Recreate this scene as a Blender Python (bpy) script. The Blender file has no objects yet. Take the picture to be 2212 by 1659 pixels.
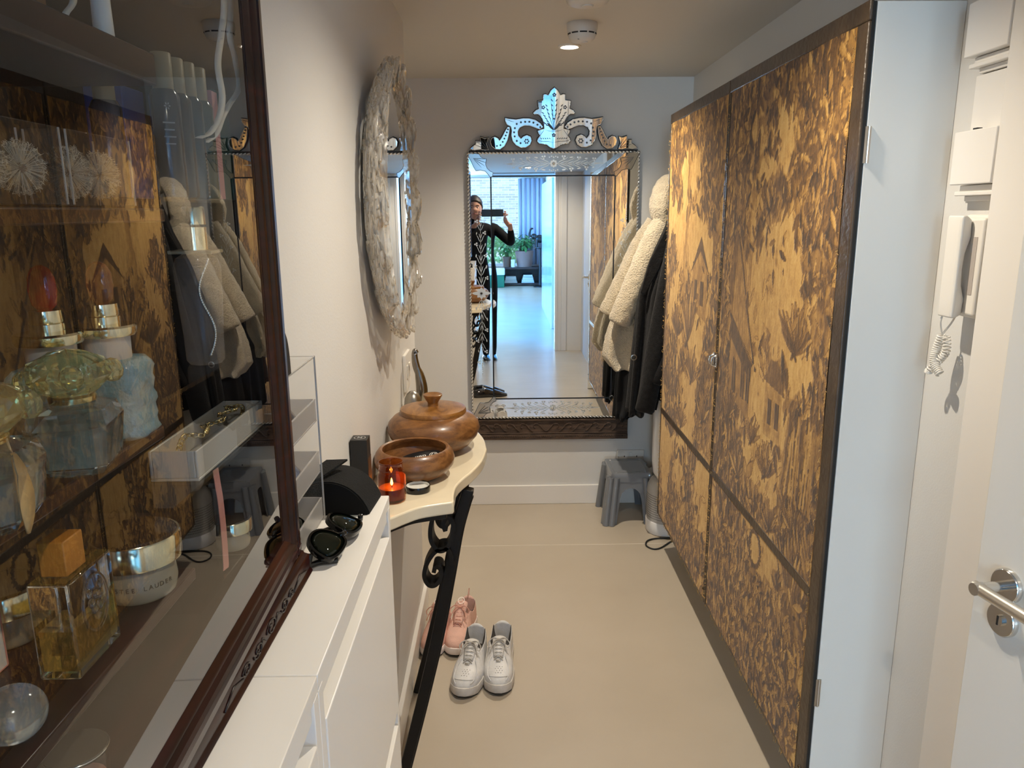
import bpy, bmesh, math, random
import numpy as np
from math import pi, sin, cos, tan, radians as R, sqrt, atan2
from mathutils import Vector as V, Matrix as M, Quaternion, noise

SC = bpy.context.scene
C = SC.collection
random.seed(7)

# ------------------------------------------------------------------ camera, world, lights, exposure
CAM_H = 1.55
cam = bpy.data.cameras.new('camera')
cam.sensor_fit = 'HORIZONTAL'
cam.sensor_width = 36.0
cam.lens = 36.0 * 1640 / 2212
cam.clip_start = 0.005
cam.clip_end = 200
co = bpy.data.objects.new('camera', cam)
C.objects.link(co)
_p, _y, _r = R(12.7029), R(0.63984), R(-0.5)
_f = V((sin(_y) * cos(_p), cos(_y) * cos(_p), -sin(_p)))
_rt = V((cos(_y), -sin(_y), 0))
_u = _rt.cross(_f)
_r2 = _rt * cos(_r) + _u * sin(_r)
_u2 = _u * cos(_r) - _rt * sin(_r)
co.matrix_world = M(((_r2.x, _u2.x, -_f.x, 0), (_r2.y, _u2.y, -_f.y, 0), (_r2.z, _u2.z, -_f.z, CAM_H), (0, 0, 0, 1)))
SC.camera = co

SC.view_settings.view_transform = 'Standard'
SC.view_settings.look = 'None'
SC.view_settings.gamma = 1
SC.view_settings.use_curve_mapping = False
SC.view_settings.exposure = 1.22

w = bpy.data.worlds.new('sky')
SC.world = w
w.use_nodes = True
wn = w.node_tree
wn.nodes.clear()
_o = wn.nodes.new('ShaderNodeOutputWorld')
_b = wn.nodes.new('ShaderNodeBackground')
_s = wn.nodes.new('ShaderNodeTexSky')
_s.sky_type = 'NISHITA'
_s.sun_disc = False
_s.sun_elevation = R(38)
_s.sun_rotation = R(150)
_m = wn.nodes.new('ShaderNodeMix')
_m.data_type = 'RGBA'
_m.blend_type = 'MULTIPLY'
_m.inputs[0].default_value = 1
_m.inputs[7].default_value = (.62, .88, 1.25, 1)     # camera white balance is set for the warm lamps
_b.inputs[1].default_value = 0.85
wn.links.new(_s.outputs[0], _m.inputs[6])
wn.links.new(_m.outputs[2], _b.inputs[0])
wn.links.new(_b.outputs[0], _o.inputs[0])


def lamp(name, kind, loc, energy, col, rot=(0, 0, 0), **k):
    d = bpy.data.lights.new(name, kind)
    d.energy = energy
    d.color = col
    for a, b in k.items():
        setattr(d, a, b)
    o = bpy.data.objects.new(name, d)
    o.location = loc
    o.rotation_euler = rot
    C.objects.link(o)
    return o


SUN = lamp('sun', 'SUN', (0, -20, 20), 4.2, (.66, .86, 1.0), (R(52), 0, R(18)), angle=R(1.0))
DAY = (0.58, 0.80, 1.0)
# daylight entering through the room's window, plus an added blue side fill
lamp('window_daylight', 'AREA', (-2.0, -9.75, 1.42), 210, DAY, (R(90), 0, 0), shape='RECTANGLE', size=2.3, size_y=1.9)
lamp('side_blue_fill', 'AREA', (-4.05, -3.3, 1.45), 520, (.05, .36, 1.0), (R(90), 0, R(-90)), shape='RECTANGLE', size=3.0, size_y=2.1)  # added blue fill outside an unseen side opening, tints the reflected floor
LAMP_E, LAMP_C = 31, (1.0, 0.885, 0.72)
# the three ceiling spots of the corridor (their housings are built below)
for _x, _yy, _k in ((.273, 3.19, 1.3), (.273, 1.5, .85), (.273, -.3, .8)):
    lamp('ceiling_spot', 'SPOT', (_x, _yy, 2.165), LAMP_E * _k, LAMP_C, (0, 0, 0), spot_size=R(140), spot_blend=1.0, shadow_soft_size=.012)


# ------------------------------------------------------------------ helpers
def hx(s):
    c = [int(s[i:i + 2], 16) / 255 for i in (0, 2, 4)]
    return tuple(x / 12.92 if x <= .04045 else ((x + .055) / 1.055) ** 2.4 for x in c)


class NT:
    """thin wrapper to write node trees"""

    def __init__(s, name):
        s.m = bpy.data.materials.new(name)
        s.m.use_nodes = True
        s.t = s.m.node_tree
        s.t.nodes.clear()
        s.out = s.t.nodes.new('ShaderNodeOutputMaterial')

    def n(s, kind, **k):
        x = s.t.nodes.new(kind)
        for a, b in k.items():
            if a[0] == '_':
                setattr(x, a[1:], b)
            else:
                key = a.replace('__', ' ')
                sock = x.inputs[int(key[1:])] if key[0] == 'i' and key[1:].isdigit() else x.inputs[key]
                if hasattr(b, 'is_output') or isinstance(b, bpy.types.NodeSocket):
                    s.t.links.new(b, sock)
                else:
                    sock.default_value = b
        return x

    def coord(s, kind='Object', scale=(1, 1, 1), rot=(0, 0, 0)):
        c = s.n('ShaderNodeTexCoord')
        mp = s.n('ShaderNodeMapping', Vector=c.outputs[kind])
        mp.inputs['Scale'].default_value = scale
        mp.inputs['Rotation'].default_value = rot
        return mp.outputs[0]

    def ramp(s, fac, stops, interp='LINEAR'):
        r = s.n('ShaderNodeValToRGB', Fac=fac)
        r.color_ramp.interpolation = interp
        e = r.color_ramp.elements
        while len(e) > 1:
            e.remove(e[-1])
        e[0].position, e[0].color = stops[0][0], (*stops[0][1], 1)
        for p, c in stops[1:]:
            q = e.new(p)
            q.color = (*c, 1)
        return r.outputs[0]

    def bsdf(s, **k):
        b = s.n('ShaderNodeBsdfPrincipled', **k)
        s.t.links.new(b.outputs[0], s.out.inputs[0])
        return b

    def surf(s, sock):
        s.t.links.new(sock, s.out.inputs[0])


def pm(name, col, rough=.5, metal=0.0, bump=0, bscale=60, var=0, vscale=3, coat=0, sheen=0, spec=.5, stretch=(1, 1, 1), **k):
    t = NT(name)
    b = t.bsdf(Roughness=rough, Metallic=metal)
    b.inputs['Base Color'].default_value = (*col, 1)
    b.inputs['Specular IOR Level'].default_value = spec
    if coat:
        b.inputs['Coat Weight'].default_value = coat
        b.inputs['Coat Roughness'].default_value = .08
    if sheen:
        b.inputs['Sheen Weight'].default_value = sheen
        b.inputs['Sheen Roughness'].default_value = .5
    for a, v in k.items():
        b.inputs[a.replace('__', ' ')].default_value = v
    if var:
        nz = t.n('ShaderNodeTexNoise', Vector=t.coord(scale=stretch), Scale=vscale, Detail=5)
        c = t.ramp(nz.outputs[0], [(.3, tuple(max(0, x * (1 - var)) for x in col)), (.7, tuple(min(1, x * (1 + var)) for x in col))])
        t.t.links.new(c, b.inputs['Base Color'])
    if bump:
        nz = t.n('ShaderNodeTexNoise', Vector=t.coord(scale=stretch), Scale=bscale, Detail=4)
        bp = t.n('ShaderNodeBump', Height=nz.outputs[0], Strength=bump, Distance=.01)
        t.t.links.new(bp.outputs[0], b.inputs['Normal'])
    return t.m


def thin_glass(name, tint=(1, 1, 1), ior=1.5, rough=0.0, haze=0.0, hazecol=(.8, .8, .8), bump=0, bscale=40):
    """sheet glass: clear straight-through, mirror by angle on the outer faces"""
    t = NT(name)
    tr = t.n('ShaderNodeBsdfTransparent', Color=(*tint, 1))
    gl = t.n('ShaderNodeBsdfGlossy', Color=(1, 1, 1, 1), Roughness=rough)
    fr = t.n('ShaderNodeFresnel', IOR=ior)
    if bump:
        nz = t.n('ShaderNodeTexNoise', Vector=t.coord(), Scale=bscale, Detail=3)
        bp = t.n('ShaderNodeBump', Height=nz.outputs[0], Strength=bump, Distance=.01)
        t.t.links.new(bp.outputs[0], gl.inputs['Normal'])
        t.t.links.new(bp.outputs[0], fr.inputs['Normal'])
    ge = t.n('ShaderNodeNewGeometry')
    iv = t.n('ShaderNodeMath', _operation='SUBTRACT', i0=1.0, i1=ge.outputs['Backfacing'])
    mu = t.n('ShaderNodeMath', _operation='MULTIPLY', i0=fr.outputs[0], i1=iv.outputs[0])
    base = tr.outputs[0]
    if haze:
        df = t.n('ShaderNodeBsdfDiffuse', Color=(*hazecol, 1))
        tl = t.n('ShaderNodeBsdfTranslucent', Color=(*hazecol, 1))
        ad = t.n('ShaderNodeMixShader', Fac=.45, i1=df.outputs[0], i2=tl.outputs[0])
        base = t.n('ShaderNodeMixShader', Fac=haze, i1=base, i2=ad.outputs[0]).outputs[0]
    mx = t.n('ShaderNodeMixShader', Fac=mu.outputs[0], i1=base, i2=gl.outputs[0])
    t.surf(mx.outputs[0])
    return t.m


def wood(name, dark, light, scale=(1, 14, 14), rough=.4, coat=.2, wscale=5, dist=4, bump=.05, axis='Object'):
    t = NT(name)
    v = t.coord(axis, scale)
    n1 = t.n('ShaderNodeTexNoise', Vector=v, Scale=wscale, Detail=6, Distortion=dist * .3)
    n2 = t.n('ShaderNodeTexNoise', Vector=v, Scale=wscale * 9, Detail=3)
    mx = t.n('ShaderNodeMath', _operation='MULTIPLY_ADD', i0=n2.outputs[0], i1=.3, i2=n1.outputs[0])
    c = t.ramp(mx.outputs[0], [(.42, dark), (.62, tuple((a + b) / 2 for a, b in zip(dark, light))), (.82, light)])
    b = t.bsdf(Base__Color=c, Roughness=rough)
    b.inputs['Coat Weight'].default_value = coat
    b.inputs['Coat Roughness'].default_value = .15
    bp = t.n('ShaderNodeBump', Height=mx.outputs[0], Strength=bump, Distance=.005)
    t.t.links.new(bp.outputs[0], b.inputs['Normal'])
    return t.m


ORG = {}


def thing(name, label, cat, loc=(0, 0, 0), group=None, rotz=0):
    o = bpy.data.objects.new(name, None)
    o.empty_display_size = .05
    o.location = loc
    o.rotation_euler = (0, 0, rotz)
    C.objects.link(o)
    o['label'] = label
    o['category'] = cat
    if group:
        o['group'] = group
    ORG[o.name] = M.Translation(V(loc)) @ M.Rotation(rotz, 4, 'Z')
    return o


def tag(o, label=None, cat=None, group=None, kind=None):
    for k, v in (('label', label), ('category', cat), ('group', group), ('kind', kind)):
        if v:
            o[k] = v
    return o


class G:
    """collects geometry in world coordinates (or, with local=True, in the parent's)"""

    def __init__(s):
        s.v, s.f = [], []

    def add(s, vs, fs, mt=None):
        o = len(s.v)
        if mt is not None:
            vs = [mt @ V(p) for p in vs]
        s.v += [tuple(p) for p in vs]
        s.f += [tuple(i + o for i in f) for f in fs]
        return s

    def box(s, a, b, mt=None):
        x0, x1 = sorted((a[0], b[0]))
        y0, y1 = sorted((a[1], b[1]))
        z0, z1 = sorted((a[2], b[2]))
        v = [(x0, y0, z0), (x1, y0, z0), (x1, y1, z0), (x0, y1, z0), (x0, y0, z1), (x1, y0, z1), (x1, y1, z1), (x0, y1, z1)]
        f = [(0, 3, 2, 1), (4, 5, 6, 7), (0, 1, 5, 4), (1, 2, 6, 5), (2, 3, 7, 6), (3, 0, 4, 7)]
        return s.add(v, f, mt)

    def loft(s, rings, closed=True, cap0=True, cap1=True, mt=None):
        n = len(rings[0])
        vs = [p for r in rings for p in r]
        fs = []
        for i in range(len(rings) - 1):
            for j in range(n if closed else n - 1):
                k = (j + 1) % n
                fs.append((i * n + j, i * n + k, (i + 1) * n + k, (i + 1) * n + j))
        if cap0:
            fs.append(tuple(range(n - 1, -1, -1)))
        if cap1:
            fs.append(tuple((len(rings) - 1) * n + j for j in range(n)))
        return s.add(vs, fs, mt)

    def lathe(s, prof, n=32, mt=None, cap0=False, cap1=False, sx=1, sy=1):
        rings = [[(max(r, 1e-5) * cos(2 * pi * j / n) * sx, max(r, 1e-5) * sin(2 * pi * j / n) * sy, z) for j in range(n)] for r, z in prof]
        return s.loft(rings, True, cap0, cap1, mt)

    def tube(s, pts, r, n=8, caps=True, closed=False, flat=None, up=None):
        pts = [V(p) for p in pts]
        k = len(pts)
        rr = r if isinstance(r, (list, tuple)) else [r] * k
        rings = []
        t0 = (pts[1] - pts[0]).normalized()
        nr = V(up) if up else (V((0, 0, 1)) if abs(t0.z) < .9 else V((1, 0, 0)))
        for i in range(k):
            if closed:
                t = (pts[(i + 1) % k] - pts[i - 1]).normalized()
            else:
                t = (pts[min(i + 1, k - 1)] - pts[max(i - 1, 0)]).normalized()
            nr = (nr - t * nr.dot(t))
            nr = nr.normalized() if nr.length > 1e-6 else t.orthogonal().normalized()
            bn = t.cross(nr)
            fx, fy = (flat if flat else (1, 1))
            rings.append([pts[i] + (nr * cos(2 * pi * j / n) * fx + bn * sin(2 * pi * j / n) * fy) * rr[i] for j in range(n)])
        if closed:
            rings.append(rings[0])
            return s.loft(rings, True, False, False)
        return s.loft(rings, True, caps, caps)

    def bar(s, pts, wvec, th, closed=False):
        """flat bar: width vector wvec (full width), thickness th, swept along pts"""
        pts = [V(p) for p in pts]
        wv = V(wvec)
        rings = []
        for i, p in enumerate(pts):
            t = (pts[min(i + 1, len(pts) - 1)] - pts[max(i - 1, 0)]).normalized()
            nn = t.cross(wv).normalized() * th / 2
            rings.append([p - wv / 2 - nn, p + wv / 2 - nn, p + wv / 2 + nn, p - wv / 2 + nn])
        return s.loft(rings)

    def prism(s, out, o, u, v, t):
        """polygon outline extruded by t along u x v"""
        o, u, v = V(o), V(u), V(v)
        nn = u.cross(v).normalized()
        a = [o + u * x + v * y for x, y in out]
        ar = sum(out[i][0] * out[(i + 1) % len(out)][1] - out[(i + 1) % len(out)][0] * out[i][1] for i in range(len(out)))
        if ar < 0:
            a.reverse()
        b = [p + nn * t for p in a]
        if t < 0:
            a, b = b, a
        return s.loft([a, b])

    def ell(s, c, r, n=14, m=9, mt=None):
        if not hasattr(r, '__len__'):
            r = (r, r, r)
        rings = []
        for i in range(m + 1):
            a = -pi / 2 + pi * i / m
            q = max(cos(a), 1e-4)
            rings.append([(c[0] + r[0] * q * cos(2 * pi * j / n), c[1] + r[1] * q * sin(2 * pi * j / n), c[2] + r[2] * sin(a)) for j in range(n)])
        return s.loft(rings, mt=mt)

    def grid(s, fn, nu, nv, closed_u=False):
        vs = [fn(i / (nu if closed_u else nu - 1), j / (nv - 1)) for j in range(nv) for i in range(nu)]
        fs = []
        for j in range(nv - 1):
            for i in range(nu if closed_u else nu - 1):
                k = (i + 1) % nu
                fs.append((j * nu + i, j * nu + k, (j + 1) * nu + k, (j + 1) * nu + i))
        return s.add(vs, fs)

    def build(s, name, mat, parent=None, smooth=None, bevel=0, seg=2, sub=0, local=False, kind=None, label=None, solid=0, fix=True):
        me = bpy.data.meshes.new(name)
        vs = s.v
        org = ORG.get(parent.name, M()) if parent else M()
        if parent and not local:
            iv = org.inverted()
            vs = [iv @ V(p) for p in vs]
        me.from_pydata([tuple(p) for p in vs], [], s.f)
        me.update()
        if fix:
            bm = bmesh.new()
            bm.from_mesh(me)
            bmesh.ops.recalc_face_normals(bm, faces=bm.faces)
            bm.to_mesh(me)
            bm.free()
        me.materials.append(mat)
        if smooth is not None:
            for p in me.polygons:
                p.use_smooth = True
            if smooth < 180:
                me.set_sharp_from_angle(angle=R(smooth))
        o = bpy.data.objects.new(name, me)
        C.objects.link(o)
        if parent:
            o.parent = parent
        ORG[o.name] = org.copy()
        if solid:
            md = o.modifiers.new('solid', 'SOLIDIFY')
            md.thickness = solid
            md.offset = 0
        if bevel:
            md = o.modifiers.new('bevel', 'BEVEL')
            md.width = bevel
            md.segments = seg
            md.limit_method = 'ANGLE'
            md.angle_limit = R(35)
            if smooth is None:
                for p in me.polygons:
                    p.use_smooth = True
                me.set_sharp_from_angle(angle=R(50))
        if sub:
            md = o.modifiers.new('sub', 'SUBSURF')
            md.levels = sub
            md.render_levels = sub
        if kind:
            o['kind'] = kind
        if label:
            o['label'] = label
        return o


def again(o, mt, parent=None, name=None):
    """another piece sharing o's mesh, moved by mt"""
    c = o.copy()
    if name:
        c.name = name
    C.objects.link(c)
    if parent is not None:
        c.parent = parent
        ORG[c.name] = ORG[parent.name].copy()
    c.matrix_local = mt @ o.matrix_local
    return c


def frame_m(o, x, y, z=None):
    x, y = V(x).normalized(), V(y)
    z = V(z) if z else x.cross(y)
    z.normalize()
    y = z.cross(x)
    return M(((x.x, y.x, z.x, o[0]), (x.y, y.y, z.y, o[1]), (x.z, y.z, z.z, o[2]), (0, 0, 0, 1)))


def spline(pts, n=8, closed=False):
    """Catmull-Rom through 2D/3D points"""
    P = [V(p if len(p) == 3 else (p[0], p[1], 0)) for p in pts]
    k = len(P)
    out = []
    rng = range(k if closed else k - 1)
    for i in rng:
        p0 = P[(i - 1) % k] if closed or i > 0 else P[0] * 2 - P[1]
        p1, p2 = P[i], P[(i + 1) % k]
        p3 = P[(i + 2) % k] if closed or i + 2 < k else P[-1] * 2 - P[-2]
        for j in range(n):
            t = j / n
            out.append(.5 * ((2 * p1) + (p2 - p0) * t + (2 * p0 - 5 * p1 + 4 * p2 - p3) * t * t + (3 * p1 - p0 - 3 * p2 + p3) * t ** 3))
    if not closed:
        out.append(P[-1])
    if len(pts[0]) == 2:
        return [(p.x, p.y) for p in out]
    return out


def text_obj(name, body, size, mt, mat, parent, depth=.0004, align='CENTER'):
    cu = bpy.data.curves.new(name, 'FONT')
    cu.body = body
    cu.size = size
    cu.align_x = align
    cu.align_y = 'CENTER'
    cu.extrude = depth
    tmp = bpy.data.objects.new(name + '_tmp', cu)
    C.objects.link(tmp)
    dg = bpy.context.evaluated_depsgraph_get()
    me = bpy.data.meshes.new_from_object(tmp.evaluated_get(dg))
    bpy.data.objects.remove(tmp)
    me.name = name
    me.materials.clear()
    me.materials.append(mat)
    o = bpy.data.objects.new(name, me)
    C.objects.link(o)
    if parent:
        o.parent = parent
        org = ORG[parent.name]
        o.matrix_local = org.inverted() @ mt
    else:
        o.matrix_world = mt
    return o


# ------------------------------------------------------------------ materials
WALL = pm('wall_paint', hx('d8d6d2'), .55, bump=.06, bscale=220, var=.015, vscale=2)
CEIL = pm('ceiling_paint', hx('d2cec8'), .6, bump=.05, bscale=200)
WHITE = pm('white_lacquer', hx('e8e4dd'), .32, bump=.01, bscale=30)
TRIM = pm('trim_paint', hx('e8e4de'), .35)
PLASTIC = pm('white_plastic', hx('e6e1d8'), .35)
BLACK = pm('black_gloss', (.006, .006, .006), .08)
BLACKM = pm('black_matt', (.008, .008, .008), .6, bump=.1, bscale=300)
IRON = pm('black_iron', (.010, .009, .008), .45, spec=.25, bump=.12, bscale=90)
CHROME = pm('chrome', (.72, .70, .66), .14, 1.0)
STEEL = pm('brushed_steel', (.60, .57, .52), .3, 1.0, bump=.04, bscale=200, stretch=(1, 1, 14))
GOLD = pm('gold_metal', (.78, .60, .28), .16, 1.0)
PALEGOLD = pm('pale_gold', (.85, .74, .50), .14, 1.0)
MIRROR = pm('mirror_silver', (.93, .94, .93), .0, 1.0)
ETCH = pm('etched_glass', (.62, .63, .60), .35, .55)
DARKETCH = pm('etched_line', (.10, .11, .12), .4, .4)
BEADGL = pm('cut_glass_edge', (.93, .95, .95), .06, .9)
RED = pm('red_cloth', (.25, .02, .03), .8)


def floor_mat():
    t = NT('poured_floor')
    n1 = t.n('ShaderNodeTexNoise', Vector=t.coord('Object'), Scale=2.2, Detail=4)
    c = t.ramp(n1.outputs[0], [(.2, hx('b0a493')), (.8, hx('baae9d'))])
    b = t.bsdf(Base__Color=c, Roughness=.27)
    b.inputs['Specular IOR Level'].default_value = .5
    wv = t.n('ShaderNodeTexNoise', Vector=t.coord('Object', (1.6, 7, 1)), Scale=1.0, Detail=2)
    bp = t.n('ShaderNodeBump', Height=wv.outputs[0], Strength=.10, Distance=.02)
    t.t.links.new(bp.outputs[0], b.inputs['Normal'])
    return t.m


FLOOR = floor_mat()


def mahog():
    t = NT('dark_mahogany')
    v = t.coord('Object', (9, 1.2, 9))
    n1 = t.n('ShaderNodeTexNoise', Vector=v, Scale=6, Detail=7, Distortion=.4)
    c = t.ramp(n1.outputs[0], [(.3, hx('170605')), (.55, hx('2a0d0b')), (.8, hx('421710'))])
    b = t.bsdf(Base__Color=c, Roughness=.28)
    b.inputs['Coat Weight'].default_value = .12
    b.inputs['Coat Roughness'].default_value = .2
    b.inputs['Specular IOR Level'].default_value = .28
    return t.m


MAHOG = mahog()
TEAK = wood('teak', hx('56331a'), hx('8f6136'), (3, 10, 16), .36, .25, 4, 3, .03)
TEAKLID = wood('teak_lid', hx('653c18'), hx('9c6b33'), (6, 2.2, 10), .33, .25, 5, 5, .03)
CARVED = wood('old_carved_wood', hx('251a14'), hx('5a4638'), (2, 14, 14), .7, 0, 6, 3, .2)
MARBLE = pm('cream_marble', hx('e2d6bb'), .24, var=.07, vscale=9, coat=.2)
GLASS = thin_glass('clear_glass', (.985, .99, .985), 1.5)
PANE = thin_glass('cabinet_pane', (.96, .97, .96), 1.85)
ACRYL = thin_glass('acrylic', (.975, .975, .97), 1.5, haze=.03)
ACRYL_EDGE = pm('acrylic_edge', (.42, .40, .37), .15, coat=.5)
TRAYM = thin_glass('frosted_tray', (.95, .95, .95), 1.45, .25, haze=.6, hazecol=(.62, .60, .58))

# ------------------------------------------------------------------ the setting
def st(name, g, mat, **k):
    o = g.build(name, mat, **k)
    o['kind'] = 'structure'
    return o


CZ = 2.187          # corridor ceiling
st('floor', G().box((-4.1, -9.8, -.1), (1.3, 4.05, 0)), FLOOR)
st('trim_1', G().box((-.33, 3.366, 0), (.94, 3.369, .0006)), pm('floor_joint', hx('d8cfc0'), .4), label='thin pale joint line across the floor')
st('ceiling', G().box((-.6, -.85, CZ), (1.3, 4.05, CZ + .35)).box((-1.05, 2.7, CZ), (-.6, 4.05, CZ + .35)), CEIL)
st('ceiling_room', G().box((-4.1, -9.8, 2.36), (1.3, -.85, 2.55)).box((-4.1, -.85, 2.36), (-.6, .12, 2.55)), CEIL)
st('ceiling_soffit', G().box((-.6, -2.6, CZ), (.97, -.97, 2.36)), CEIL)
st('wall_left', G().box((-.45, 0, 0), (-.33, 2.8, 1.1)).box((-.45, .918, 1.1), (-.33, 2.8, CZ)).box((-.45, 0, 1.1), (-.43, .918, CZ)).box((-.43, 0, 1.97), (-.33, .918, CZ)), WALL)
st('wall_recess', G().box((-1.05, 2.8, 0), (-.95, 3.907, CZ)).box((-.95, 2.68, 0), (-.45, 2.8, CZ)), WALL)
st('wall_end', G().box((-1.05, 3.907, 0), (1.1, 4.05, CZ)), WALL)
st('wall_right', G().box((.94, 1.55, 0), (1.1, 3.907, CZ)).box((.89, 1.13, 0), (1.1, 1.5565, CZ)).box((.89, .36, 2.02), (1.1, 1.13, CZ))
   .box((.89, -.85, 0), (1.1, .36, CZ)), WALL)
st('wall_light_screen', G().box((-.68, -1.7, 0), (-.6, 0, CZ)), WALL)  # unseen wall added to keep the blue side fill out of the corridor
st('wall_lobby', G().box((1.2, -.85, 0), (1.3, 4.05, CZ)), WALL)
st('wall_return', G().box((.61, -.97, 0), (1.3, -.85, 2.45)), TRIM)
st('wall_room_right', G().box((.97, -9.8, 0), (1.3, -.97, 2.45)), WALL)
st('wall_room_front', G().box((-4.1, 0, 0), (-.45, .12, 2.45)), WALL)
st('wall_room_left', G().box((-4.2, -9.8, 0), (-4.0, -4.8, 2.45)).box((-4.2, -1.8, 0), (-4.0, .12, 2.45)).box((-4.2, -4.8, 0), (-4.0, -1.8, .4)), WALL)
st('wall_window', G().box((-4.1, -9.8, 0), (-3.25, -9.6, 2.45)).box((.46, -9.8, 0), (1.3, -9.6, 2.45)).box((-3.25, -9.8, 0), (.46, -9.6, .38)), WALL)
st('baseboard_end', G().box((-.95, 3.892, 0), (.94, 3.907, .107)), TRIM, bevel=.003)
st('baseboard_left', G().box((-.33, 1.21, 0), (-.314, 2.815, .1)).box((-.45, 2.8, 0), (-.33, 2.815, .1)), TRIM, bevel=.003)
st('baseboard_right', G().box((.925, 3.3, 0), (.94, 3.892, .107)).box((.875, 1.362, 0), (.89, 1.5565, .107)), TRIM, bevel=.003)
st('trim_2', G().box((.857, 1.13, 0), (.9, 1.362, CZ)).box((.872, .30, 0), (.9, .36, 2.08)).box((.872, .30, 2.02), (.9, 1.13, 2.08)), TRIM, bevel=.004)
st('trim_3', G().box((.59, -.985, 0), (.62, -.84, 2.45)).box((.66, -.852, 0), (.72, -.835, 2.187)), TRIM, bevel=.004)


def window(name, axis, c, a0, a1, z0, z1, divs, zdivs=()):
    """window frame, mullions and panes in the plane axis=c"""
    def bx(g, a, b, za, zb, t=.03):
        if axis == 'y':
            return g.box((a, c - t, za), (b, c + t, zb))
        return g.box((c - t, a, za), (c + t, b, zb))
    fr = pm(name + '_paint', hx('dfe2e2'), .4)
    g = G()
    bx(g, a0, a1, z0, z0 + .05)
    bx(g, a0, a1, z1 - .05, z1)
    bx(g, a0, a0 + .05, z0, z1)
    bx(g, a1 - .05, a1, z0, z1)
    o = st(name, g, fr)
    for d in divs:
        g = G()
        bx(g, d - .03, d + .03, z0 + .05, z1 - .05)
        g.build('mullion', fr, o)
    ed = [a0 + .05] + list(divs) + [a1 - .05]
    for i in range(len(ed) - 1):
        g = G()
        bx(g, ed[i], ed[i + 1], z0 + .05, z1 - .05, .004)
        g.build('pane', GLASS, o)
    return o


window('window_1', 'y', -9.7, -3.25, .46, .38, 2.36, (-2.33, -1.41, -.49))
window('window_added', 'x', -4.1, -4.8, -1.8, .4, 2.36, (-3.8, -2.8))  # unseen side window, added as the opening for the blue fill

# ---- open door leaf at the right, hinged at the near jamb
LATCH, HINGE = V((.752, 1.108, 0)), V((.885, .345, 0))
dd = (HINGE - LATCH).normalized()          # along the leaf toward the hinge
dn = V((-dd.y, dd.x, 0))
if dn.x > 0:
    dn = -dn                               # outward normal, into the corridor
DM = frame_m(LATCH, dd, V((0, 0, 1)), None)
dl = (HINGE - LATCH).length
DW = M(((dd.x, -dn.x, 0, LATCH.x), (dd.y, -dn.y, 0, LATCH.y), (0, 0, 1, 0), (0, 0, 0, 1)))   # x along leaf, y into the thickness, z up
door = st('door_1', G().box((0, 0, .006), (dl, .042, 2.0), DW), pm('door_paint', hx('dcd8d0'), .38), bevel=.002)
door['label'] = 'white open door leaf with a steel lever handle'
hz_ = .992
tr = lambda x, y, z: DW @ V((x, y, z))
RM = DW @ M.Translation((.062, 0, hz_)) @ M.Rotation(R(90), 4, 'X')     # local z -> out of the leaf
ros = G().lathe([(0, 0), (.0265, 0), (.0265, .006), (.0245, .0085), (0, .0085)], 40, RM).build('rose', CHROME, door, smooth=40)
lv = [tr(.062, -.004, hz_), tr(.062, -.03, hz_), tr(.062, -.045, hz_)]
G().tube(lv, .0085, 16).build('handle_neck', CHROME, ros, smooth=40)
G().tube([tr(.0535, -.052, hz_), tr(.062, -.052, hz_), tr(.12, -.052, hz_), tr(.185, -.052, hz_)], .0095, 18).build('lever', STEEL, ros, smooth=40)
G().tube([tr(.062, -.045, hz_), tr(.062, -.0615, hz_)], .0095, 18).build('lever_corner', STEEL, ros, smooth=40)
RM2 = DW @ M.Translation((.0635, 0, hz_ - .056)) @ M.Rotation(R(90), 4, 'X')
r2 = G().lathe([(0, 0), (.0265, 0), (.0265, .006), (.0245, .0085), (0, .0085)], 40, RM2).build('privacy_rose', CHROME, door, smooth=40)
G().lathe([(0, .008), (.009, .008), (.009, .0125), (0, .0126)], 20, RM2).build('turn_button', CHROME, r2, smooth=40)
G().box((-.0014, -.0075, .0125), (.0014, .0075, .0132), RM2).build('turn_slot', BLACKM, r2)
G().box((-.0012, .008, .87), (0, .034, 1.09), DW).build('lock_plate', STEEL, door)
G().box((-.01, .014, .985), (0, .026, 1.005), DW).build('latch_bolt', STEEL, door, bevel=.002)
RB = DW @ M.Translation((.062, .042, hz_)) @ M.Rotation(R(-90), 4, 'X')
G().lathe([(0, 0), (.0265, 0), (.0265, .008), (0, .008)], 32, RB).build('rose', CHROME, door, smooth=40)
G().tube([tr(.062, .045, hz_), tr(.062, .09, hz_)], .009, 12).tube([tr(.055, .095, hz_), tr(.18, .095, hz_)], .009, 12).build('lever', STEEL, door, smooth=40)

# ------------------------------------------------------------------ tapestry cupboard (hung on the right wall)
rng = np.random.default_rng(11)


def vnoise(W, H, cell, oct=4):
    out = np.zeros((H, W))
    amp, tot = 1.0, 0
    for o in range(oct):
        c = max(2.0, cell / 2 ** o)
        gw, gh = int(W / c) + 3, int(H / c) + 3
        g = rng.random((gh, gw))
        x, y = np.arange(W) / c, np.arange(H) / c
        xi, yi = x.astype(int), y.astype(int)
        fx, fy = x - xi, y - yi
        fx, fy = fx * fx * (3 - 2 * fx), fy * fy * (3 - 2 * fy)
        a = g[yi][:, xi] * (1 - fx) + g[yi][:, xi + 1] * fx
        b = g[yi + 1][:, xi] * (1 - fx) + g[yi + 1][:, xi + 1] * fx
        out += amp * (a * (1 - fy)[:, None] + b * fy[:, None])
        tot += amp
        amp *= .55
    return out / tot


def sstep(x, a, b):
    t = np.clip((x - a) / (b - a), 0, 1)
    return t * t * (3 - 2 * t)


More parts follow.
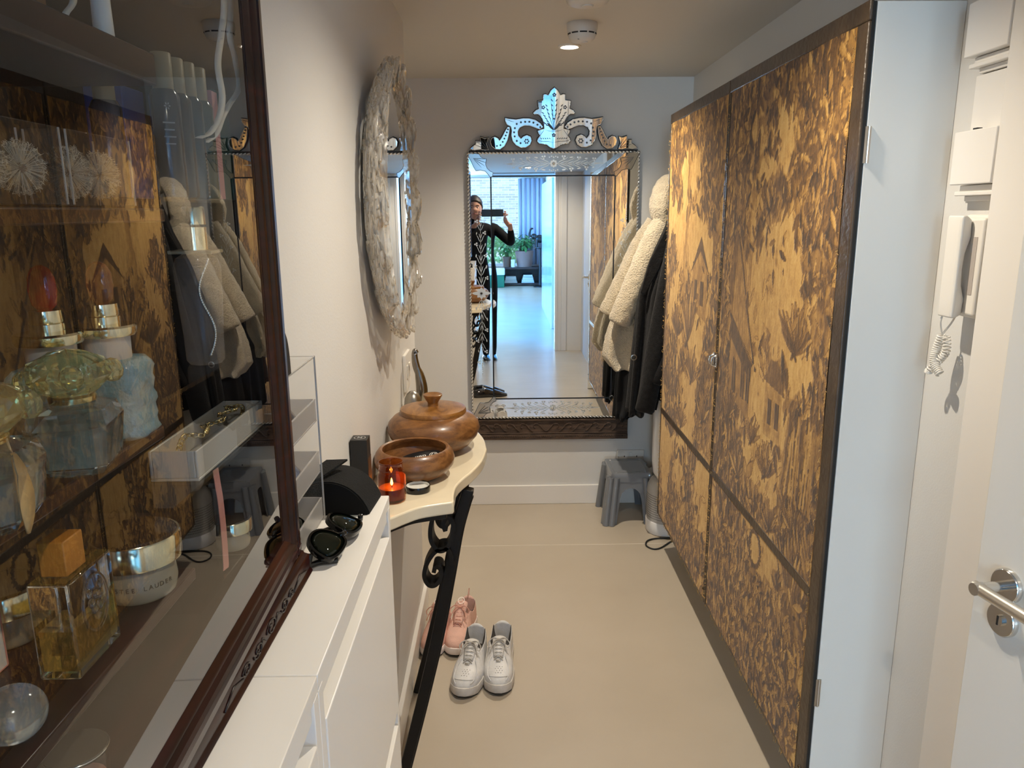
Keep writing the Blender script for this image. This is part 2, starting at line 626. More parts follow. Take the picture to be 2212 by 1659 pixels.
class Weave:
    """tone picture of a woven verdure landscape; s across, t upward, both 0..1"""

    def __init__(s, W, H):
        s.W, s.H = W, H
        s.S, s.Tt = np.meshgrid(np.linspace(0, 1, W), np.linspace(0, 1, H))
        s.asp = H / W
        s.T = .80 + .16 * (vnoise(W, H, 70) - .5) + .10 * (vnoise(W, H, 12, 2) - .5)

    def blob(s, cx, cy, rx, ry):
        return np.exp(-(((s.S - cx) / rx) ** 2 + ((s.Tt - cy) / ry) ** 2))

    def stamp(s, x, y, L, wd, ang, tone, op=1.0, edge=None):
        x, y = x * (s.W - 1), y * (s.H - 1)
        x0, x1 = int(max(0, x - L)), int(min(s.W, x + L + 1))
        y0, y1 = int(max(0, y - L)), int(min(s.H, y + L + 1))
        if x1 <= x0 or y1 <= y0:
            return
        X, Y = np.meshgrid(np.arange(x0, x1) - x, np.arange(y0, y1) - y)
        u = (X * cos(ang) + Y * sin(ang)) / L
        v = (-X * sin(ang) + Y * cos(ang)) / L
        prof = wd * np.clip(1 - u * u, 0, 1) * (1 - .35 * u)
        m = (np.abs(v) < prof)
        sub = s.T[y0:y1, x0:x1]
        if edge is not None:
            me = np.abs(v) < prof + .10
            sub[me & ~m] = sub[me & ~m] * .4 + edge * .6
        sub[m] = sub[m] * (1 - op) + op * (tone + .12 * (v[m] / (wd + 1e-3)))

    def poly(s, pts, tone, op=1.0):
        inside = np.zeros_like(s.T, bool)
        n = len(pts)
        for i in range(n):
            (xa, ya), (xb, yb) = pts[i], pts[(i + 1) % n]
            c = ((ya > s.Tt) != (yb > s.Tt)) & (s.S < (xb - xa) * (s.Tt - ya) / (yb - ya + 1e-9) + xa)
            inside ^= c
        tn = tone if np.isscalar(tone) else tone[inside]
        s.T[inside] = s.T[inside] * (1 - op) + op * tn

    def line(s, x0, y0, x1, y1, wd, tone, wob=.0):
        n = int(max(abs(x1 - x0) * s.W, abs(y1 - y0) * s.H)) + 2
        ph = rng.random() * 6
        for i in range(n):
            k = i / (n - 1)
            x = (x0 + (x1 - x0) * k + wob * sin(k * 9 + ph)) * (s.W - 1)
            y = (y0 + (y1 - y0) * k) * (s.H - 1)
            a, b, c, d = int(max(0, x - wd)), int(min(s.W, x + wd + 1)), int(max(0, y - wd)), int(min(s.H, y + wd + 1))
            s.T[c:d, a:b] = s.T[c:d, a:b] * .25 + tone * .75

    def trunk(s, x, y0, y1, wd, tone=.42, lean=0):
        e = (vnoise(s.W, s.H, 26, 3) - .5) * .10
        xc = x + lean * (s.Tt - y0) + e
        m = (np.abs(s.S - xc) < wd) & (s.Tt > y0) & (s.Tt < y1)
        k = (s.S - xc) / wd
        bark = vnoise(s.W, s.H, 5, 2)
        s.T[m] = (tone + .16 * k + .22 * (bark - .5))[m]

    def foliage(s, D, n, dark=(.10, .40), size=(3, 11), lights=.27):
        nz = vnoise(s.W, s.H, 42, 4)
        A = np.clip(D * 1.3 + (nz - .5) * 2.7 - .06, 0, 1)
        wsh = sstep(A, .40, .52)
        s.T = s.T * (1 - wsh) + wsh * (.50 + .30 * (vnoise(s.W, s.H, 9, 3) - .5))
        w2 = sstep(A + .5 * (vnoise(s.W, s.H, 16, 3) - .5), .62, .72)
        s.T = s.T * (1 - w2) + w2 * (.24 + .25 * (vnoise(s.W, s.H, 7, 2) - .5))
        p = (A ** 2.6 + 1e-4).ravel()
        idx = rng.choice(p.size, n, p=p / p.sum())
        for q in idx:
            y, x = divmod(int(q), s.W)
            a = -pi / 2 + rng.normal(0, .60)
            L = rng.uniform(*size)
            lt = rng.random() < lights
            tone = rng.uniform(.55, .80) if lt else rng.uniform(*dark)
            s.stamp(x / s.W, y / s.H, L, rng.uniform(.20, .40), a, tone, .88, edge=.22 if lt else None)

    def fern(s, x, y, r, n=14, spread=2.2, tone=(.25, .75), up=pi / 2):
        for i in range(n):
            a = up + spread * (i / (n - 1) - .5)
            L = r * rng.uniform(.7, 1.1)
            s.stamp(x + cos(a) * L * .55 / s.W, y + sin(a) * L * .55 / s.H, L * .55, .13, a, rng.uniform(*tone), .95, edge=.15)


PX = .0033


def near_door(W, H):
    k = Weave(W, H)
    D = (.95 * k.blob(.74, .86, .26, .17) + .7 * k.blob(.10, .86, .16, .20) + .55 * k.blob(.90, .68, .10, .14) + .7 * k.blob(.38, .99, .5, .05)
         + .75 * k.blob(.08, .55, .10, .30) + .72 * k.blob(.85, .40, .18, .18) + .62 * k.blob(.25, .35, .2, .14) + .30 * k.blob(.5, .12, .6, .16)
         + .5 * k.blob(.45, .28, .3, .08))
    k.trunk(.93, .30, .98, .030, .45, -.04)
    k.trunk(.985, .25, .98, .02, .68, 0)
    k.trunk(.055, .28, 1.0, .05, .40, .05)
    k.foliage(D, 5200)
    # cottage: roof, gable, walls, windows
    rf = .60 + .20 * (vnoise(W, H, 6, 2) - .5)
    k.poly([(.14, .60), (.40, .535), (.26, .705), (.19, .74)], rf)
    k.poly([(.14, .60), (.19, .74), (.16, .75), (.10, .66)], .35)
    for i in range(9):
        f = i / 9
        k.line(.145 + .25 * f, .60 - .062 * f, .185 + .08 * f, .735 - .03 * f, 0, .42)
    k.line(.13, .602, .42, .53, 1, .12)
    k.line(.19, .74, .41, .53, 1, .15)
    k.poly([(.15, .46), (.38, .44), (.40, .535), (.15, .597)], .52 + .2 * (vnoise(W, H, 7, 2) - .5))
    k.poly([(.15, .56), (.40, .50), (.40, .532), (.15, .597)], .20)
    for x in (.19, .285, .34):
        k.poly([(x, .47), (x + .035, .467), (x + .035, .525), (x, .53)], .16)
        k.line(x + .017, .468, x + .017, .527, 0, .65)
    k.poly([(.38, .44), (.405, .44), (.405, .54), (.38, .53)], .75)
    k.poly([(.30, .66), (.33, .65), (.33, .72), (.30, .725)], .55)
    k.line(.30, .725, .335, .718, 1, .15)
    k.poly([(.52, .44), (.66, .44), (.66, .52), (.52, .53)], .66 + .25 * (vnoise(W, H, 6, 2) - .5))
    k.poly([(.50, .525), (.68, .515), (.62, .56), (.55, .56)], .34)
    for x in (.55, .61):
        k.poly([(x, .46), (x + .03, .46), (x + .03, .50), (x, .50)], .2)
    # palisade, reeds, ferns, path
    for i in range(12):
        x = .69 + .018 * i
        k.line(x, .38, x + rng.uniform(-.02, .03), .50 + rng.uniform(-.03, .02), 1, rng.choice([.3, .7, .55]))
    for x, y, r in ((.72, .585, 34), (.55, .375, 26), (.30, .33, 30), (.80, .33, 28), (.16, .42, 26), (.62, .30, 24), (.42, .41, 20)):
        k.fern(x, y, r)
    for x, y, r in ((.88, .24, 60), (.80, .22, 54), (.94, .27, 50)):
        k.fern(x, y, r, 11, 1.2, (.5, .82))
    # fowl, pitcher and wheel shapes by the path
    k.stamp(.40, .335, 22, .42, 1.9, .70, .9, edge=.12)
    k.stamp(.43, .365, 12, .4, .9, .55, .9, edge=.12)
    for i in range(26):
        a = i / 26 * 2 * pi
        k.stamp(.36 + .055 * cos(a), .265 + .034 * sin(a), 3.2, .8, a, .25, .9)
        k.stamp(.52 + .05 * cos(a), .245 + .030 * sin(a), 3, .8, a, .22, .9)
    k.poly([(.33, .275), (.43, .27), (.44, .285), (.34, .29)], .72)
    D2 = .8 * k.blob(.35, .07, .5, .12) + .7 * k.blob(.72, .10, .25, .10) + .35 * k.blob(.5, .2, .5, .05)
    k.foliage(D2, 1800, size=(4, 9), lights=.5)
    return finish(k)


def finish(k):
    W, H = k.W, k.H
    hatch = vnoise(W * 4, H, 9, 3)[:, ::4]
    pos = np.clip(k.T + .34 * (hatch - .5) + .12 * (vnoise(W, H, 4, 2) - .5), 0, 1)
    return .11 + .90 * pos


def far_door(W, H):
    k = Weave(W, H)
    D = (.95 * k.blob(.20, .93, .2, .13) + .6 * k.blob(.62, .97, .3, .08) + .6 * k.blob(.95, .78, .10, .22) + .55 * k.blob(.75, .86, .12, .12)
         + .30 * k.blob(.5, .12, .6, .17) + .65 * k.blob(.2, .40, .3, .12) + .65 * k.blob(.85, .45, .2, .2) + .55 * k.blob(.1, .62, .12, .12))
    k.trunk(.42, .30, 1.0, .035, .62, .02)
    k.trunk(.93, .30, 1.0, .05, .5, -.02)
    k.foliage(D, 4600)
    k.poly([(.55, .58), (.80, .56), (.80, .66), (.68, .72), (.55, .66)], .58 + .2 * (vnoise(W, H, 6, 2) - .5))
    k.poly([(.52, .65), (.68, .73), (.84, .65), (.68, .70)], .2)
    for x in (.60, .70):
        k.poly([(x, .59), (x + .05, .59), (x + .05, .64), (x, .64)], .2)
    for x, y, r in ((.3, .50, 34), (.15, .36, 30), (.6, .42, 32), (.82, .36, 30), (.45, .30, 26), (.25, .25, 24)):
        k.fern(x, y, r)
    k.fern(.5, .5, 60, 12, 1.5, (.4, .8))
    k.foliage(.8 * k.blob(.5, .06, .7, .12), 1600, size=(4, 9), lights=.5)
    return finish(k)


def tapestry_mat():
    t = NT('tapestry')
    a = t.n('ShaderNodeAttribute', _attribute_name='tone')
    nz = t.n('ShaderNodeTexNoise', Vector=t.coord('Object', (1, 60, 400)), Scale=4.0, Detail=3)
    n2 = t.n('ShaderNodeTexNoise', Vector=t.coord('Object', (1, 1, 1)), Scale=160.0, Detail=3)
    ad = t.n('ShaderNodeMath', _operation='ADD', i0=nz.outputs[0], i1=n2.outputs[0])
    mu = t.n('ShaderNodeMath', _operation='MULTIPLY_ADD', i0=ad.outputs[0], i1=.22, i2=a.outputs['Fac'])
    sb = t.n('ShaderNodeMath', _operation='SUBTRACT', i0=mu.outputs[0], i1=.22)
    c = t.ramp(sb.outputs[0], [(0, hx('22160a')), (.2, hx('432d12')), (.42, hx('745021')), (.62, hx('9f7433')), (.82, hx('c69a50')), (1, hx('d8b26a'))])
    b = t.bsdf(Base__Color=c, Roughness=.85)
    b.inputs['Specular IOR Level'].default_value = .2
    b.inputs['Sheen Weight'].default_value = .15
    bp = t.n('ShaderNodeBump', Height=sb.outputs[0], Strength=.55, Distance=.004)
    t.t.links.new(bp.outputs[0], b.inputs['Normal'])
    return t.m


TAP = tapestry_mat()
LEATHER = pm('worn_leather', hx('46382a'), .38, bump=.25, bscale=70, var=.35, vscale=14)
STUD = pm('dark_stud', hx('5a4c3c'), .25, .9)
CARC = pm('cupboard_white', hx('e4e1da'), .4)
FX, FZ0, FZ1, FY0, FY1, FSP, FMID = .71, .186, 1.937, 1.556, 3.30, 2.462, .682

cup = thing('tapestry_cupboard', 'tall shallow wall cupboard whose two doors are covered in brown verdure tapestry', 'cupboard', (.80, 2.43, FZ0))
g = G()
g.box((.7185, FY0, FZ0), (.89, FY0 + .018, FZ1)).box((.7185, FY1 - .02, FZ0), (.94, FY1, FZ1)).box((.7185, FY0 + .0182, FZ1 - .018), (.938, FY1 - .0202, FZ1))
g.box((.7185, FY0 + .0182, FZ0), (.938, FY1 - .0202, FZ0 + .018)).box((.92, FY0 + .0182, FZ0 + .0182), (.938, FY1 - .0202, FZ1 - .0182)).box((.74, FSP - .009, FZ0 + .0185), (.919, FSP + .009, FZ1 - .0185))
carc = g.build('carcass', CARC, cup, bevel=.0015)


def tap_panel(T, ya, yb, z0, z1, door, y_of_col, z_of_row):
    """cloth over part of a door: grid with the woven tone on its vertices"""
    H, W = T.shape
    cols = [i for i in range(W) if ya <= y_of_col(i) <= yb]
    rows = [j for j in range(H) if z0 <= z_of_row(j) <= z1]
    ci, rj = np.array(cols), np.array(rows)
    sub = T[np.ix_(rj, ci)]
    Y, Z = np.meshgrid(np.array([y_of_col(i) for i in cols]), np.array([z_of_row(j) for j in rows]))
    X = FX - .0035 + .0016 * np.sin(Y * 21 + Z * 5) * np.sin(Z * 9)
    org = ORG[door.name].translation
    co_ = np.stack([X - org.x, Y - org.y, Z - org.z], -1).reshape(-1, 3)
    h, wd = sub.shape
    q = np.arange(h * wd).reshape(h, wd)
    fc = np.stack([q[:-1, :-1], q[1:, :-1], q[1:, 1:], q[:-1, 1:]], -1).reshape(-1, 4)
    me = bpy.data.meshes.new('tapestry_panel')
    me.vertices.add(len(co_))
    me.vertices.foreach_set('co', co_.astype(np.float32).ravel())
    me.loops.add(fc.size)
    me.loops.foreach_set('vertex_index', fc.ravel().astype(np.int32))
    me.polygons.add(len(fc))
    me.polygons.foreach_set('loop_start', np.arange(0, fc.size, 4, dtype=np.int32))
    me.update(calc_edges=True)
    at = me.attributes.new('tone', 'FLOAT', 'POINT')
    at.data.foreach_set('value', np.clip(sub, 0, 1).astype(np.float32).ravel())
    me.materials.append(TAP)
    o = bpy.data.objects.new('tapestry_panel', me)
    C.objects.link(o)
    o.parent = door
    return o


def tapestry_door(painter, ya, yb, far, label):
    d = G().box((FX, ya, FZ0), (.717, yb, FZ1)).build('door', BLACKM, cup, label=label)
    W, H = int((yb - ya) / PX), int((FZ1 - FZ0) / PX)
    T = painter(W, H)
    yc = lambda i: yb - (yb - ya) * i / (W - 1)      # s runs from the far edge
    zr = lambda j: FZ0 + (FZ1 - FZ0) * j / (H - 1)
    a, b = (ya + .012, yb - .012) if far else (ya + .050, yb - .012)
    tap_panel(T, a, b, FZ0 + .008, FMID - .012, d, yc, zr)
    tap_panel(T, a, b, FMID + .012, FZ1 - .03, d, yc, zr)
    X0, X1 = FX - .0055, FX + .003
    G().box((X0, ya, FZ1 - .034), (X1, yb, FZ1 + .004)).build('top_strip', LEATHER, d, bevel=.003)
    G().box((X0, a, FMID - .013), (X1, b, FMID + .013)).build('rail_strip', LEATHER, d, bevel=.003)
    G().box((X0, b, FZ0), (X1, yb, FZ1 - .0342)).build('edge_strip', LEATHER, d, bevel=.003)
    G().box((X0, ya, FZ0), (X1, a, FZ1 - .0342)).build('edge_strip', LEATHER, d, bevel=.003)
    G().box((X0 + .002, a + .0002, FZ0 - .002), (X1, b - .0002, FZ0 + .01)).build('bottom_strip', LEATHER, d, bevel=.002)
    sg = G().ell((X0, 0, 0), (.0045, .0058, .0058), 10, 6).build('stud', STUD, d, smooth=180, local=True)
    sg.matrix_local = ORG[d.name].inverted() @ M.Translation((0, ya + (.012 if far else .024), FZ0 + .05))
    n = 0
    for k in range(1, 24):
        if not far:
            again(sg, M.Translation((0, 0, .0735 * k)), d)
    L = int((yb - ya) / .115)
    for k in range(1, L + 1):
        again(sg, M.Translation((0, .10 * k, FZ1 - FZ0 - .064)), d)
        again(sg, M.Translation((0, .10 * k, FMID - FZ0 - .05)), d)
    # loose threads along the cut edges of the cloth
    fr = G()
    for e, sgn in ((a, 1), (b, -1)):
        for k in range(170):
            z = random.uniform(FZ0 + .02, FZ1 - .05)
            l = random.uniform(.004, .013)
            p = V((X0 - .0005, e + sgn * random.uniform(0, .004), z))
            q = p + V((-random.uniform(.001, .006), -sgn * l * random.uniform(.2, 1), random.uniform(-l, l)))
            fr.tube([p, (p + q) / 2 + V((-.002, 0, 0)), q], .0006, 3)
    for k in range(60):
        y = random.uniform(a, b)
        p = V((X0 + .002, y, FZ0 + .004))
        fr.tube([p, p + V((-.002, random.uniform(-.006, .006), -random.uniform(.003, .014)))], .0006, 3)
    fr.build('frayed_threads', pm('thread', hx('bb9558'), .9), d, kind='stuff')
    return d


dn_ = tapestry_door(near_door, FY0, FSP - .002, False, 'nearer tapestry door with a cottage scene and studded leather edge')
df_ = tapestry_door(far_door, FSP + .002, FY1, True, 'farther, narrower-looking tapestry door with trees')
for d, y in ((dn_, FSP - .016), (df_, FSP + .012)):
    pl = G().box((FX - .012, y - .006, 1.045), (FX - .006, y + .008, 1.093)).build('latch_plate', CHROME, d, bevel=.001)
    G().tube([(FX - .010, y + .001, 1.05), (FX - .024, y + .001, 1.056), (FX - .026, y + .001, 1.068), (FX - .024, y + .001, 1.08), (FX - .010, y + .001, 1.086)], .003, 8).build('latch_loop', CHROME, pl, smooth=60)
for z in (1.62, 1.56, .45, .4):
    pass
for z in (1.64, .42):
    G().box((FX + .006, FY0 - .0012, z), (.728, FY0, z + .07)).tube([(FX + .013, FY0 - .002, z), (FX + .013, FY0 - .002, z + .07)], .0025, 8).build('hinge', STEEL, carc)

# ------------------------------------------------------------------ etched mirror on the end wall
MY = 3.874
MX0, MX1, MZ0, MZ1 = -.168, .682, .489, 1.843
IX0, IX1, IZ0, IZ1 = -.052, .561, .598, 1.726
BKM = pm('mirror_black_edge', (.008, .007, .007), .35)
mir = thing('venetian_mirror', 'large etched wall mirror with a scrolled crest, hung above the carved ledge', 'mirror', (.257, MY, MZ0))
G().box((MX0, MY + .006, MZ0), (MX1, 3.9, MZ1)).build('backing_board', BKM, mir, bevel=.002)
G().box((IX0 + .003, MY - .001, IZ0 + .003), (IX1 - .003, MY + .004, IZ1 - .003)).build('centre_pane', MIRROR, mir)


def poly_fan(g, pts, fn):
    g.add([fn(*p) for p in pts], [tuple(range(len(pts)))])


def crescent(x, y, L, w, a, bend=.25, n=6):
    """curved leaf outline"""
    up, dn = [], []
    for i in range(n + 1):
        t = i / n
        u = t * L
        c = bend * L * sin(pi * t * .5) ** 2
        h = w * sin(pi * min(1, t * 1.02)) ** .7
        up.append((u, c + h))
        dn.append((u, c - h))
    o = up + dn[::-1]
    ca, sa = cos(a), sin(a)
    return [(x + p * ca - q * sa, y + p * sa + q * ca) for p, q in o]


def disc(x, y, r, n=10):
    return [(x + r * cos(2 * pi * i / n), y + r * sin(2 * pi * i / n)) for i in range(n)]


def sprig(L, W, n, tip=True):
    """half-spray along +x from 0 to L, width W: fountain leaves with berry trios"""
    P = []
    stp = L * .80 / n
    for i in range(n):
        x = L * .03 + stp * i
        k = 1 - .45 * i / n
        for sgn in (1, -1):
            P.append(crescent(x, 0, W * .66 * k, W * .023 * k, sgn * .95, -sgn * .42, 8))
            P.append(crescent(x + stp * .35, 0, W * .40 * k, W * .022 * k, sgn * .75, -sgn * .38, 7))
            bx, by = x + stp * .80, sgn * W * .36 * k
            if (i % 2 == 0) == (sgn > 0):
                for a in range(3):
                    P.append(disc(bx + W * .075 * cos(a * 2.094 + .5), by + W * .075 * sin(a * 2.094 + .5), W * .055, 9))
            else:
                P.append(crescent(bx - W * .12, by, W * .26 * k, W * .045 * k, 0, .1))
    P.append([(0, W * .012), (L * .8, W * .006), (L * .8, -W * .006), (0, -W * .012)])
    if tip:
        for i in range(6):
            P.append(disc(L * (.82 + .025 * i), 0, W * (.060 - .007 * i), 8))
        P.append([(L * .95, W * .02), (L * .95, -W * .02), (L * 1.02, 0)])
    return P


def strip(name, q, par, inner_y, outer_y):
    """bevelled mirror strip; q = 4 (x, z, outer?)"""
    v = [(x, outer_y if o else inner_y, z) for x, z, o in q]
    b = [(x, MY + .007, z) for x, z, o in q]
    g = G()
    g.add(v + b, [(0, 1, 2, 3), (7, 6, 5, 4), (0, 4, 5, 1), (1, 5, 6, 2), (2, 6, 7, 3), (3, 7, 4, 0)])
    return g.build(name, MIRROR, par)


yi = MY - .001
gp = .004
tilt_t, tilt_s, tilt_b = .0023, -.00095, .0016
tp = strip('top_strip', [(IX0 + gp, IZ1 + gp, 0), (IX1 - gp, IZ1 + gp, 0), (MX1 - .006, MZ1 - .008, 1), (MX0 + .006, MZ1 - .008, 1)], mir, yi, yi + tilt_t)
bt = strip('bottom_strip', [(IX0 + gp, IZ0 - gp, 0), (IX1 - gp, IZ0 - gp, 0), (MX1 - .006, MZ0 + .008, 1), (MX0 + .006, MZ0 + .008, 1)], mir, yi, yi + tilt_b)
lf = strip('side_strip', [(IX0 - gp, IZ0, 0), (IX0 - gp, IZ1, 0), (MX0 + .006, MZ1 - .012, 1), (MX0 + .006, MZ0 + .012, 1)], mir, yi, yi + tilt_s)
rg = strip('side_strip', [(IX1 + gp, IZ0, 0), (IX1 + gp, IZ1, 0), (MX1 - .006, MZ1 - .012, 1), (MX1 - .006, MZ0 + .012, 1)], mir, yi, yi + tilt_s)
EY = MY - .0022
xm = (MX0 + MX1) / 2
for par, zc, hw in ((tp, (IZ1 + MZ1) / 2, .085), (bt, (IZ0 + MZ0) / 2 + .002, .085)):
    g = G()
    for s_ in (1, -1):
        for p in sprig(.235, hw, 5):
            poly_fan(g, p, lambda x, y: (xm + s_ * (x + .012), EY, zc + y))
    for a in range(8):
        poly_fan(g, disc(xm + .013 * cos(a * pi / 4), zc + .013 * sin(a * pi / 4), .0058), lambda x, y: (x, EY - .0003, y))
    for a in range(5):
        for s_ in (1, -1):
            poly_fan(g, disc(xm + .02 * (a - 2) / 2, zc + s_ * (.030 + .004 * (a % 2)), .0035, 8), lambda x, y: (x, EY, y))
    g.build('etched_spray', ETCH, par, fix=False, kind='stuff')
    G().ell((xm, EY - .003, zc), .006, 10, 6).build('glass_boss', BEADGL, par, smooth=180)
zmid = 1.152
for par, xc in ((lf, (MX0 + IX0) / 2 + .002), (rg, (MX1 + IX1) / 2 - .002)):
    g = G()
    for s_ in (1, -1):
        for p in sprig(.42, .080, 6):
            poly_fan(g, p, lambda x, y: (xc + y, EY, zmid + s_ * (x + .02)))
    g.build('etched_spray', ETCH, par, fix=False, kind='stuff')
    g = G()
    for a in range(8):
        poly_fan(g, crescent(xc, zmid, .048 if a % 4 == 0 else .030, .009, a * pi / 4, 0), lambda x, y: (x, EY - .001 - .0004 * (a % 2), y))
    g.build('rosette', ETCH, par, fix=False)
    G().ell((xc, EY - .003, zmid), .006, 10, 6).build('glass_boss', BKM, par, smooth=180)
# corner plates
cq = [(50, 815), (120, 822), (190, 832), (215, 872), (245, 888), (280, 895), (268, 960), (285, 1010), (320, 1045), (356, 1062), (350, 1110), (322, 1121), (296, 1085), (262, 1045), (205, 1032), (150, 1040), (122, 990), (100, 935), (72, 880)]
KX, KZ = .002259 / 5.53, .00211 / 5.53
for sx in (1, -1):
    for sz in (1, -1):
        pts = []
        for u, v in cq:
            x = (u - 50) * KX
            z = (v - 815) * KZ
            pts.append(((MX0 + .002 + x) if sx > 0 else (MX1 - .002 - x), (MZ1 - .004 - z) if sz > 0 else (MZ0 + .004 + z)))
        g = G()
        g.prism(pts, (0, MY - .0025, 0), (1, 0, 0), (0, 0, 1), -.003)
        o = g.build('corner_plate', pm('corner_mirror', (.70, .69, .65), .12, 1.0) if sx * sz == 1 and sx == 1 else bpy.data.materials.get('corner_mirror', MIRROR), mir)
        g = G()
        cx = (MX0 + .03) if sx > 0 else (MX1 - .03)
        cz = (MZ1 - .03) if sz > 0 else (MZ0 + .03)
        for a in range(4):
            poly_fan(g, crescent(cx, cz, .075 - .008 * abs(a - 1.5), .0012, (-.95 + .25 * a) if True else 0, .1), lambda x, y: (cx + (x - cx) * sx, MY - .0062, cz + (y - cz) * sz))
        n = len(pts)
        for i in range(n):
            g.tube([(pts[i][0], MY - .0057, pts[i][1]), (pts[(i + 1) % n][0], MY - .0057, pts[(i + 1) % n][1])], .0011, 4)
        g.build('cut_lines', DARKETCH, o)
# twisted glass edging
for nm, a, b in (('top', (MX0, MZ1 - .006), (MX1, MZ1 - .006)), ('bottom', (MX0, MZ0 + .006), (MX1, MZ0 + .006)), ('l', (MX0 + .005, MZ0), (MX0 + .005, MZ1)), ('r', (MX1 - .005, MZ0), (MX1 - .005, MZ1))):
    L = sqrt((a[0] - b[0]) ** 2 + (a[1] - b[1]) ** 2)
    n = int(L / .0175)
    g = G()
    for i in range(n):
        t = (i + .5) / n
        c = (a[0] + (b[0] - a[0]) * t, MY - .002, a[1] + (b[1] - a[1]) * t)
        vert = abs(b[1] - a[1]) > .1
        mt = M.Translation(c) @ M.Rotation((pi / 2 if vert else 0) + .38, 4, 'Y')
        g.ell((0, 0, 0), (.0105, .004, .0042), 8, 5, mt)
    g.build('twisted_edging', BEADGL, mir, smooth=180)

# crest
pal = [(0, 50), (40, 85), (72, 140), (100, 128), (128, 132), (130, 200), (160, 205), (194, 208), (190, 260), (181, 300), (215, 315), (249, 350), (235, 368), (195, 365), (165, 385), (141, 420), (122, 480), (116, 540), (150, 545), (194, 562), (188, 590), (165, 622), (190, 655), (201, 690), (175, 722), (125, 728), (85, 735), (45, 768), (0, 785)]
big = [(1235, 520), (1270, 470), (1330, 430), (1400, 412), (1470, 410), (1560, 425), (1640, 414), (1688, 405), (1690, 440), (1665, 490), (1622, 512), (1612, 560), (1618, 620), (1600, 690), (1560, 740), (1500, 770), (1440, 768), (1390, 735), (1368, 680), (1385, 632), (1430, 612), (1475, 630), (1500, 658), (1530, 620), (1534, 570), (1512, 527), (1460, 501), (1400, 503), (1340, 525), (1280, 550)]
sml = [(1630, 517), (1658, 512), (1690, 560), (1730, 640), (1757, 680), (1772, 650), (1810, 630), (1850, 645), (1868, 690), (1855, 745), (1810, 785), (1750, 790), (1695, 750), (1655, 670), (1637, 590)]
lef = [(1885, 792), (1908, 720), (1886, 640), (1930, 652), (1982, 632), (1988, 682), (2040, 680), (2040, 722), (2080, 748), (2112, 778), (2060, 797), (1980, 787), (1930, 797)]
CU = 1109
LEAN = R(8.6)
CM = M.Translation((xm, MY, MZ1 + .004)) @ M.Rotation(LEAN, 4, 'X')


def crest_xy(u, v):
    return ((u - CU) * KX, (803 - v) * KZ)


def offset_poly(p, d):
    n = len(p)
    ar = sum(p[i][0] * p[(i + 1) % n][1] - p[(i + 1) % n][0] * p[i][1] for i in range(n))
    s_ = 1 if ar > 0 else -1
    o = []
    for i in range(n):
        a, b, c = V(p[i - 1]), V(p[i]), V(p[(i + 1) % n])
        t1, t2 = (b - a).normalized(), (c - b).normalized()
        n1 = V((t1.y, -t1.x)) * s_
        n2 = V((t2.y, -t2.x)) * s_
        m = n1 + n2
        m = m.normalized() if m.length > .2 else n1
        o.append(tuple(b + m * d))
    return o


def crest_piece(name, pts, cuts, label=None):
    g = G()
    g.prism(offset_poly(pts, .0035), (0, 0, 0), (1, 0, 0), (0, 0, 1), -.012)
    g.v = [tuple(CM @ (V(p) + V((0, .012, 0)))) for p in g.v]
    o = g.build(name, BKM, mir, label=label)
    g = G()
    g.prism(pts, (0, 0, 0), (1, 0, 0), (0, 0, 1), -.003)
    g.v = [tuple(CM @ (V(p) + V((0, .001, 0)))) for p in g.v]
    g.build('mirror_face', MIRROR, o)
    g = G()
    for p in cuts:
        poly_fan(g, p, lambda x, y: CM @ V((x, -.0028, y)))
    if cuts:
        g.build('etched_pattern', DARKETCH, o, fix=False)
    g = G()
    rim = [CM @ V((x, -.0015, y)) for x, y in offset_poly(pts, -.0012)]
    g.tube(rim, .0016, 5, closed=True)
    g.build('bevelled_rim', BEADGL, o, smooth=180)
    return o


full = [((CU + d), v) for d, v in pal] + [((CU - d), v) for d, v in pal[-2:0:-1]]
pp = [crest_xy(*p) for p in full]
cuts = []
bx0, by0 = crest_xy(CU, 560)
for sgn in (1, -1):
    for a, L in ((.05, .145), (.28, .125), (.55, .10), (.85, .075)):
        cuts.append(crescent(bx0, by0, L, .0013, pi / 2 - sgn * a, -sgn * .06))
        for k in (.45, .6, .75, .9):
            cuts.append(crescent(bx0 + sgn * sin(a) * L * k, by0 + cos(a) * L * k, .016, .0022, pi / 2 - sgn * (a + .7), sgn * .1))
    cuts.append(crescent(bx0, by0, .05, .006, pi / 2 - sgn * .75, 0))
    fx, fy = crest_xy(CU + sgn * 128, 285)
    cuts += [disc(fx + .006 * cos(a * 1.257), fy + .006 * sin(a * 1.257), .0036, 8) for a in range(5)]
    x2, y2 = crest_xy(CU + sgn * 140, 665)
    cuts += [crescent(x2 - sgn * .004 * k * 2.6, y2, .010, .002, .6 if sgn > 0 else pi - .6, 0) for k in range(5)]
    cuts.append(crescent(*crest_xy(CU, 715), .075, .0012, pi / 2 - sgn * .95, -sgn * .45))
    cuts.append(crescent(*crest_xy(CU + sgn * 116, 545), .035, .0011, -pi / 2 + sgn * .2, sgn * .35))
for q in ((CU, 138), (CU, 618)):
    fx, fy = crest_xy(*q)
    cuts += [disc(fx + .006 * cos(a * 1.257 + .3), fy + .006 * sin(a * 1.257 + .3), .0038, 8) for a in range(5)]
cuts += [disc(*crest_xy(CU, 420), .0042)]
cuts.append([crest_xy(CU - 116, 548), crest_xy(CU - 50, 566), crest_xy(CU + 50, 566), crest_xy(CU + 116, 548), crest_xy(CU + 50, 571), crest_xy(CU - 50, 571)])
crest_piece('palmette', pp, cuts)
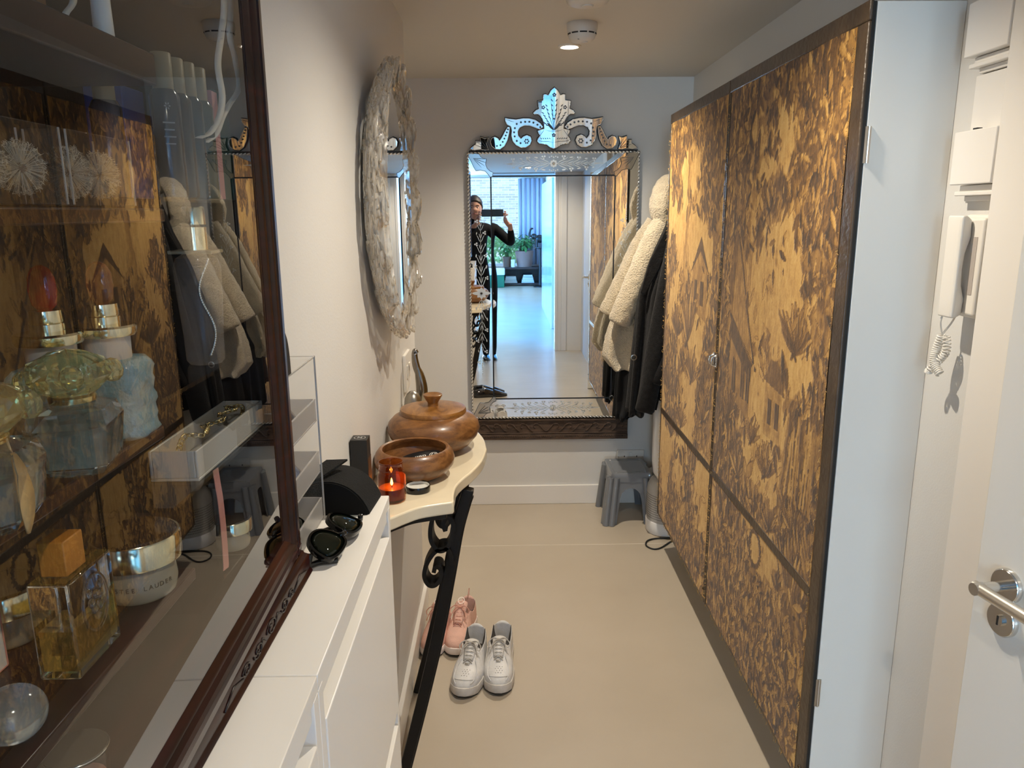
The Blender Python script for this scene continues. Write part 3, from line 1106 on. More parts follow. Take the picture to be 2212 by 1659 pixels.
dots = [(1270, 520), (1305, 490), (1352, 465), (1400, 455), (1450, 455), (1500, 460), (1550, 480), (1572, 530), (1582, 580), (1575, 630), (1550, 685), (1505, 712)]
sdots = [(1655, 545), (1668, 580), (1682, 618), (1698, 655), (1718, 695), (1745, 735), (1788, 745)]
for sgn in (1, -1):
    f = (lambda u: u) if sgn > 0 else (lambda u: 2 * CU - u)
    cuts = [disc(*crest_xy(f(u), v), .0048) for u, v in dots]
    fx, fy = crest_xy(f(1432), 690)
    cuts += [disc(fx + .009 * cos(a * 1.047), fy + .009 * sin(a * 1.047), .004, 8) for a in range(6)]
    cuts.append(crescent(*crest_xy(f(1688), 425), .045, .0011, pi if sgn > 0 else 0, .25 * sgn))
    crest_piece('large_scroll', [crest_xy(f(u), v) for u, v in big], cuts)
    crest_piece('small_scroll', [crest_xy(f(u), v) for u, v in sml], [disc(*crest_xy(f(u), v), .0042) for u, v in sdots])
    lx, ly = crest_xy(f(1895), 785)
    crest_piece('leaf_end', [crest_xy(f(u), v) for u, v in lef], [crescent(lx, ly, L, .0011, a if sgn > 0 else pi - a, .1 * sgn) for a, L in ((1.1, .05), (.8, .06), (.45, .06), (.2, .07))])
G().box((xm - .012, MY + .002, MZ1 - .01), (xm + .012, MY + .012, MZ1 + .03)).box((MX0 + .01, MY + .01, MZ1 - .01), (MX1 - .01, MY + .03, MZ1 + .006)).build('crest_support', BKM, mir)

# ---- carved ledge under it
led = thing('carved_ledge', 'dark carved wooden ledge with wave scrolls fixed under the large etched mirror', 'ledge', (.257, 3.8860, .371))
G().box((-.146, 3.8810, .371), (.657, 3.907, .484)).build('plank', CARVED, led, bevel=.004)
lp = G()
lp.box((-.146, 3.8750, .371), (.657, 3.8820, .398)).box((-.146, 3.8770, .404), (.657, 3.8820, .408))
lp.box((-.146, 3.8720, .474), (.657, 3.8820, .484)).build('moulding', CARVED, led, bevel=.003)
g = G()
for i in range(-5, 6):
    x = .257 + i * .070 + (.035 if i >= 0 else -.035) * 0
    s_ = -1 if i < 0 else 1
    P = []
    for k in range(26):
        t = k / 25
        if t < .45:
            q = t / .45
            P.append((x - s_ * (.036 - .04 * q), 3.8790, .417 + .042 * q ** 1.5))
        else:
            a = (t - .45) / .55 * 4.6
            r = .0185 * (1 - .6 * (t - .45) / .55)
            P.append((x + s_ * (.020 + r * cos(pi - a) * 1.0), 3.8790, .444 + r * sin(pi - a)))
    g.tube(P, .0032, 6)
g.build('wave_scroll', CARVED, led, smooth=180)
g = G()
for i in range(70):
    g.ell((-.14 + i * .0114, 3.8745, .3875), (.004, .0025, .0045), 6, 4)
g.build('bead_row', CARVED, led, smooth=180)

# ---- round mirror in a moulded glass ring, on the left wall
RC = V((-.33, 2.10, 1.577))
rm = thing('glass_rim_mirror', 'round wall mirror in a deep ribbed clear glass rim with a scalloped edge', 'mirror', tuple(RC))
NL = 18


def rimfn(u, v):
    a = u * 2 * pi
    sc = abs(cos(a * NL / 2)) ** .7
    d = .010 + .062 * v + .012 * v * v * (sc - .5)
    r = .285 + .070 * sin(min(1, v * 1.25) * pi / 2) - .065 * max(0, v - .62) / .38 * (1 - sc) - .012 * max(0, v - .6)
    q = V((cos(a) * 5.5, sin(a) * 5.5, v * 1.6))
    w_ = a * 9 + v * 2.6 + 3.0 * noise.noise(q)
    rid = 1 - abs(noise.noise(V((cos(a) * 13 + v * 3, sin(a) * 13, v * 5)))) * 2
    rid2 = 1 - abs(noise.noise(V((cos(a) * 24 - v * 7, sin(a) * 24, v * 9 + 4)))) * 2
    n_ = (.009 * rid ** 3 + .005 * rid2 ** 3 + .002 * sin(w_ * 3)) * (.5 + v * .5)
    return (RC.x + d, RC.y + (r + n_) * cos(a), RC.z + (r + n_) * sin(a))


def rib_glass():
    t = NT('ribbed_glass')
    tr_ = t.n('ShaderNodeBsdfTransparent', Color=(.95, .92, .86, 1))
    gl = t.n('ShaderNodeBsdfGlossy', Color=(1, .98, .94, 1), Roughness=.05)
    df = t.n('ShaderNodeBsdfDiffuse', Color=(.92, .90, .86, 1))
    tl = t.n('ShaderNodeBsdfTranslucent', Color=(.82, .79, .72, 1))
    lw = t.n('ShaderNodeLayerWeight', Blend=.55)
    nz = t.n('ShaderNodeTexNoise', Vector=t.coord('Object', (60, 40, 40)), Scale=1, Detail=4)
    bp = t.n('ShaderNodeBump', Height=nz.outputs[0], Strength=.6, Distance=.01)
    t.t.links.new(bp.outputs[0], gl.inputs['Normal'])
    body = t.n('ShaderNodeMixShader', Fac=.5, i1=df.outputs[0], i2=tl.outputs[0])
    m1 = t.n('ShaderNodeMixShader', Fac=.50, i1=tr_.outputs[0], i2=body.outputs[0])
    mf = t.n('ShaderNodeMath', _operation='MULTIPLY', i0=lw.outputs['Facing'], i1=.75)
    m2 = t.n('ShaderNodeMixShader', Fac=mf.outputs[0], i1=m1.outputs[0], i2=gl.outputs[0])
    t.surf(m2.outputs[0])
    return t.m


RIB = rib_glass()
G().grid(rimfn, 484, 44, closed_u=True).build('glass_rim', RIB, rm, smooth=180, fix=False)
st_ = G()
for i in range(300):                                   # poured strands of glass lying on the rim
    a0, v0 = random.random(), random.uniform(.05, .9)
    da, dv = random.uniform(-.05, .05), random.uniform(-.35, .35)
    P = []
    for k in range(9):
        t = k / 8
        u, v = a0 + da * t + .006 * sin(t * 9 + i), min(.97, max(.03, v0 + dv * t))
        p = V(rimfn(u % 1, v))
        o_ = V((0, p.y - RC.y, p.z - RC.z)).normalized()
        P.append(p + o_ * .003 + V((.001, 0, 0)))
    st_.tube(P, random.uniform(.0018, .0042), 5)
st_.build('glass_strands', RIB, rm, smooth=180, kind='stuff')
MM = M.Translation((RC.x + .048, RC.y, RC.z)) @ M.Rotation(R(90), 4, 'Y')
G().lathe([(.297, -.006), (.297, .002), (.292, .004)], 72, MM, cap0=True).build('mirror_edge', BKM, rm, smooth=30)
G().lathe([(0, .0045), (.292, .0045)], 72, MM).build('mirror_plate', MIRROR, rm)
G().lathe([(0, -.034), (.26, -.034), (.26, -.006), (0, -.006)], 48, MM).build('back_plate', BLACKM, rm)
hk = [(-.33, 1.905, 1.735), (-.318, 1.90, 1.742), (-.308, 1.895, 1.735), (-.306, 1.895, 1.715), (-.312, 1.90, 1.705)]
G().tube(spline(hk, 6), .003, 8).build('wall_hook', CHROME, rm, smooth=60)

# ------------------------------------------------------------------ coats at the far right
def fur(name, col):
    t = NT(name)
    v = t.coord('Object')
    n1 = t.n('ShaderNodeTexNoise', Vector=v, Scale=170, Detail=4)
    n2 = t.n('ShaderNodeTexNoise', Vector=v, Scale=22, Detail=3)
    ad = t.n('ShaderNodeMath', _operation='MULTIPLY_ADD', i0=n2.outputs[0], i1=.6, i2=n1.outputs[0])
    c = t.ramp(ad.outputs[0], [(.5, tuple(x * .68 for x in col)), (.95, col)])
    b = t.bsdf(Base__Color=c, Roughness=.95)
    b.inputs['Sheen Weight'].default_value = .5
    b.inputs['Sheen Roughness'].default_value = .6
    b.inputs['Specular IOR Level'].default_value = .1
    bp = t.n('ShaderNodeBump', Height=ad.outputs[0], Strength=.9, Distance=.012)
    t.t.links.new(bp.outputs[0], b.inputs['Normal'])
    return t.m


FUR = fur('cream_fur', hx('d3c2a4'))
WOOL = pm('charcoal_wool', hx('1f1e1e'), .95, bump=.5, bscale=260, var=.25, vscale=60, sheen=.08, spec=.1)
BLKCLOTH = pm('black_cloth', hx('0c0c0f'), .9, bump=.3, bscale=200, sheen=.03, spec=.15)


def interp(tab, z):
    tab = sorted(tab)
    if z <= tab[0][0]:
        return tab[0][1]
    for (a, x), (b, y) in zip(tab, tab[1:]):
        if z <= b:
            t = (z - a) / (b - a)
            return x + (y - x) * t
    return tab[-1][1]


def drape(name, mat, par, zs, L, Rr, Y0, Y1, folds=7, amp=.012, fuzz=0, seed=0, n=72, hem=0, label=None):
    """hanging cloth: closed cross-sections between left and right profiles L(z), R(z)"""
    rings = []
    for z in zs:
        a, b = interp(L, z), interp(Rr, z)
        y0, y1 = interp(Y0, z), interp(Y1, z)
        ring = []
        dn_z = (zs[0] - z) / (zs[0] - zs[-1])
        for j in range(n):
            th = 2 * pi * j / n
            c, s_ = cos(th), sin(th)
            ex = .75
            x = (a + b) / 2 + (b - a) / 2 * math.copysign(abs(c) ** ex, c)
            y = (y0 + y1) / 2 + (y1 - y0) / 2 * math.copysign(abs(s_) ** ex, s_)
            f = amp * (.35 + dn_z) * sin(folds * th + seed + 1.2 * sin(2 * th + seed) + z * 2.0)
            x += c * f * .5
            y += s_ * f * 1.3
            zz = z
            if hem and z == zs[-1]:
                zz += hem * sin(th * 2 + seed) * .6 + hem * c
            p = V((x, y, zz))
            if fuzz:
                q = noise.noise(p * 95) * .7 + noise.noise(p * 38) * .8
                p += V((c, s_, 0)) * q * fuzz
            ring.append(p)
        rings.append(ring)
    # close the hem inward
    c = sum((V(p) for p in rings[-1]), V()) / n
    rings.append([V(p).lerp(c, .12) + V((0, 0, .012)) for p in rings[-1]])
    rings.append([V(p).lerp(c, .6) + V((0, 0, .05)) for p in rings[-1]])
    return G().loft(rings).build(name, mat, par, smooth=180, label=label)


def zr_(a, b, n):
    return [a + (b - a) * i / (n - 1) for i in range(n)]


def sleeve(name, mat, par, path, rad, fuzz=0, squash=(1, .8), n=28, folds=0, label=None):
    P = [V(p) for p in spline(path, 9)]
    rings = []
    k = len(P)
    nr = V((0, 1, 0))
    for i, p in enumerate(P):
        t = (P[min(i + 1, k - 1)] - P[max(i - 1, 0)]).normalized()
        nr = (nr - t * nr.dot(t)).normalized()
        bn = t.cross(nr)
        f = i / (k - 1)
        r = interp([(j / (len(rad) - 1), v) for j, v in enumerate(rad)], f)
        ring = []
        for j in range(n):
            th = 2 * pi * j / n
            rr = r * (1 + (.07 * sin(folds * th + f * 9) if folds else 0))
            q = p + bn * cos(th) * rr * squash[0] + nr * sin(th) * rr * squash[1]
            if fuzz:
                q += (q - p).normalized() * (noise.noise(q * 95) * .7 + noise.noise(q * 40) * .8) * fuzz
            ring.append(q)
        rings.append(ring)
    e, tn = P[-1], (P[-1] - P[-2]).normalized()
    rings.append([(q - e) * .86 + e + tn * r * .16 for q in rings[-1]])
    rings.append([(q - e) * .62 + e - tn * r * .1 for q in rings[-2]])
    return G().loft(rings).build(name, mat, par, smooth=180, label=label)


def hook(y, z, which):
    h = thing('coat_hook', f'steel wall peg carrying the {which} coat behind the cupboard', 'hook', (.94, y, z))
    G().tube([(.94, y, z), (.80, y, z), (.775, y, z + .02)], .006, 8).build('peg', STEEL, h, smooth=60)
    G().lathe([(0, 0), (.018, 0), (.018, .006), (0, .006)], 20, M.Translation((.94, y, z)) @ M.Rotation(R(-90), 4, 'Y')).build('plate', STEEL, h, smooth=40)


# fur coat
fc = thing('fur_coat', 'cream fur coat hanging in front of the large etched mirror', 'coat', (.66, 3.64, .8))
drape('body', FUR, fc, zr_(1.50, .80, 60), [(.80, .535), (.86, .490), (.95, .500), (1.03, .522), (1.2, .590), (1.4, .668), (1.5, .715)],
      [(.80, .625), (1.03, .675), (1.33, .745), (1.5, .80)], [(.8, 3.55), (1.5, 3.60)], [(.8, 3.70), (1.5, 3.70)], 6, .014, .0045, 1.0, hem=-.012)
sleeve('sleeve', FUR, fc, [(.745, 3.57, 1.50), (.700, 3.555, 1.42), (.632, 3.54, 1.25), (.575, 3.535, 1.12), (.545, 3.535, 1.045)], [.048, .056, .060, .056, .053], .0045, label='long fur sleeve with a rounded cuff')
sleeve('sleeve', FUR, fc, [(.735, 3.70, 1.50), (.68, 3.72, 1.40), (.60, 3.73, 1.22), (.52, 3.735, 1.06)], [.045, .054, .056, .05], .0045)
sleeve('collar', FUR, fc, [(.83, 3.62, 1.67), (.775, 3.60, 1.685), (.738, 3.58, 1.645), (.724, 3.57, 1.57), (.738, 3.57, 1.50)], [.038, .046, .046, .050, .040], .004, squash=(.75, 1.15), label='soft turned-down fur collar')
hook(3.63, 1.69, 'cream fur')
# charcoal coat, in front of it
gc = thing('wool_coat', 'charcoal wool coat with long folds hanging beside the tapestry cupboard', 'coat', (.70, 3.46, .55))
drape('body', WOOL, gc, zr_(1.60, .63, 56), [(.63, .585), (.85, .600), (1.18, .622), (1.33, .668), (1.48, .735), (1.6, .77)],
      [(.63, .70), (1.0, .78), (1.6, .86)], [(.63, 3.40), (1.6, 3.43)], [(.63, 3.515), (1.6, 3.52)], 8, .020, 0, 2.2, hem=.012)
sleeve('sleeve', WOOL, gc, [(.80, 3.405, 1.52), (.755, 3.385, 1.30), (.715, 3.375, 1.05), (.675, 3.375, .82), (.645, 3.375, .66)], [.05, .055, .052, .046, .045], 0, folds=3)
sleeve('sleeve', WOOL, gc, [(.84, 3.42, 1.40), (.79, 3.375, 1.10), (.735, 3.362, .90), (.70, 3.36, .79)], [.045, .05, .045, .04], 0, folds=3)
g = G()
g.prism([(.640, 1.185), (.618, 1.195), (.655, 1.335), (.735, 1.50), (.765, 1.46), (.70, 1.30)], (0, 3.408, 0), (1, 0, 0), (0, 0, 1), -.012)
g.build('lapel', WOOL, gc, bevel=.004)
G().lathe([(.010, 0), (.014, .002), (.014, .005), (.010, .006)], 24, M.Translation((.592, 3.385, .905)) @ M.Rotation(R(90), 4, 'X')).build('ring_button', pm('pewter', hx('8d8b86'), .3, .9), gc, smooth=40)
hook(3.47, 1.58, 'charcoal wool')
# black coat, behind both
bc = thing('long_black_coat', 'longest black coat, hanging behind the fur coat with its hem against the carved ledge', 'coat', (.68, 3.74, .53))
drape('body', BLKCLOTH, bc, zr_(1.55, .56, 40), [(.56, .555), (.75, .560), (1.0, .60), (1.55, .78)],
      [(.56, .60), (.62, .69), (.70, .76), (.9, .86), (1.55, .88)], [(.56, 3.55), (.8, 3.52), (.95, 3.72), (1.55, 3.73)], [(.56, 3.79), (1.55, 3.80)], 7, .010, 0, .4, hem=.02)
sleeve('sleeve', BLKCLOTH, bc, [(.86, 3.45, 1.2), (.80, 3.44, .95), (.76, 3.44, .80), (.735, 3.44, .70)], [.05, .055, .05, .05], 0, folds=3)
hook(3.77, 1.53, 'longest black')
sc_ = thing('black_scarf', 'narrow black cloth hanging lowest, beside the white air purifier', 'scarf', (.78, 3.52, .45))
drape('cloth', BLKCLOTH, sc_, zr_(1.15, .47, 20), [(.47, .745), (.6, .735), (1.15, .80)], [(.47, .765), (.7, .80), (1.15, .86)], [(.47, 3.53), (1.15, 3.53)], [(.47, 3.56), (1.15, 3.575)], 5, .008, 0, .2, hem=.02)
hg = thing('wire_hanger', 'thin white wire clothes hanger poking out at the cupboard edge', 'hanger', (.72, 3.345, .87))
P = [(.722 + .030 * (1 - cos(t)) - .0, 3.352, .895 + .055 * sin(t) * 1.0) for t in [(-pi / 2) + pi * i / 16 for i in range(17)]]
G().tube([(.735 - .022 * cos(t), 3.352, .895 + .055 * sin(t)) for t in [(-pi / 2.2) + (2 * pi / 2.2) * i / 16 for i in range(17)]] + [(.80, 3.37, .96), (.86, 3.39, .97)], .0022, 7).build('wire', PLASTIC, hg, smooth=180)
rl = thing('red_lining', 'sliver of red cloth showing between the dark coats', 'cloth', (.77, 3.38, .80))
G().prism([(.745, .74), (.757, .73), (.775, .90), (.762, .90)], (0, 3.36, 0), (1, 0, 0), (0, 0, 1), -.01).build('cloth', RED, rl, bevel=.002)

# ------------------------------------------------------------------ step stool
GREYPL = pm('grey_plastic', hx('73767b'), .24, coat=.4)
sx0, sx1, sy0, sy1, sh = .535, .735, 3.615, 3.855, .268
ox, oy = .022, .020
sto = thing('step_stool', 'grey plastic step stool with fluted legs below the coats', 'stool', (.63, 3.735, 0))
g = G()
rr = spline([(sx0 + .02, sy0), (sx1 - .02, sy0), (sx1, sy0 + .02), (sx1, sy1 - .02), (sx1 - .02, sy1), (sx0 + .02, sy1), (sx0, sy1 - .02), (sx0, sy0 + .02)], 4, True)
cx_, cy_ = (sx0 + sx1) / 2, (sy0 + sy1) / 2
mk = lambda k, z: [(cx_ + (x - cx_) * k, cy_ + (y - cy_) * k, z) for x, y in rr]
g.loft([mk(1.03, sh - .045), mk(1.02, sh - .02), mk(1.0, sh - .006), mk(.97, sh), mk(.80, sh), mk(.77, sh - .003)])
g.build('seat', GREYPL, sto, smooth=40)
# side aprons with arched cut-outs
for (a, b, ax) in (((sx0, sy0), (sx1, sy0), 'x'), ((sx0, sy1), (sx1, sy1), 'x'), ((sx0, sy0), (sx0, sy1), 'y'), ((sx1, sy0), (sx1, sy1), 'y')):
    g = G()
    d = V((b[0] - a[0], b[1] - a[1], 0))
    L = d.length
    e = d.normalized()
    nrm = V((e.y, -e.x, 0))
    mid = V(((a[0] + b[0]) / 2 - cx_, (a[1] + b[1]) / 2 - cy_, 0))
    if nrm.dot(mid) < 0:
        nrm = -nrm
    arch = [(.03, 0), (.045, .13), (.055, .165), (.075, .185), (L / 2, .190), (L - .075, .185), (L - .055, .165), (L - .045, .13), (L - .03, 0)]
    out = [(0 - .008, 0)] + arch + [(L + .008, 0), (L, sh - .03), (0, sh - .03)]
    splay = nrm * .018
    v = []
    for off in (0, -.005):
        for x, z in out:
            k = 1 - z / (sh)
            v.append(V((a[0], a[1], 0)) + e * x + splay * k + nrm * off + V((0, 0, max(z, 0))))
    n = len(out)
    # triangulated by strips: arch side to outline
    f = [tuple(range(n)), tuple(range(2 * n - 1, n - 1, -1))] + [(i, (i + 1) % n, n + (i + 1) % n, n + i) for i in range(n)]
    g.add(v, f)
    g.build('apron', GREYPL, sto)
for x, y in ((sx0, sy0), (sx1, sy0), (sx0, sy1), (sx1, sy1)):
    ux, uy = (1 if x > cx_ else -1), (1 if y > cy_ else -1)
    g = G()
    for kx, ky in ((.004, .004), (-.024, .009), (.009, -.024)):
        b0 = V((x + ux * (.022 + kx), y + uy * (.020 + ky), 0.0))
        t0 = V((x + ux * (kx - .004), y + uy * (ky - .004), sh - .022))
        g.tube([b0, b0.lerp(t0, .5), t0], [.017, .0165, .0155], 14)
    g.build('leg', GREYPL, sto, smooth=50)

# ------------------------------------------------------------------ air purifier
WH = pm('purifier_white', hx('dcd9d6'), .3)
GRM = pm('purifier_grey', hx('a9a5a0'), .35)
ap = thing('air_purifier', 'white tower air purifier with a grey perforated base behind the cupboard', 'air purifier', (.83, 3.66, 0))
PC = V((.818, 3.535, 0))
PM = M.Translation(PC)
G().lathe([(0, 0), (.112, 0), (.117, .006), (.118, .062), (.115, .066), (0, .066)], 48, PM).build('base', WH, ap, smooth=40)
G().lathe([(.1145, .066), (.1145, .205), (.112, .235), (.098, .262), (.085, .272), (0, .272)], 48, PM, cap0=True).build('filter_drum', GRM, ap, smooth=50)
g = G()
for i in range(11):
    for k in range(46):
        a = pi * (.75 + .95 * k / 46) + (i % 2) * .032
        z = .085 + i * .0115
        p = PC + V((.1147 * cos(a), .1147 * sin(a), z))
        g.add([p + V((-sin(a) * .0026 * cos(q), cos(a) * .0026 * cos(q), .0026 * sin(q))) + V((cos(a), sin(a), 0)) * .0004 for q in [j * pi / 3 for j in range(6)]], [(0, 1, 2, 3, 4, 5)])
g.build('perforations', pm('hole_dark', hx('4a4744'), .7), ap, kind='stuff', fix=False)
lo = []
for z, hw in ((.270, .070), (.30, .088), (.36, .096), (.60, .096), (.68, .090), (.73, .070), (.755, .03)):
    lo.append([(PC.x + hw * cos(t), PC.y + .045 * math.copysign(abs(sin(t)) ** .6, sin(t)), z) for t in [2 * pi * j / 28 for j in range(28)]])
G().loft(lo).build('air_loop', WH, ap, smooth=60)
cb = thing('power_cable', 'black power cable looped on the floor beside the air purifier', 'cable', (.74, 3.37, .004))
P = spline([(.86, 3.42, .003), (.80, 3.385, .004), (.735, 3.315, .004), (.695, 3.30, .004), (.668, 3.335, .0045), (.68, 3.385, .005), (.72, 3.413, .005), (.79, 3.418, .006), (.87, 3.41, .008)], 8)
G().tube(P, .0038, 8).build('cord', BLACKM, cb, smooth=180)

# ------------------------------------------------------------------ socket and switch
so = thing('double_socket', 'white double wall socket above the grey step stool', 'socket', (.68, 3.905, .262))
pl = G().box((.606, 3.897, .224), (.752, 3.907, .300)).build('face_plate', PLASTIC, so, bevel=.003)
for x in (.646, .712):
    for dx, dz, w_, h_ in ((0, .015, .003, .008), (-.011, -.008, .006, .003), (.011, -.008, .006, .003)):
        G().box((x + dx - w_ / 2 - .001, 3.8962, .250 + dz - h_ / 2), (x + dx + w_ / 2 + .001, 3.8975, .250 + dz + h_ / 2)).build('pin_slot', BLACKM, pl)
G().box((.672, 3.894, .268), (.686, 3.898, .290)).build('rocker', PLASTIC, pl, bevel=.001)
for x in (.615, .743):
    G().lathe([(0, 0), (.003, 0), (.003, .001)], 12, M.Translation((x, 3.897, .262)) @ M.Rotation(R(90), 4, 'X')).build('screw', STEEL, pl)
sw = thing('light_switch', 'white light switch plate on the left wall beyond the round mirror', 'switch', (-.325, 2.50, 1.037))
pl = G().box((-.33, 2.435, .975), (-.320, 2.565, 1.099)).build('face_plate', PLASTIC, sw, bevel=.003)
for y in (2.475, 2.525):
    G().box((-.321, y - .012, 1.015), (-.316, y + .012, 1.06)).build('rocker', PLASTIC, pl, bevel=.0015)

# ------------------------------------------------------------------ console table
TZ = .9
ct = thing('console_table', 'wall console table with a serpentine cream marble top and black iron scroll legs', 'table', (-.22, 2.05, 0))
half = [(-.33, 1.515), (-.295, 1.535), (-.255, 1.558), (-.225, 1.592), (-.195, 1.622), (-.155, 1.640), (-.1195, 1.652), (-.1185, 1.662), (-.121, 1.70), (-.119, 1.755), (-.106, 1.805), (-.082, 1.870), (-.060, 1.955), (-.050, 2.053)]
cur = half[:1] + spline(half[1:7], 5) + spline(half[7:], 5)
out = cur + [(x, 2 * 2.053 - y) for x, y in cur[::-1][1:]]
top = G()
top.prism(out, (0, 0, TZ - .030), (1, 0, 0), (0, 1, 0), .030)
top.build('marble_top', MARBLE, ct, bevel=.004, seg=3)
ap_ = [(x - .018 if x > -.3 else x, y + (2.053 - y) * .035) for x, y in out]
G().prism(ap_, (0, 0, TZ - .048), (1, 0, 0), (0, 1, 0), .018).build('iron_apron', IRON, ct, bevel=.002)
legc = [(-.094, .855), (-.100, .835), (-.110, .805), (-.129, .734), (-.154, .602), (-.187, .438), (-.231, .255), (-.276, .08), (-.297, .0)]


def arc_pts(pts, n=8):
    return [(x, z) for x, z in spline(pts, n)]


for ly in (1.86, 2.245):
    lg = G().bar([(x, ly, z) for x, z in arc_pts(legc)], (0, .030, 0), .029).build('leg', IRON, ct, bevel=.002)
    G().bar([(x + .0165, ly, z) for x, z in arc_pts(legc[1:])], (0, .012, 0), .006).build('leg_rib', IRON, lg, bevel=.002)
    s1 = [(-.122, .845), (-.150, .838), (-.175, .812), (-.192, .765), (-.193, .722), (-.175, .694), (-.152, .702), (-.136, .742), (-.137, .775), (-.150, .785), (-.160, .768), (-.155, .748)]
    G().bar([(x, ly, z) for x, z in arc_pts(s1)], (0, .056, 0), .011).build('scroll', IRON, lg, bevel=.0015)
    s2 = [(-.140, .655), (-.146, .690), (-.162, .700), (-.186, .688), (-.207, .655), (-.214, .622), (-.203, .597), (-.185, .597), (-.170, .620), (-.172, .643), (-.184, .647), (-.189, .632)]
    G().bar([(x, ly, z) for x, z in arc_pts(s2)], (0, .056, 0), .011).build('scroll', IRON, lg, bevel=.0015)

# ---- wooden bowls
b1 = thing('lidded_bowl', 'large round teak bowl with a knobbed lid on the marble console', 'bowl', (-.1985, 2.06, TZ))
c = M.Translation((-.1985, 2.06, TZ)) @ M.Scale(1.05, 4)
G().lathe([(0, 0), (.060, 0), (.066, .002), (.095, .016), (.116, .040), (.1235, .060), (.119, .078), (.106, .092), (.092, .100), (.086, .103), (.080, .100), (.085, .09), (.11, .06), (.09, .02), (0, .012)], 72, c).build('body', TEAK, b1, smooth=40)
lid = G().lathe([(0, .101), (.084, .101), (.0875, .103), (.088, .110), (.086, .1145), (.070, .118), (.03, .1205), (0, .121)], 72, c).build('lid', TEAKLID, b1, smooth=40)
G().lathe([(0, .120), (.0145, .120), (.014, .125), (.0145, .130), (.019, .137), (.0255, .1485), (.0255, .1512), (.023, .1525), (.013, .149), (0, .1485)], 40, c).build('knob', TEAKLID, lid, smooth=50)
b2 = thing('open_bowl', 'smaller open teak bowl holding a black packet, in front of the lidded bowl', 'bowl', (-.226, 1.845, TZ))
c = M.Translation((-.2275, 1.835, TZ)) @ M.Scale(1.045, 4)
G().lathe([(0, 0), (.052, 0), (.058, .002), (.080, .014), (.094, .032), (.097, .047), (.0925, .062), (.085, .0715), (.081, .0735), (.0765, .0715), (.077, .066), (.086, .048), (.080, .026), (.055, .011), (0, .009)], 72, c).build('body', TEAK, b2, smooth=40)
pk = thing('black_packet', 'black packet with white print lying inside the open teak bowl', 'packet', (-.215, 1.85, TZ + .03))
KM = M.Translation((-.215, 1.858, TZ + .037)) @ M.Rotation(R(10), 4, 'X') @ M.Rotation(R(-8), 4, 'Y') @ M.Rotation(R(8), 4, 'Z')
oc = [(.052 * cos(2 * pi * i / 16) * 1.05, .034 * math.copysign(abs(sin(2 * pi * i / 16)) ** .6, sin(2 * pi * i / 16))) for i in range(16)]
G().loft([[(x * .94, y * .94, -.006) for x, y in oc], [(x, y, -.002) for x, y in oc], [(x, y, .003) for x, y in oc], [(x * .93, y * .93, .006) for x, y in oc]], mt=KM).build('pouch', pm('black_foil', (.012, .013, .015), .3, bump=.1, bscale=40), pk, smooth=40)
WHT = pm('white_print', hx('e8e6e0'), .5)
text_obj('print', 'deli  n', .021, KM @ M.Translation((-.010, 0, .0062)) @ M.Rotation(R(180), 4, 'Z') @ M.Scale(1, 4, (1, 0, 0)), WHT, pk)
g = G()
for r0, r1 in ((.0105, .0088),):
    g.add([(.034 + r * cos(2 * pi * i / 28), r * sin(2 * pi * i / 28), .0064) for r in (r0, r1) for i in range(28)], [(i, (i + 1) % 28, 28 + (i + 1) % 28, 28 + i) for i in range(28)], KM)
for i in range(4):
    a = i * pi / 2 + .4
    g.add([(.034 + .0075 * cos(a + d) * k, .0075 * sin(a + d) * k, .0064) for d, k in ((-.45, .95), (-.2, .4), (.2, .4), (.45, .95))], [(0, 1, 2, 3)], KM)
g.build('roundel', WHT, pk, fix=False)

# ---- candle and lid
cj = thing('candle_jar', 'lit candle in an amber glass jar on the marble console', 'candle', (-.262, 1.668, TZ))
AMB = thin_glass('amber_glass', (.77, .52, .30), 1.5)
AMB2 = thin_glass('amber_glass_inner', (.86, .55, .30), 1.2)
c = M.Translation((-.262, 1.668, TZ))
G().lathe([(0, .001), (.028, .001), (.0315, .004), (.032, .010), (.032, .060), (.0305, .067), (.0275, .0705), (.0270, .0725), (.0290, .0745), (.0290, .0765), (.0272, .0785), (.0272, .0905), (.0288, .0925), (.0285, .0950), (.0268, .0950), (.0258, .0905), (.0258, .0725), (.0295, .060), (.0295, .008), (0, .006)], 48, c).build('jar', AMB, cj, smooth=40)
WAX = NT('warm_wax')
bw = WAX.bsdf(Roughness=.4)
bw.inputs['Base Color'].default_value = (*hx('a5652c'), 1)
bw.inputs['Subsurface Weight'].default_value = .5
bw.inputs['Subsurface Radius'].default_value = (.02, .008, .003)
G().lathe([(0, .008), (.029, .008), (.029, .033), (.020, .032), (0, .0315)], 36, c).build('wax', WAX.m, cj, smooth=40)
G().tube([(-.262, 1.668, TZ + .031), (-.2615, 1.668, TZ + .038)], .0009, 6).build('wick', BLACKM, cj)
FL = NT('flame')
em = FL.n('ShaderNodeEmission', Color=(1, .52, .15, 1), Strength=22)
FL.surf(em.outputs[0])
G().lathe([(.0001, .036), (.0028, .0395), (.0033, .043), (.002, .049), (.0001, .055)], 12, c).build('flame', FL.m, cj, smooth=180)
lamp('candle_light', 'POINT', (-.262, 1.668, TZ + .046), .06, (1, .55, .2), shadow_soft_size=.004)
LB = G()
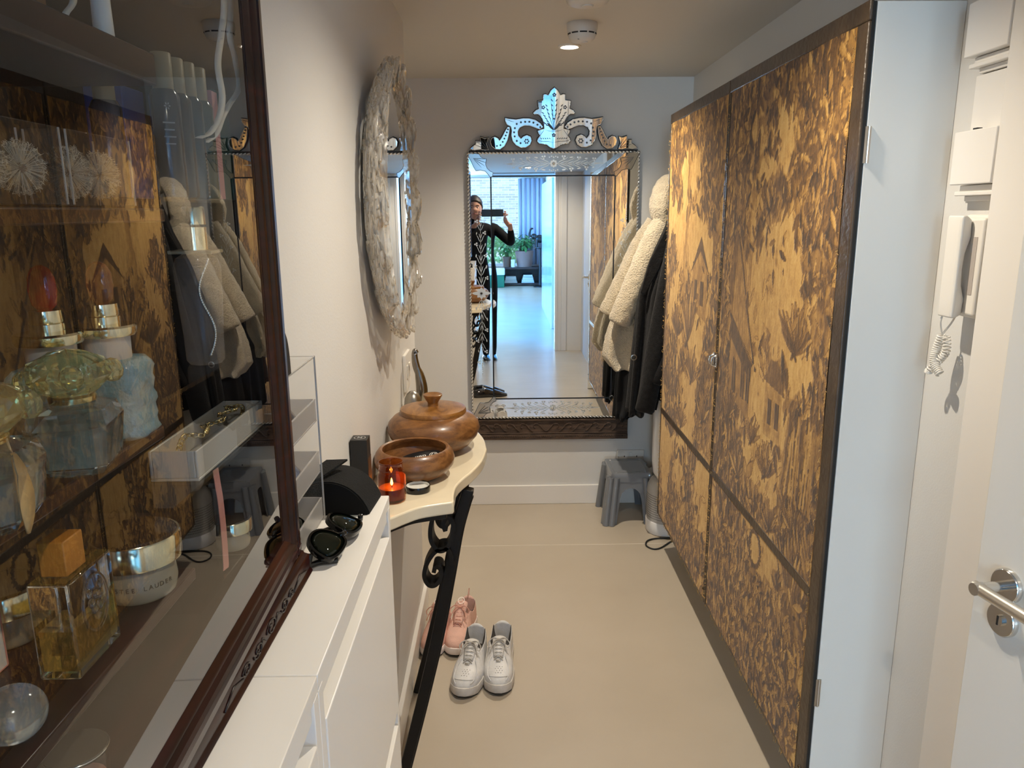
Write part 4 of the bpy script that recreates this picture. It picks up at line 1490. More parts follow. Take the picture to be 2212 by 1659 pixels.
for i in range(13):
    a0, a1 = R(-62 + i * 6), R(-62 + (i + 1) * 6)
    LB.add([(-.25 + .0325 * cos(a0), 1.69 + .0325 * sin(a0), TZ + .016), (-.25 + .0325 * cos(a1), 1.69 + .0325 * sin(a1), TZ + .016), (-.25 + .0325 * cos(a1), 1.69 + .0325 * sin(a1), TZ + .06), (-.25 + .0325 * cos(a0), 1.69 + .0325 * sin(a0), TZ + .06)], [(0, 1, 2, 3)])
LB.v = [(-.262 + (x + .25) * cos(1.1) - (y - 1.69) * sin(1.1), 1.69 + (x + .25) * sin(1.1) + (y - 1.69) * cos(1.1) - .022, z) for x, y, z in LB.v]
LB.build('paper_label', pm('label_paper', hx('e6dfd2'), .6), cj, smooth=180)
jl = thing('jar_lid', 'black jar lid with a white liner lying beside the amber candle', 'lid', (-.200, 1.745, TZ))
c = M.Translation((-.209, 1.728, TZ))
G().lathe([(0, 0), (.0285, 0), (.0298, .0015), (.0300, .0145), (.0292, .016), (.0278, .0155), (.0275, .006), (0, .006)], 48, c).build('shell', BLACK, jl, smooth=40)
G().lathe([(0, .0075), (.0274, .0075), (.0274, .0145), (.0262, .0145), (.0262, .0085), (0, .0085)], 48, c).build('liner', pm('white_liner', hx('dfe0da'), .45), jl, smooth=40)

# ---- black tall box
bb = thing('tall_black_box', 'tall black carton with a silver emblem on top, at the wall behind the glasses case', 'box', (-.303, 1.56, TZ))
G().box((-.3275, 1.545, TZ), (-.2915, 1.585, 1.083)).build('carton', pm('black_card', (.009, .009, .009), .45), bb, bevel=.0008)
G().box((-.2917, 1.550, .985), (-.2911, 1.585, 1.040)).build('brown_panel', pm('brown_card', hx('4a2d14'), .5), bb)
SIL = pm('silver_print', hx('cfcfcd'), .35, .4)
g = G()
for i in range(36):
    a0, a1 = 2 * pi * i / 36, 2 * pi * (i + 1) / 36
    q = lambda a, k: (-.3095 + .0125 * k * cos(a), 1.565 + .0115 * k * sin(a), 1.0834)
    g.add([q(a0, 1), q(a1, 1), q(a1, .9), q(a0, .9)], [(0, 1, 2, 3)])
g.build('emblem_ring', SIL, bb, fix=False)
text_obj('emblem_letter', 'N', .014, M.Translation((-.3095, 1.565, 1.0834)), SIL, bb)

# ---- sculpture and dome
SILV = pm('silver_sculpture', hx('8f8a82'), .2, 1.0)
sp = thing('silver_sculpture', 'slim polished silver abstract figure at the far end of the console', 'sculpture', (-.285, 2.44, TZ))
G().lathe([(0, 0), (.022, 0), (.022, .006), (0, .006)], 24, M.Translation((-.285, 2.44, TZ))).build('base', SILV, sp, smooth=40)
P = spline([(-.283, 2.44, TZ + .004), (-.272, 2.44, TZ + .05), (-.270, 2.44, TZ + .09), (-.276, 2.44, TZ + .135), (-.284, 2.44, TZ + .165), (-.289, 2.44, TZ + .19), (-.290, 2.44, TZ + .205)], 6)
G().tube(P, [.010 + .009 * sin(pi * min(1, i / 22)) for i in range(len(P))], 16).build('body', SILV, sp, smooth=180)
G().tube(spline([(-.282, 2.445, TZ + .13), (-.293, 2.45, TZ + .165), (-.294, 2.45, TZ + .20), (-.289, 2.45, TZ + .214), (-.283, 2.45, TZ + .205)], 6), .007, 12).build('arm', SILV, sp, smooth=180)
G().tube(spline([(-.274, 2.44, TZ + .02), (-.262, 2.44, TZ + .07), (-.262, 2.44, TZ + .11), (-.268, 2.44, TZ + .14)], 6), .006, 12).build('side_fold', SILV, sp, smooth=180)
dm = thing('silver_dome', 'small satin silver dome beside the silver figure', 'ornament', (-.292, 2.38, TZ))
G().lathe([(0, 0), (.026, 0), (.028, .01), (.0285, .055), (.026, .075), (.019, .090), (.009, .098), (0, .10)], 28, M.Translation((-.291, 2.36, TZ))).build('shell', pm('satin_silver', hx('a39f97'), .33, 1.0), dm, smooth=40)

# ------------------------------------------------------------------ white shoe cabinets
CX, CT = -.192, 1.095
LACQ = WHITE


def shoe_cab(label, y0, y1):
    s = thing('shoe_cabinet', label, 'cabinet', ((CX - .33) / 2, (y0 + y1) / 2, 0), 'slim white shoe cabinets along the left wall')
    e = .0008
    y0 += e
    y1 -= e
    G().box((-.329, y0, 0), (CX, y0 + .018, CT - .018)).build('side_panel', LACQ, s, bevel=.001)
    G().box((-.329, y1 - .018, 0), (CX, y1, CT - .018)).build('side_panel', LACQ, s, bevel=.001)
    G().box((-.329, y0, CT - .018), (CX, y1, CT)).build('top_panel', LACQ, s, bevel=.0012)
    G().box((-.329, y0 + .018, .03), (-.322, y1 - .018, CT - .018)).build('back_panel', LACQ, s)
    G().box((CX - .018, y0 + .018, CT - .040), (CX - .003, y1 - .018, CT - .018)).build('top_rail', LACQ, s, bevel=.001)
    G().box((-.322, y0 + .018, .69), (CX - .02, y1 - .018, .70)).box((-.322, y0 + .018, .03), (CX - .02, y1 - .018, .045)).build('shelf', LACQ, s)
    for za, zb in ((.705, 1.030), (.375, .676), (.045, .346)):
        f = G().box((CX - .017, y0 + .020, za), (CX + .001, y1 - .020, zb)).build('flap', LACQ, s, bevel=.0015)
    return s


shoe_cab('far white shoe cabinet, with the sunglasses on its end', .687, 1.19)
shoe_cab('near white shoe cabinet, under the glazed display cabinet', .184, .687)

# ------------------------------------------------------------------ glasses case, sunglasses, organiser
FELT = pm('black_felt', (.007, .007, .007), .85, bump=.4, bscale=400, spec=.25)
gc2 = thing('glasses_case', 'black half-moon folding glasses case on the far white shoe cabinet', 'case', (-.268, 1.145, CT))
arch = spline([(-.326, 0), (-.327, .020), (-.318, .038), (-.298, .050), (-.270, .054), (-.244, .046), (-.224, .029), (-.212, .008), (-.211, 0)], 6)
oy_ = [(x, z) for x, z in arch]
inn = [(-.268 + (x + .268) * .965, max(0.0, z - .0016)) for x, z in oy_]
G().loft([[(x, 1.109, CT + z) for x, z in oy_], [(x + .006, 1.186, CT + z * 1.02) for x, z in oy_]]).build('shell', FELT, gc2, smooth=40)
G().loft([[(x, 1.1065, CT + z) for x, z in inn], [(x, 1.109, CT + z) for x, z in inn]]).build('end_panel', pm('black_leatherette', (.004, .004, .004), .7, spec=.15), gc2, smooth=40)
G().add([(-.327, 1.115, CT + .046), (-.285, 1.110, CT + .056), (-.252, 1.165, CT + .069), (-.288, 1.175, CT + .064), (-.327, 1.115, CT + .050), (-.285, 1.110, CT + .060), (-.252, 1.165, CT + .072), (-.288, 1.175, CT + .068)],
        [(0, 1, 2, 3), (7, 6, 5, 4), (0, 4, 5, 1), (1, 5, 6, 2), (2, 6, 7, 3), (3, 7, 4, 0)]).build('flap', FELT, gc2)

LENS = pm('dark_lens', (.005, .007, .004), .02, spec=.3)
SHELL = pm('black_acetate', (.003, .003, .003), .08, spec=.45)


def lens_shape(w, h):
    pts = [(-1, .45), (-.75, .85), (-.2, .98), (.45, .95), (.95, .72), (1.0, .25), (.86, -.35), (.45, -.85), (-.1, -1.0), (-.6, -.82), (-.92, -.3)]
    return spline([(x * w, y * h) for x, y in pts], 5, True)


def sunglasses(name, label, mt, lensmat, framemat, k=1.0, temples=True, cat='sunglasses', group=None):
    s = thing(name, label, cat, tuple(mt.translation), group)
    for sx in (-1, 1):
        fr = lens_shape(.029 * k, .0255 * k)
        ln = lens_shape(.0258 * k, .0222 * k)
        if sx < 0:
            fr = [(-x, y) for x, y in fr]
            ln = [(-x, y) for x, y in ln]
        T = mt @ M.Translation((sx * .034 * k, 0, -.004)) @ M.Rotation(R(7) * sx, 4, 'Y')
        n = len(fr)
        # rim as ring with dished lens
        rings = [[(x, y, -.004) for x, y in fr], [(x * 1.02, y * 1.02, 0) for x, y in fr], [(x, y, .0035) for x, y in fr], [(x, y, .0042) for x, y in ln], [(x * .98, y * .98, .001) for x, y in ln], [(x, y, -.004) for x, y in ln]]
        g = G().loft(rings + [rings[0]], True, False, False, mt=T)
        rim = g.build('rim', framemat, s, smooth=50)
        G().loft([[(x * 1.01, y * 1.01, .002) for x, y in ln], [(x * .7, y * .7, .0046) for x, y in ln], [(x * .3, y * .3, .0056) for x, y in ln]], True, True, True, mt=T).build('lens', lensmat, rim, smooth=180)
    G().tube([mt @ V(p) for p in ((-.009 * k, .008 * k, .001), (0, .012 * k, .003), (.009 * k, .008 * k, .001))], .0036 * k, 10).build('bridge', framemat, s, smooth=180)
    if temples:
        for sx in (-1, 1):
            P = [mt @ V(p) for p in spline([(sx * .063 * k, .012 * k, -.002), (sx * .066 * k, .012 * k, -.014), (sx * .066 * k, .008 * k, -.05), (sx * .065 * k, -.004, -.085), (sx * .062 * k, -.020, -.105)], 5)]
            G().tube(P, .0034, 8, flat=(1, .6)).build('temple', framemat, s, smooth=180)
    return s


def sg_frame(c, xdir, zdir):
    x, z = V(xdir).normalized(), V(zdir)
    y = z.cross(x).normalized()
    z = x.cross(y)
    return M(((x.x, y.x, z.x, c[0]), (x.y, y.y, z.y, c[1]), (x.z, y.z, z.z, c[2]), (0, 0, 0, 1)))


sunglasses('sunglasses', 'glossy black sunglasses lying open in front of the glasses case', sg_frame((-.2360, .990, CT + .0245), (-.16, -.985, -.02), (.30, -.52, .80)), LENS, SHELL, 1.0, temples=False)
# folded temples of that pair
for o_ in [x for x in C.objects if x.name == 'sunglasses']:
    G().tube(spline([(-.256, .924, CT + .022), (-.257, .920, CT + .008), (-.247, .932, CT + .006), (-.230, .938, CT + .0055), (-.224, .940, CT + .005)], 5), .0042, 8).build('temple', SHELL, o_, smooth=180)
    G().tube(spline([(-.214, 1.055, CT + .020), (-.218, 1.060, CT + .010), (-.240, 1.058, CT + .006), (-.270, 1.030, CT + .005)], 5), .004, 8).build('temple', SHELL, o_, smooth=180)

OX0, OX1, OY0, OY1, OZ1 = -.328, -.276, .937, 1.092, 1.349
og = thing('acrylic_organiser', 'clear acrylic tower of small open trays on the far white shoe cabinet', 'organiser', ((OX0 + OX1) / 2, (OY0 + OY1) / 2, CT))
G().box((OX0, OY0, OZ1 - .003), (OX1, OY1, OZ1)).build('top_sheet', ACRYL, og)
G().box((OX0, OY1 - .003, CT), (OX1, OY1, OZ1 - .003)).build('side_sheet', ACRYL, og)
G().box((OX0, OY0, CT), (OX1, OY0 + .003, OZ1 - .003)).build('side_sheet', ACRYL, og)
G().box((OX0, OY0 + .003, CT), (OX0 + .002, OY1 - .003, OZ1 - .003)).build('back_sheet', ACRYL, og)
g = G()
t_ = .0011
for a, b in (((OX1, OY0, OZ1), (OX1, OY1, OZ1)), ((OX1, OY1, OZ1), (OX1, OY1, CT)), ((OX0, OY1, OZ1), (OX1, OY1, OZ1)), ((OX1, OY0, OZ1), (OX1, OY0, CT))):
    g.box(tuple(min(p, q) - t_ for p, q in zip(a, b)), tuple(max(p, q) + (t_ if i != 2 else 0) for i, (p, q) in enumerate(zip(a, b))))
g.build('polished_edge', ACRYL_EDGE, og)
for z in (1.252, 1.172, CT + .004):
    tr_ = G()
    tr_.box((OX0 + .004, OY0 + .004, z), (OX1 - .001, OY1 - .004, z + .003))
    tr_.box((OX1 - .004, OY0 + .004, z + .003), (OX1 - .001, OY1 - .004, z + .034))
    tr_.box((OX0 + .004, OY1 - .007, z + .003), (OX1 - .004, OY1 - .004, z + .034))
    tr_.box((OX0 + .004, OY0 + .004, z + .003), (OX1 - .004, OY0 + .007, z + .034))
    tr_.build('tray', TRAYM, og, bevel=.001)
BRL = thin_glass('brown_lens', (.30, .20, .15), 1.6, haze=.25, hazecol=(.10, .06, .04))
BLL = thin_glass('blue_lens', (.55, .62, .80), 1.6, haze=.25, hazecol=(.35, .42, .60))
CLF = thin_glass('clear_frame', (.85, .82, .80), 1.6, haze=.15)
sunglasses('tinted_glasses', 'brown tinted glasses in the upper tray of the acrylic organiser', sg_frame((-.300, .99, 1.285), (0, -1, .05), (.75, .25, .5)), BRL, CLF, .92, temples=False)
sunglasses('blue_glasses', 'blue tinted glasses in the middle tray of the acrylic organiser', sg_frame((-.300, .99, 1.203), (0, -1, .0), (.7, .2, .6)), BLL, CLF, .86, temples=False)
sunglasses('dark_glasses', 'dark sunglasses in the bottom tray of the acrylic organiser', sg_frame((-.302, 1.0, CT + .028), (.1, -1, .02), (.5, .3, .7)), LENS, SHELL, .85, temples=False)
rc = thing('upright_glasses_case', 'rounded black case standing on top of the acrylic organiser', 'case', (-.30, .95, OZ1))
oo = spline([(.898, 0), (.898, .040), (.905, .058), (.922, .068), (.945, .066), (.962, .052), (.970, .030), (.972, 0)], 6)
G().loft([[(-.318, y, OZ1 + z) for y, z in oo], [(-.280, y, OZ1 + z) for y, z in oo], [(-.276, .935 + (y - .935) * .93, OZ1 + z * .95) for y, z in oo]]).build('shell', BLACKM, rc, smooth=40)

# ------------------------------------------------------------------ trainers
SOLEW = pm('trainer_sole', hx('cdc8c1'), .6, var=.12, vscale=40)
LEATHW = pm('worn_white_leather', hx('d4d3d2'), .45, var=.08, vscale=30, bump=.12, bscale=120)
MESHP = pm('pink_mesh', hx('e0b4a4'), .75, bump=.35, bscale=400, var=.06, vscale=40)
SOLEP = pm('pink_sole', hx('e9ddd7'), .55)
DARKIN = pm('shoe_inside_shade', hx('4a4746'), .9)  # dark tone stands in for shade inside the shoes
OUTS = pm('outsole', hx('2a2826'), .7)
LACEW = pm('grey_lace', hx('c2bdb6'), .8)
LACEP = pm('pink_lace', hx('d6a08f'), .8)


def trainer(name, label, loc, rot, L, W, kind, side, group):
    """toe at local -y; built in local coordinates; side=+1/-1 mirrors"""
    s = thing(name, label, 'shoe', loc, group, rot)
    ch = kind == 'white'
    wtab = [(0, .20), (.04, .52), (.12, .83), (.25, .98), (.36, 1.0), (.5, .90), (.65, .80), (.8, .80), (.92, .76), (.97, .66), (1, .42)]
    sole_h = .034 if ch else .030
    up_m, so_m, lc_m = (LEATHW, SOLEW, LACEW) if ch else (MESHP, SOLEP, LACEP)

    def wd(t):
        return interp(wtab, t) * W / 2

    def cx(t):
        return side * .006 * sin(pi * t * .9 + .3)

    ts = [i / 40 for i in range(41)]
    rings_o = [[], [], [], []]
    op = []
    for t in ts:
        op.append((cx(t) + wd(t), -L / 2 + L * t))
    op += [(cx(t) - wd(t), -L / 2 + L * t) for t in reversed(ts)]
    toe = lambda y: .008 * max(0, (-L * .36 - y) / (L * .14)) ** 1.5
    sc_ = lambda k, z: [(x * k, y * (1 - (1 - k) * .5), z + toe(y)) for x, y in op]
    G().loft([sc_(.97, .0), sc_(1.0, .006)]).build('outsole', OUTS, s, smooth=40, local=True)
    G().loft([sc_(1.0, .006), sc_(1.03, .010), sc_(1.03, sole_h - .006), sc_(1.0, sole_h), sc_(.95, sole_h + .001)]).build('midsole', so_m, s, smooth=45, local=True)
    # upper: rings along the length
    htab = [(0, .036), (.06, .056), (.15, .068), (.27, .076), (.40, .092), (.52, .106), (.60, .108), (.72, .094), (.82, .094), (.92, .112), (1, .124)] if ch else \
           [(0, .036), (.06, .054), (.15, .066), (.27, .076), (.40, .092), (.52, .112), (.60, .120), (.72, .092), (.82, .086), (.92, .104), (1, .122)]
    rings = []
    N = 25
    tz = [.012 + .976 * i / 44 for i in range(45)]
    for t in tz:
        h = interp(htab, t)
        y = -L / 2 + L * (t * .985 + .006)
        if t > .9:
            y = -L / 2 + L * (.9 * .985 + .006 + (t - .9) * (.85 + .1 * 0))
        w_ = wd(t) * .97
        ring = []
        opn = max(0, min(1, (t - .56) / .07)) * (1 if t < .962 else 0)
        for j in range(N):
            a = -1 + 2 * j / (N - 1)
            ang = a * pi / 2
            nx = sin(ang)
            nz = cos(ang)
            px = math.copysign(abs(nx) ** .78, nx)
            flare = 1.0 - .28 * nz ** 1.5 * (t > .3) * min(1, (t - .3) * 4 if t > .3 else 0)
            x = cx(t) + w_ * px * flare
            z = sole_h - .004 + (h - sole_h + .004) * nz ** (.72 if t < .93 else .3)
            if opn > 0:
                rim = .60
                if abs(a) < rim:
                    q = 1 - abs(a) / rim
                    dip = min(1, q * 2.2)
                    hr = sole_h + (h - sole_h) * cos(rim * pi / 2) ** .72
                    zin = hr - (hr - sole_h - .004) * dip ** .7
                    hz = zin
                    z = z * (1 - opn) + opn * (h * .0 + max(sole_h + .004, (h + (hr - h) * 1.0) - (hr - sole_h - .004) * dip ** .6 + (h - hr) * (1 - dip) * 1.0))
                    x = x * (1 - opn) + opn * (cx(t) + w_ * math.copysign(1, a if a else 1) * (.86 - .36 * (q)) * (abs(a) / rim) ** .5)
                else:
                    k = (1 - abs(a)) / (1 - rim)
                    z = z * (1 - opn) + opn * (sole_h - .004 + (h - sole_h + .004) * k ** .8)
                    x = x * (1 - opn) + opn * (cx(t) + w_ * math.copysign(1, a) * (1.0 - .14 * k ** 1.3))
            ring.append((x, y, z + toe(y) * .8))
        rings.append(ring)
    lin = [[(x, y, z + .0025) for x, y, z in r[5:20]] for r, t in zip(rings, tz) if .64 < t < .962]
    G().loft(lin, closed=False, cap0=False, cap1=False).build('lining', DARKIN, s, smooth=180, local=True, fix=False)  # dark sheet, shade of the shoe opening put into its colour
    up = G().loft(rings, closed=False, cap0=False, cap1=False)
    up.v += [(cx(0), -L / 2 + .004, sole_h + .004)]
    n0 = len(up.v) - 1
    up.f += [(j, j + 1, n0) for j in range(N - 1)]
    e = (len(rings) - 1) * N
    up.v += [(cx(1), L / 2 - .012, .055)]
    n1 = len(up.v) - 1
    up.f += [(e + j + 1, e + j, n1) for j in range(N - 1)]
    uo = up.build('upper', up_m, s, smooth=55, local=True, sub=1)
    yl = lambda t: -L / 2 + L * t
    top = lambda t: interp(htab, t) + toe(yl(t)) * .8
    # insole coloured dark to paint the shade deep inside
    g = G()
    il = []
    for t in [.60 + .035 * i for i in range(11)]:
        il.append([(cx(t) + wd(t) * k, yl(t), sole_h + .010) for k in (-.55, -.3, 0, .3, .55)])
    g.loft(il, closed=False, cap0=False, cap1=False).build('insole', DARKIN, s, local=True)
    # tongue
    tg = []
    for i in range(9):
        f = i / 8
        t = .34 + .25 * f
        z = top(t) + .002 + (.003 if ch else .016) * f ** 1.6
        w2 = (.015 + .009 * f) * (1 if f < .9 else .8)
        tg.append([(cx(t) + w2 * k, yl(t) + .010 * f * f, z - .006 * k * k + .003 * (1 - f)) for k in (-1, -.6, 0, .6, 1)])
    g = G().loft(tg, closed=False, cap0=False, cap1=False)
    tgo = g.build('tongue', up_m, s, smooth=180, local=True, solid=.007, fix=False)
    # eyestays and laces
    lg = G()
    rows = 6 if ch else 6
    for i in range(rows):
        t = .30 + .235 * i / (rows - 1)
        hw = .015 + .006 * i / rows
        z0 = top(t) + .004
        t2 = t + .03
        sgn = 1 if i % 2 else -1
        for q in (1, -1):
            P = [(cx(t) - q * hw, yl(t), z0 - .005), (cx(t) - q * hw * .4, yl(t) + .004, z0 + .004), (cx(t2) + q * hw * .4, yl(t2) - .002, top(t2) + .0085), (cx(t2) + q * hw, yl(t2), top(t2) - .001)]
            lg.tube(spline(P, 4), .0027 if ch else .0021, 6, flat=(1.0, .55))
    t = .545
    kn = V((cx(t), yl(t) - .006, top(t) + .012))
    for q in (1, -1):
        for lo_ in ([(0, 0, 0), (q * .020, -.006, .008), (q * .036, -.016, -.004), (q * .030, -.024, -.016), (q * .012, -.010, -.006), (0, 0, 0)], [(0, 0, 0), (q * .016, -.016, .003), (q * .026, -.036, -.014), (q * .030, -.046, -.026)]):
            lg.tube(spline([kn + V(p) for p in lo_], 4), .0027 if ch else .0021, 6, flat=(1, .55))
    lg.ell(tuple(kn), (.006, .005, .0045), 8, 6)
    lg.build('laces', lc_m, s, smooth=180, local=True)
    if ch:
        # stitched overlays: toe cap line, perforations, side panel
        g = G()
        for sx in (1, -1):
            P = []
            for i in range(14):
                f = i / 13
                t = .055 + .30 * f
                k = .80 - .38 * f ** 2.2
                P.append((cx(t) + sx * wd(t) * k, yl(t), top(t) * (1 - .32 * (k ** 3)) + .004 * (1 - k)))
            g.tube(P, .0017, 6)
        P = [(cx(.08) + .030 * k * W / .105, yl(.075) + .010 * k * k, top(.075) - .004 * k * k + .0005) for k in [-1 + .2 * i for i in range(11)]]
        g.tube(P, .0016, 6)
        g.build('overlay_seam', LEATHW, s, smooth=180, local=True)
        g = G()
        for i in range(4):
            for k in range(5 - (i % 2)):
                t = .13 + .028 * i
                x = cx(t) + (k - 2 + .5 * (i % 2)) * .009
                g.ell((x, yl(t), top(t) - .0042 * abs((k - 2) / 2) ** 2 + .0004), (.0014, .0014, .0008), 6, 4)
        g.build('perforations', DARKIN, s, local=True, kind='stuff')
        g = G()
        for i in range(9):
            pass
        G().box((-.008 + cx(.28), yl(.275), top(.28) + .001), (.008 + cx(.28), yl(.295), top(.28) + .0045)).build('lace_tag', STEEL, s, local=True, bevel=.001)
    else:
        a = R(38)
        TM = M.Translation((cx(.60), yl(.585), top(.6) + .022)) @ M.Rotation(R(30), 4, 'X')
        g = G()
        g.add([(r * cos(2 * pi * i / 24), r * sin(2 * pi * i / 24) * 1.1, .004) for r in (.013, .0105) for i in range(24)], [(i, (i + 1) % 24, 24 + (i + 1) % 24, 24 + i) for i in range(24)], TM)
        g.box((-.005, .003, .0035), (.005, .005, .0042), TM).box((-.005, -.003, .0035), (.005, -.001, .0042), TM)
        g.build('tongue_badge', pm('pale_badge', hx('efe3de'), .6), tgo, local=True, fix=False)
        G().tube([(0, L / 2 - .020, .112), (0, L / 2 - .008, .135), (0, L / 2 - .002, .137), (0, L / 2 - .008, .112)], .005, 6, flat=(1, .4)).build('pull_loop', up_m, s, local=True, smooth=60)
    return s


WG, PG = 'white trainers on the floor', 'pink trainers under the console'
trainer('white_trainer', 'worn white trainer of the white pair nearer the console leg', (-.128, 2.335, 0), R(-9), .29, .108, 'white', 1, WG)
trainer('white_trainer', 'worn white trainer of the white pair farther from the console, out on the open floor', (-.020, 2.350, 0), R(-3), .29, .106, 'white', -1, WG)
trainer('pink_trainer', 'pink trainer standing against the skirting, partly behind the iron leg', (-.262, 2.555, 0), R(-8), .262, .094, 'pink', 1, PG)
trainer('pink_trainer', 'pink trainer just behind the white pair, right of the iron leg', (-.165, 2.560, 0), R(-10), .262, .094, 'pink', -1, PG)

# ------------------------------------------------------------------ glazed display cabinet (let into the left wall, resting on the shoe cabinets)
dc = thing('display_cabinet', 'shallow dark mahogany display cabinet with a glass door full of perfume bottles', 'cabinet', (-.335, .914, 1.095))
TH = R(1.9)
BX0, BX1 = -.425, -.284
Y0c, Y1c = .045, .905
CZ0, CZ1 = 1.0958, 1.95
DKIN = pm('dark_interior', hx('160b09'), .5)
G().box((BX0, Y0c, CZ0 + .03), (BX0 + .008, Y1c, CZ1)).build('back_panel', DKIN, dc)
G().box((BX0 + .008, Y1c - .014, CZ0 + .03), (BX1, Y1c, CZ1)).build('side_panel', DKIN, dc)
G().box((BX0 + .008, Y0c, CZ0 + .03), (BX1, Y0c + .014, CZ1)).build('side_panel', DKIN, dc)
G().box((BX0, Y0c, CZ1), (BX1 + .01, Y1c, CZ1 + .016)).build('top_panel', MAHOG, dc)
G().box((BX0, Y0c, CZ0), (BX1, Y1c + .004, CZ0 + .031)).build('bottom_panel', MAHOG, dc)
# base moulding with a stepped profile, slightly askew to the wall
BM = M.Translation((-.2545, .914, CZ0)) @ M.Rotation(R(-.8), 4, 'Z')
prof = [(-.04, 0), (.002, 0), (.0035, .003), (.002, .006), (0, .008), (0, .024), (-.0015, .0265), (-.006, .028), (-.0075, .031), (-.04, .031)]
base = G().loft([[BM @ V((x, y, z)) for x, z in prof] for y in (0, -.868)]).build('base_moulding', MAHOG, dc, smooth=35)
g = G()


def onb(y, z, d=.0):
    return BM @ V((.0006 + d, -y, z))


def swirl(y, z, r, turns, dir_=1, n=22, sq=.55):
    P = []
    for i in range(n):
        t = i / (n - 1)
        a = dir_ * t * turns * 2 * pi
        rr = r * (1 - .75 * t)
        P.append(onb(y + rr * cos(a), z + rr * sin(a) * sq))
    return P


for y, r, d in ((.085, .010, 1), (.112, .014, -1), (.160, .017, 1), (.205, .014, -1), (.240, .012, 1)):
    g.tube(swirl(y, .0155, r, 1.4, d), .0011, 5)
for y0, y1 in ((.02, .075), (.125, .15), (.18, .20), (.25, .30)):
    g.tube([onb(y0, .012), onb((y0 + y1) / 2, .020), onb(y1, .011)], .0011, 5)
g.build('carved_swirl', pm('carving_dark', hx('140606'), .35), base, smooth=180)

# glass door, a little ajar, hinged at the far post
u_ = V((sin(TH), -cos(TH), 0))
n_ = V((cos(TH), sin(TH), 0))
HP = V((-.262, .908, 0))
DT = M(((u_.x, n_.x, 0, HP.x), (u_.y, n_.y, 0, HP.y), (0, 0, 1, 0), (0, 0, 0, 1)))      # x along, y outward, z up
DL, DZ0, DZ1, SW, RW = .845, CZ0 + .034, 1.945, .046, .034
frame = thing  # noqa
door_o = G().box((.010, -.012, DZ0 + .012), (DL - .010, -.0085, DZ1 - .012), DT).build('door', PANE, dc, label='glass door left slightly ajar')


def prof_bar(a, b, inward, wdt):
    """stepped moulding along a->b (door plane coords), inward = unit 2D toward the glass"""
    pr = [(0, -.016), (0, -.002), (.0015, 0), (wdt * .30, .001), (wdt * .34, -.002), (wdt * .40, -.002), (wdt * .46, .0005), (wdt * .60, -.0005), (wdt * .70, -.004), (wdt * .76, -.004), (wdt * .84, -.005), (wdt * .95, -.0075), (wdt, -.0082), (wdt, -.016)]
    rings = []
    for p in (a, b):
        rings.append([DT @ V((p[0] + inward[0] * w_, dpt, p[1] + inward[1] * w_)) for w_, dpt in pr])
    return G().loft(rings)


prof_bar((0, DZ0), (0, DZ1), (1, 0), SW).build('stile', MAHOG, door_o, smooth=30)
prof_bar((DL, DZ0), (DL, DZ1), (-1, 0), SW).build('stile', MAHOG, door_o, smooth=30)
prof_bar((0.001, DZ0), (DL - .001, DZ0), (0, 1), RW).build('rail', MAHOG, door_o, smooth=30)
prof_bar((0.001, DZ1), (DL - .001, DZ1), (0, -1), RW).build('rail', MAHOG, door_o, smooth=30)
G().tube([DT @ V((-.003, -.008, DZ0)), DT @ V((-.003, -.008, DZ1))], .004, 10).build('hinge_pin', MAHOG, door_o, smooth=60)
# shelves
YS = .615
for z0, z1, y1 in ((1.225, 1.236, .645), (1.369, 1.380, YS), (1.545, 1.556, .66), (1.655, 1.680, .672)):
    G().box((BX0 + .008, Y0c + .014, z0), (BX1, y1, z1)).build('shelf', MAHOG, dc, bevel=.0015)
GSH = thin_glass('glass_shelf', (.95, .97, .96), 1.3)
for z in (1.566, 1.4005, 1.304, 1.190):
    G().box((BX0 + .008, (.650 if z < 1.3 else YS + .004) if z < 1.5 else .664, z - .004), (BX1 - .002, Y1c - .014, z)).build('glass_shelf', GSH, dc)

# ------------------------------------------------------------------ things inside it
CLEAR = NT('bottle_glass')
bgl = CLEAR.bsdf(Roughness=.0, IOR=1.46)
bgl.inputs['Transmission Weight'].default_value = 1
CLEAR = CLEAR.m


def gmat(name, col, tw=1.0, rough=.02, ior=1.46):
    t = NT(name)
    b = t.bsdf(Roughness=rough, IOR=ior)
    b.inputs['Base Color'].default_value = (*col, 1)
    b.inputs['Transmission Weight'].default_value = tw
    return t.m


YEL = gmat('yellow_crystal', (.93, .90, .55), .92, .03)
TEALG = gmat('pale_teal_liquid', (.60, .78, .76), .8, .05)
AMBL = gmat('golden_liquid', (.90, .62, .14), .85, .03)
REDG = gmat('red_glass', (.50, .004, .008), .6, .04)
BRG = gmat('amber_brown_glass', (.42, .14, .06), .75, .04)
BLUEP = pm('pale_blue_relief', hx('7698a0'), .45, bump=.9, bscale=55, var=.18, vscale=40, coat=.4)
GREYW = pm('grey_white_collar', hx('b6b2ad'), .5)
BEIGE = pm('beige_cap', hx('8c7f66'), .45)


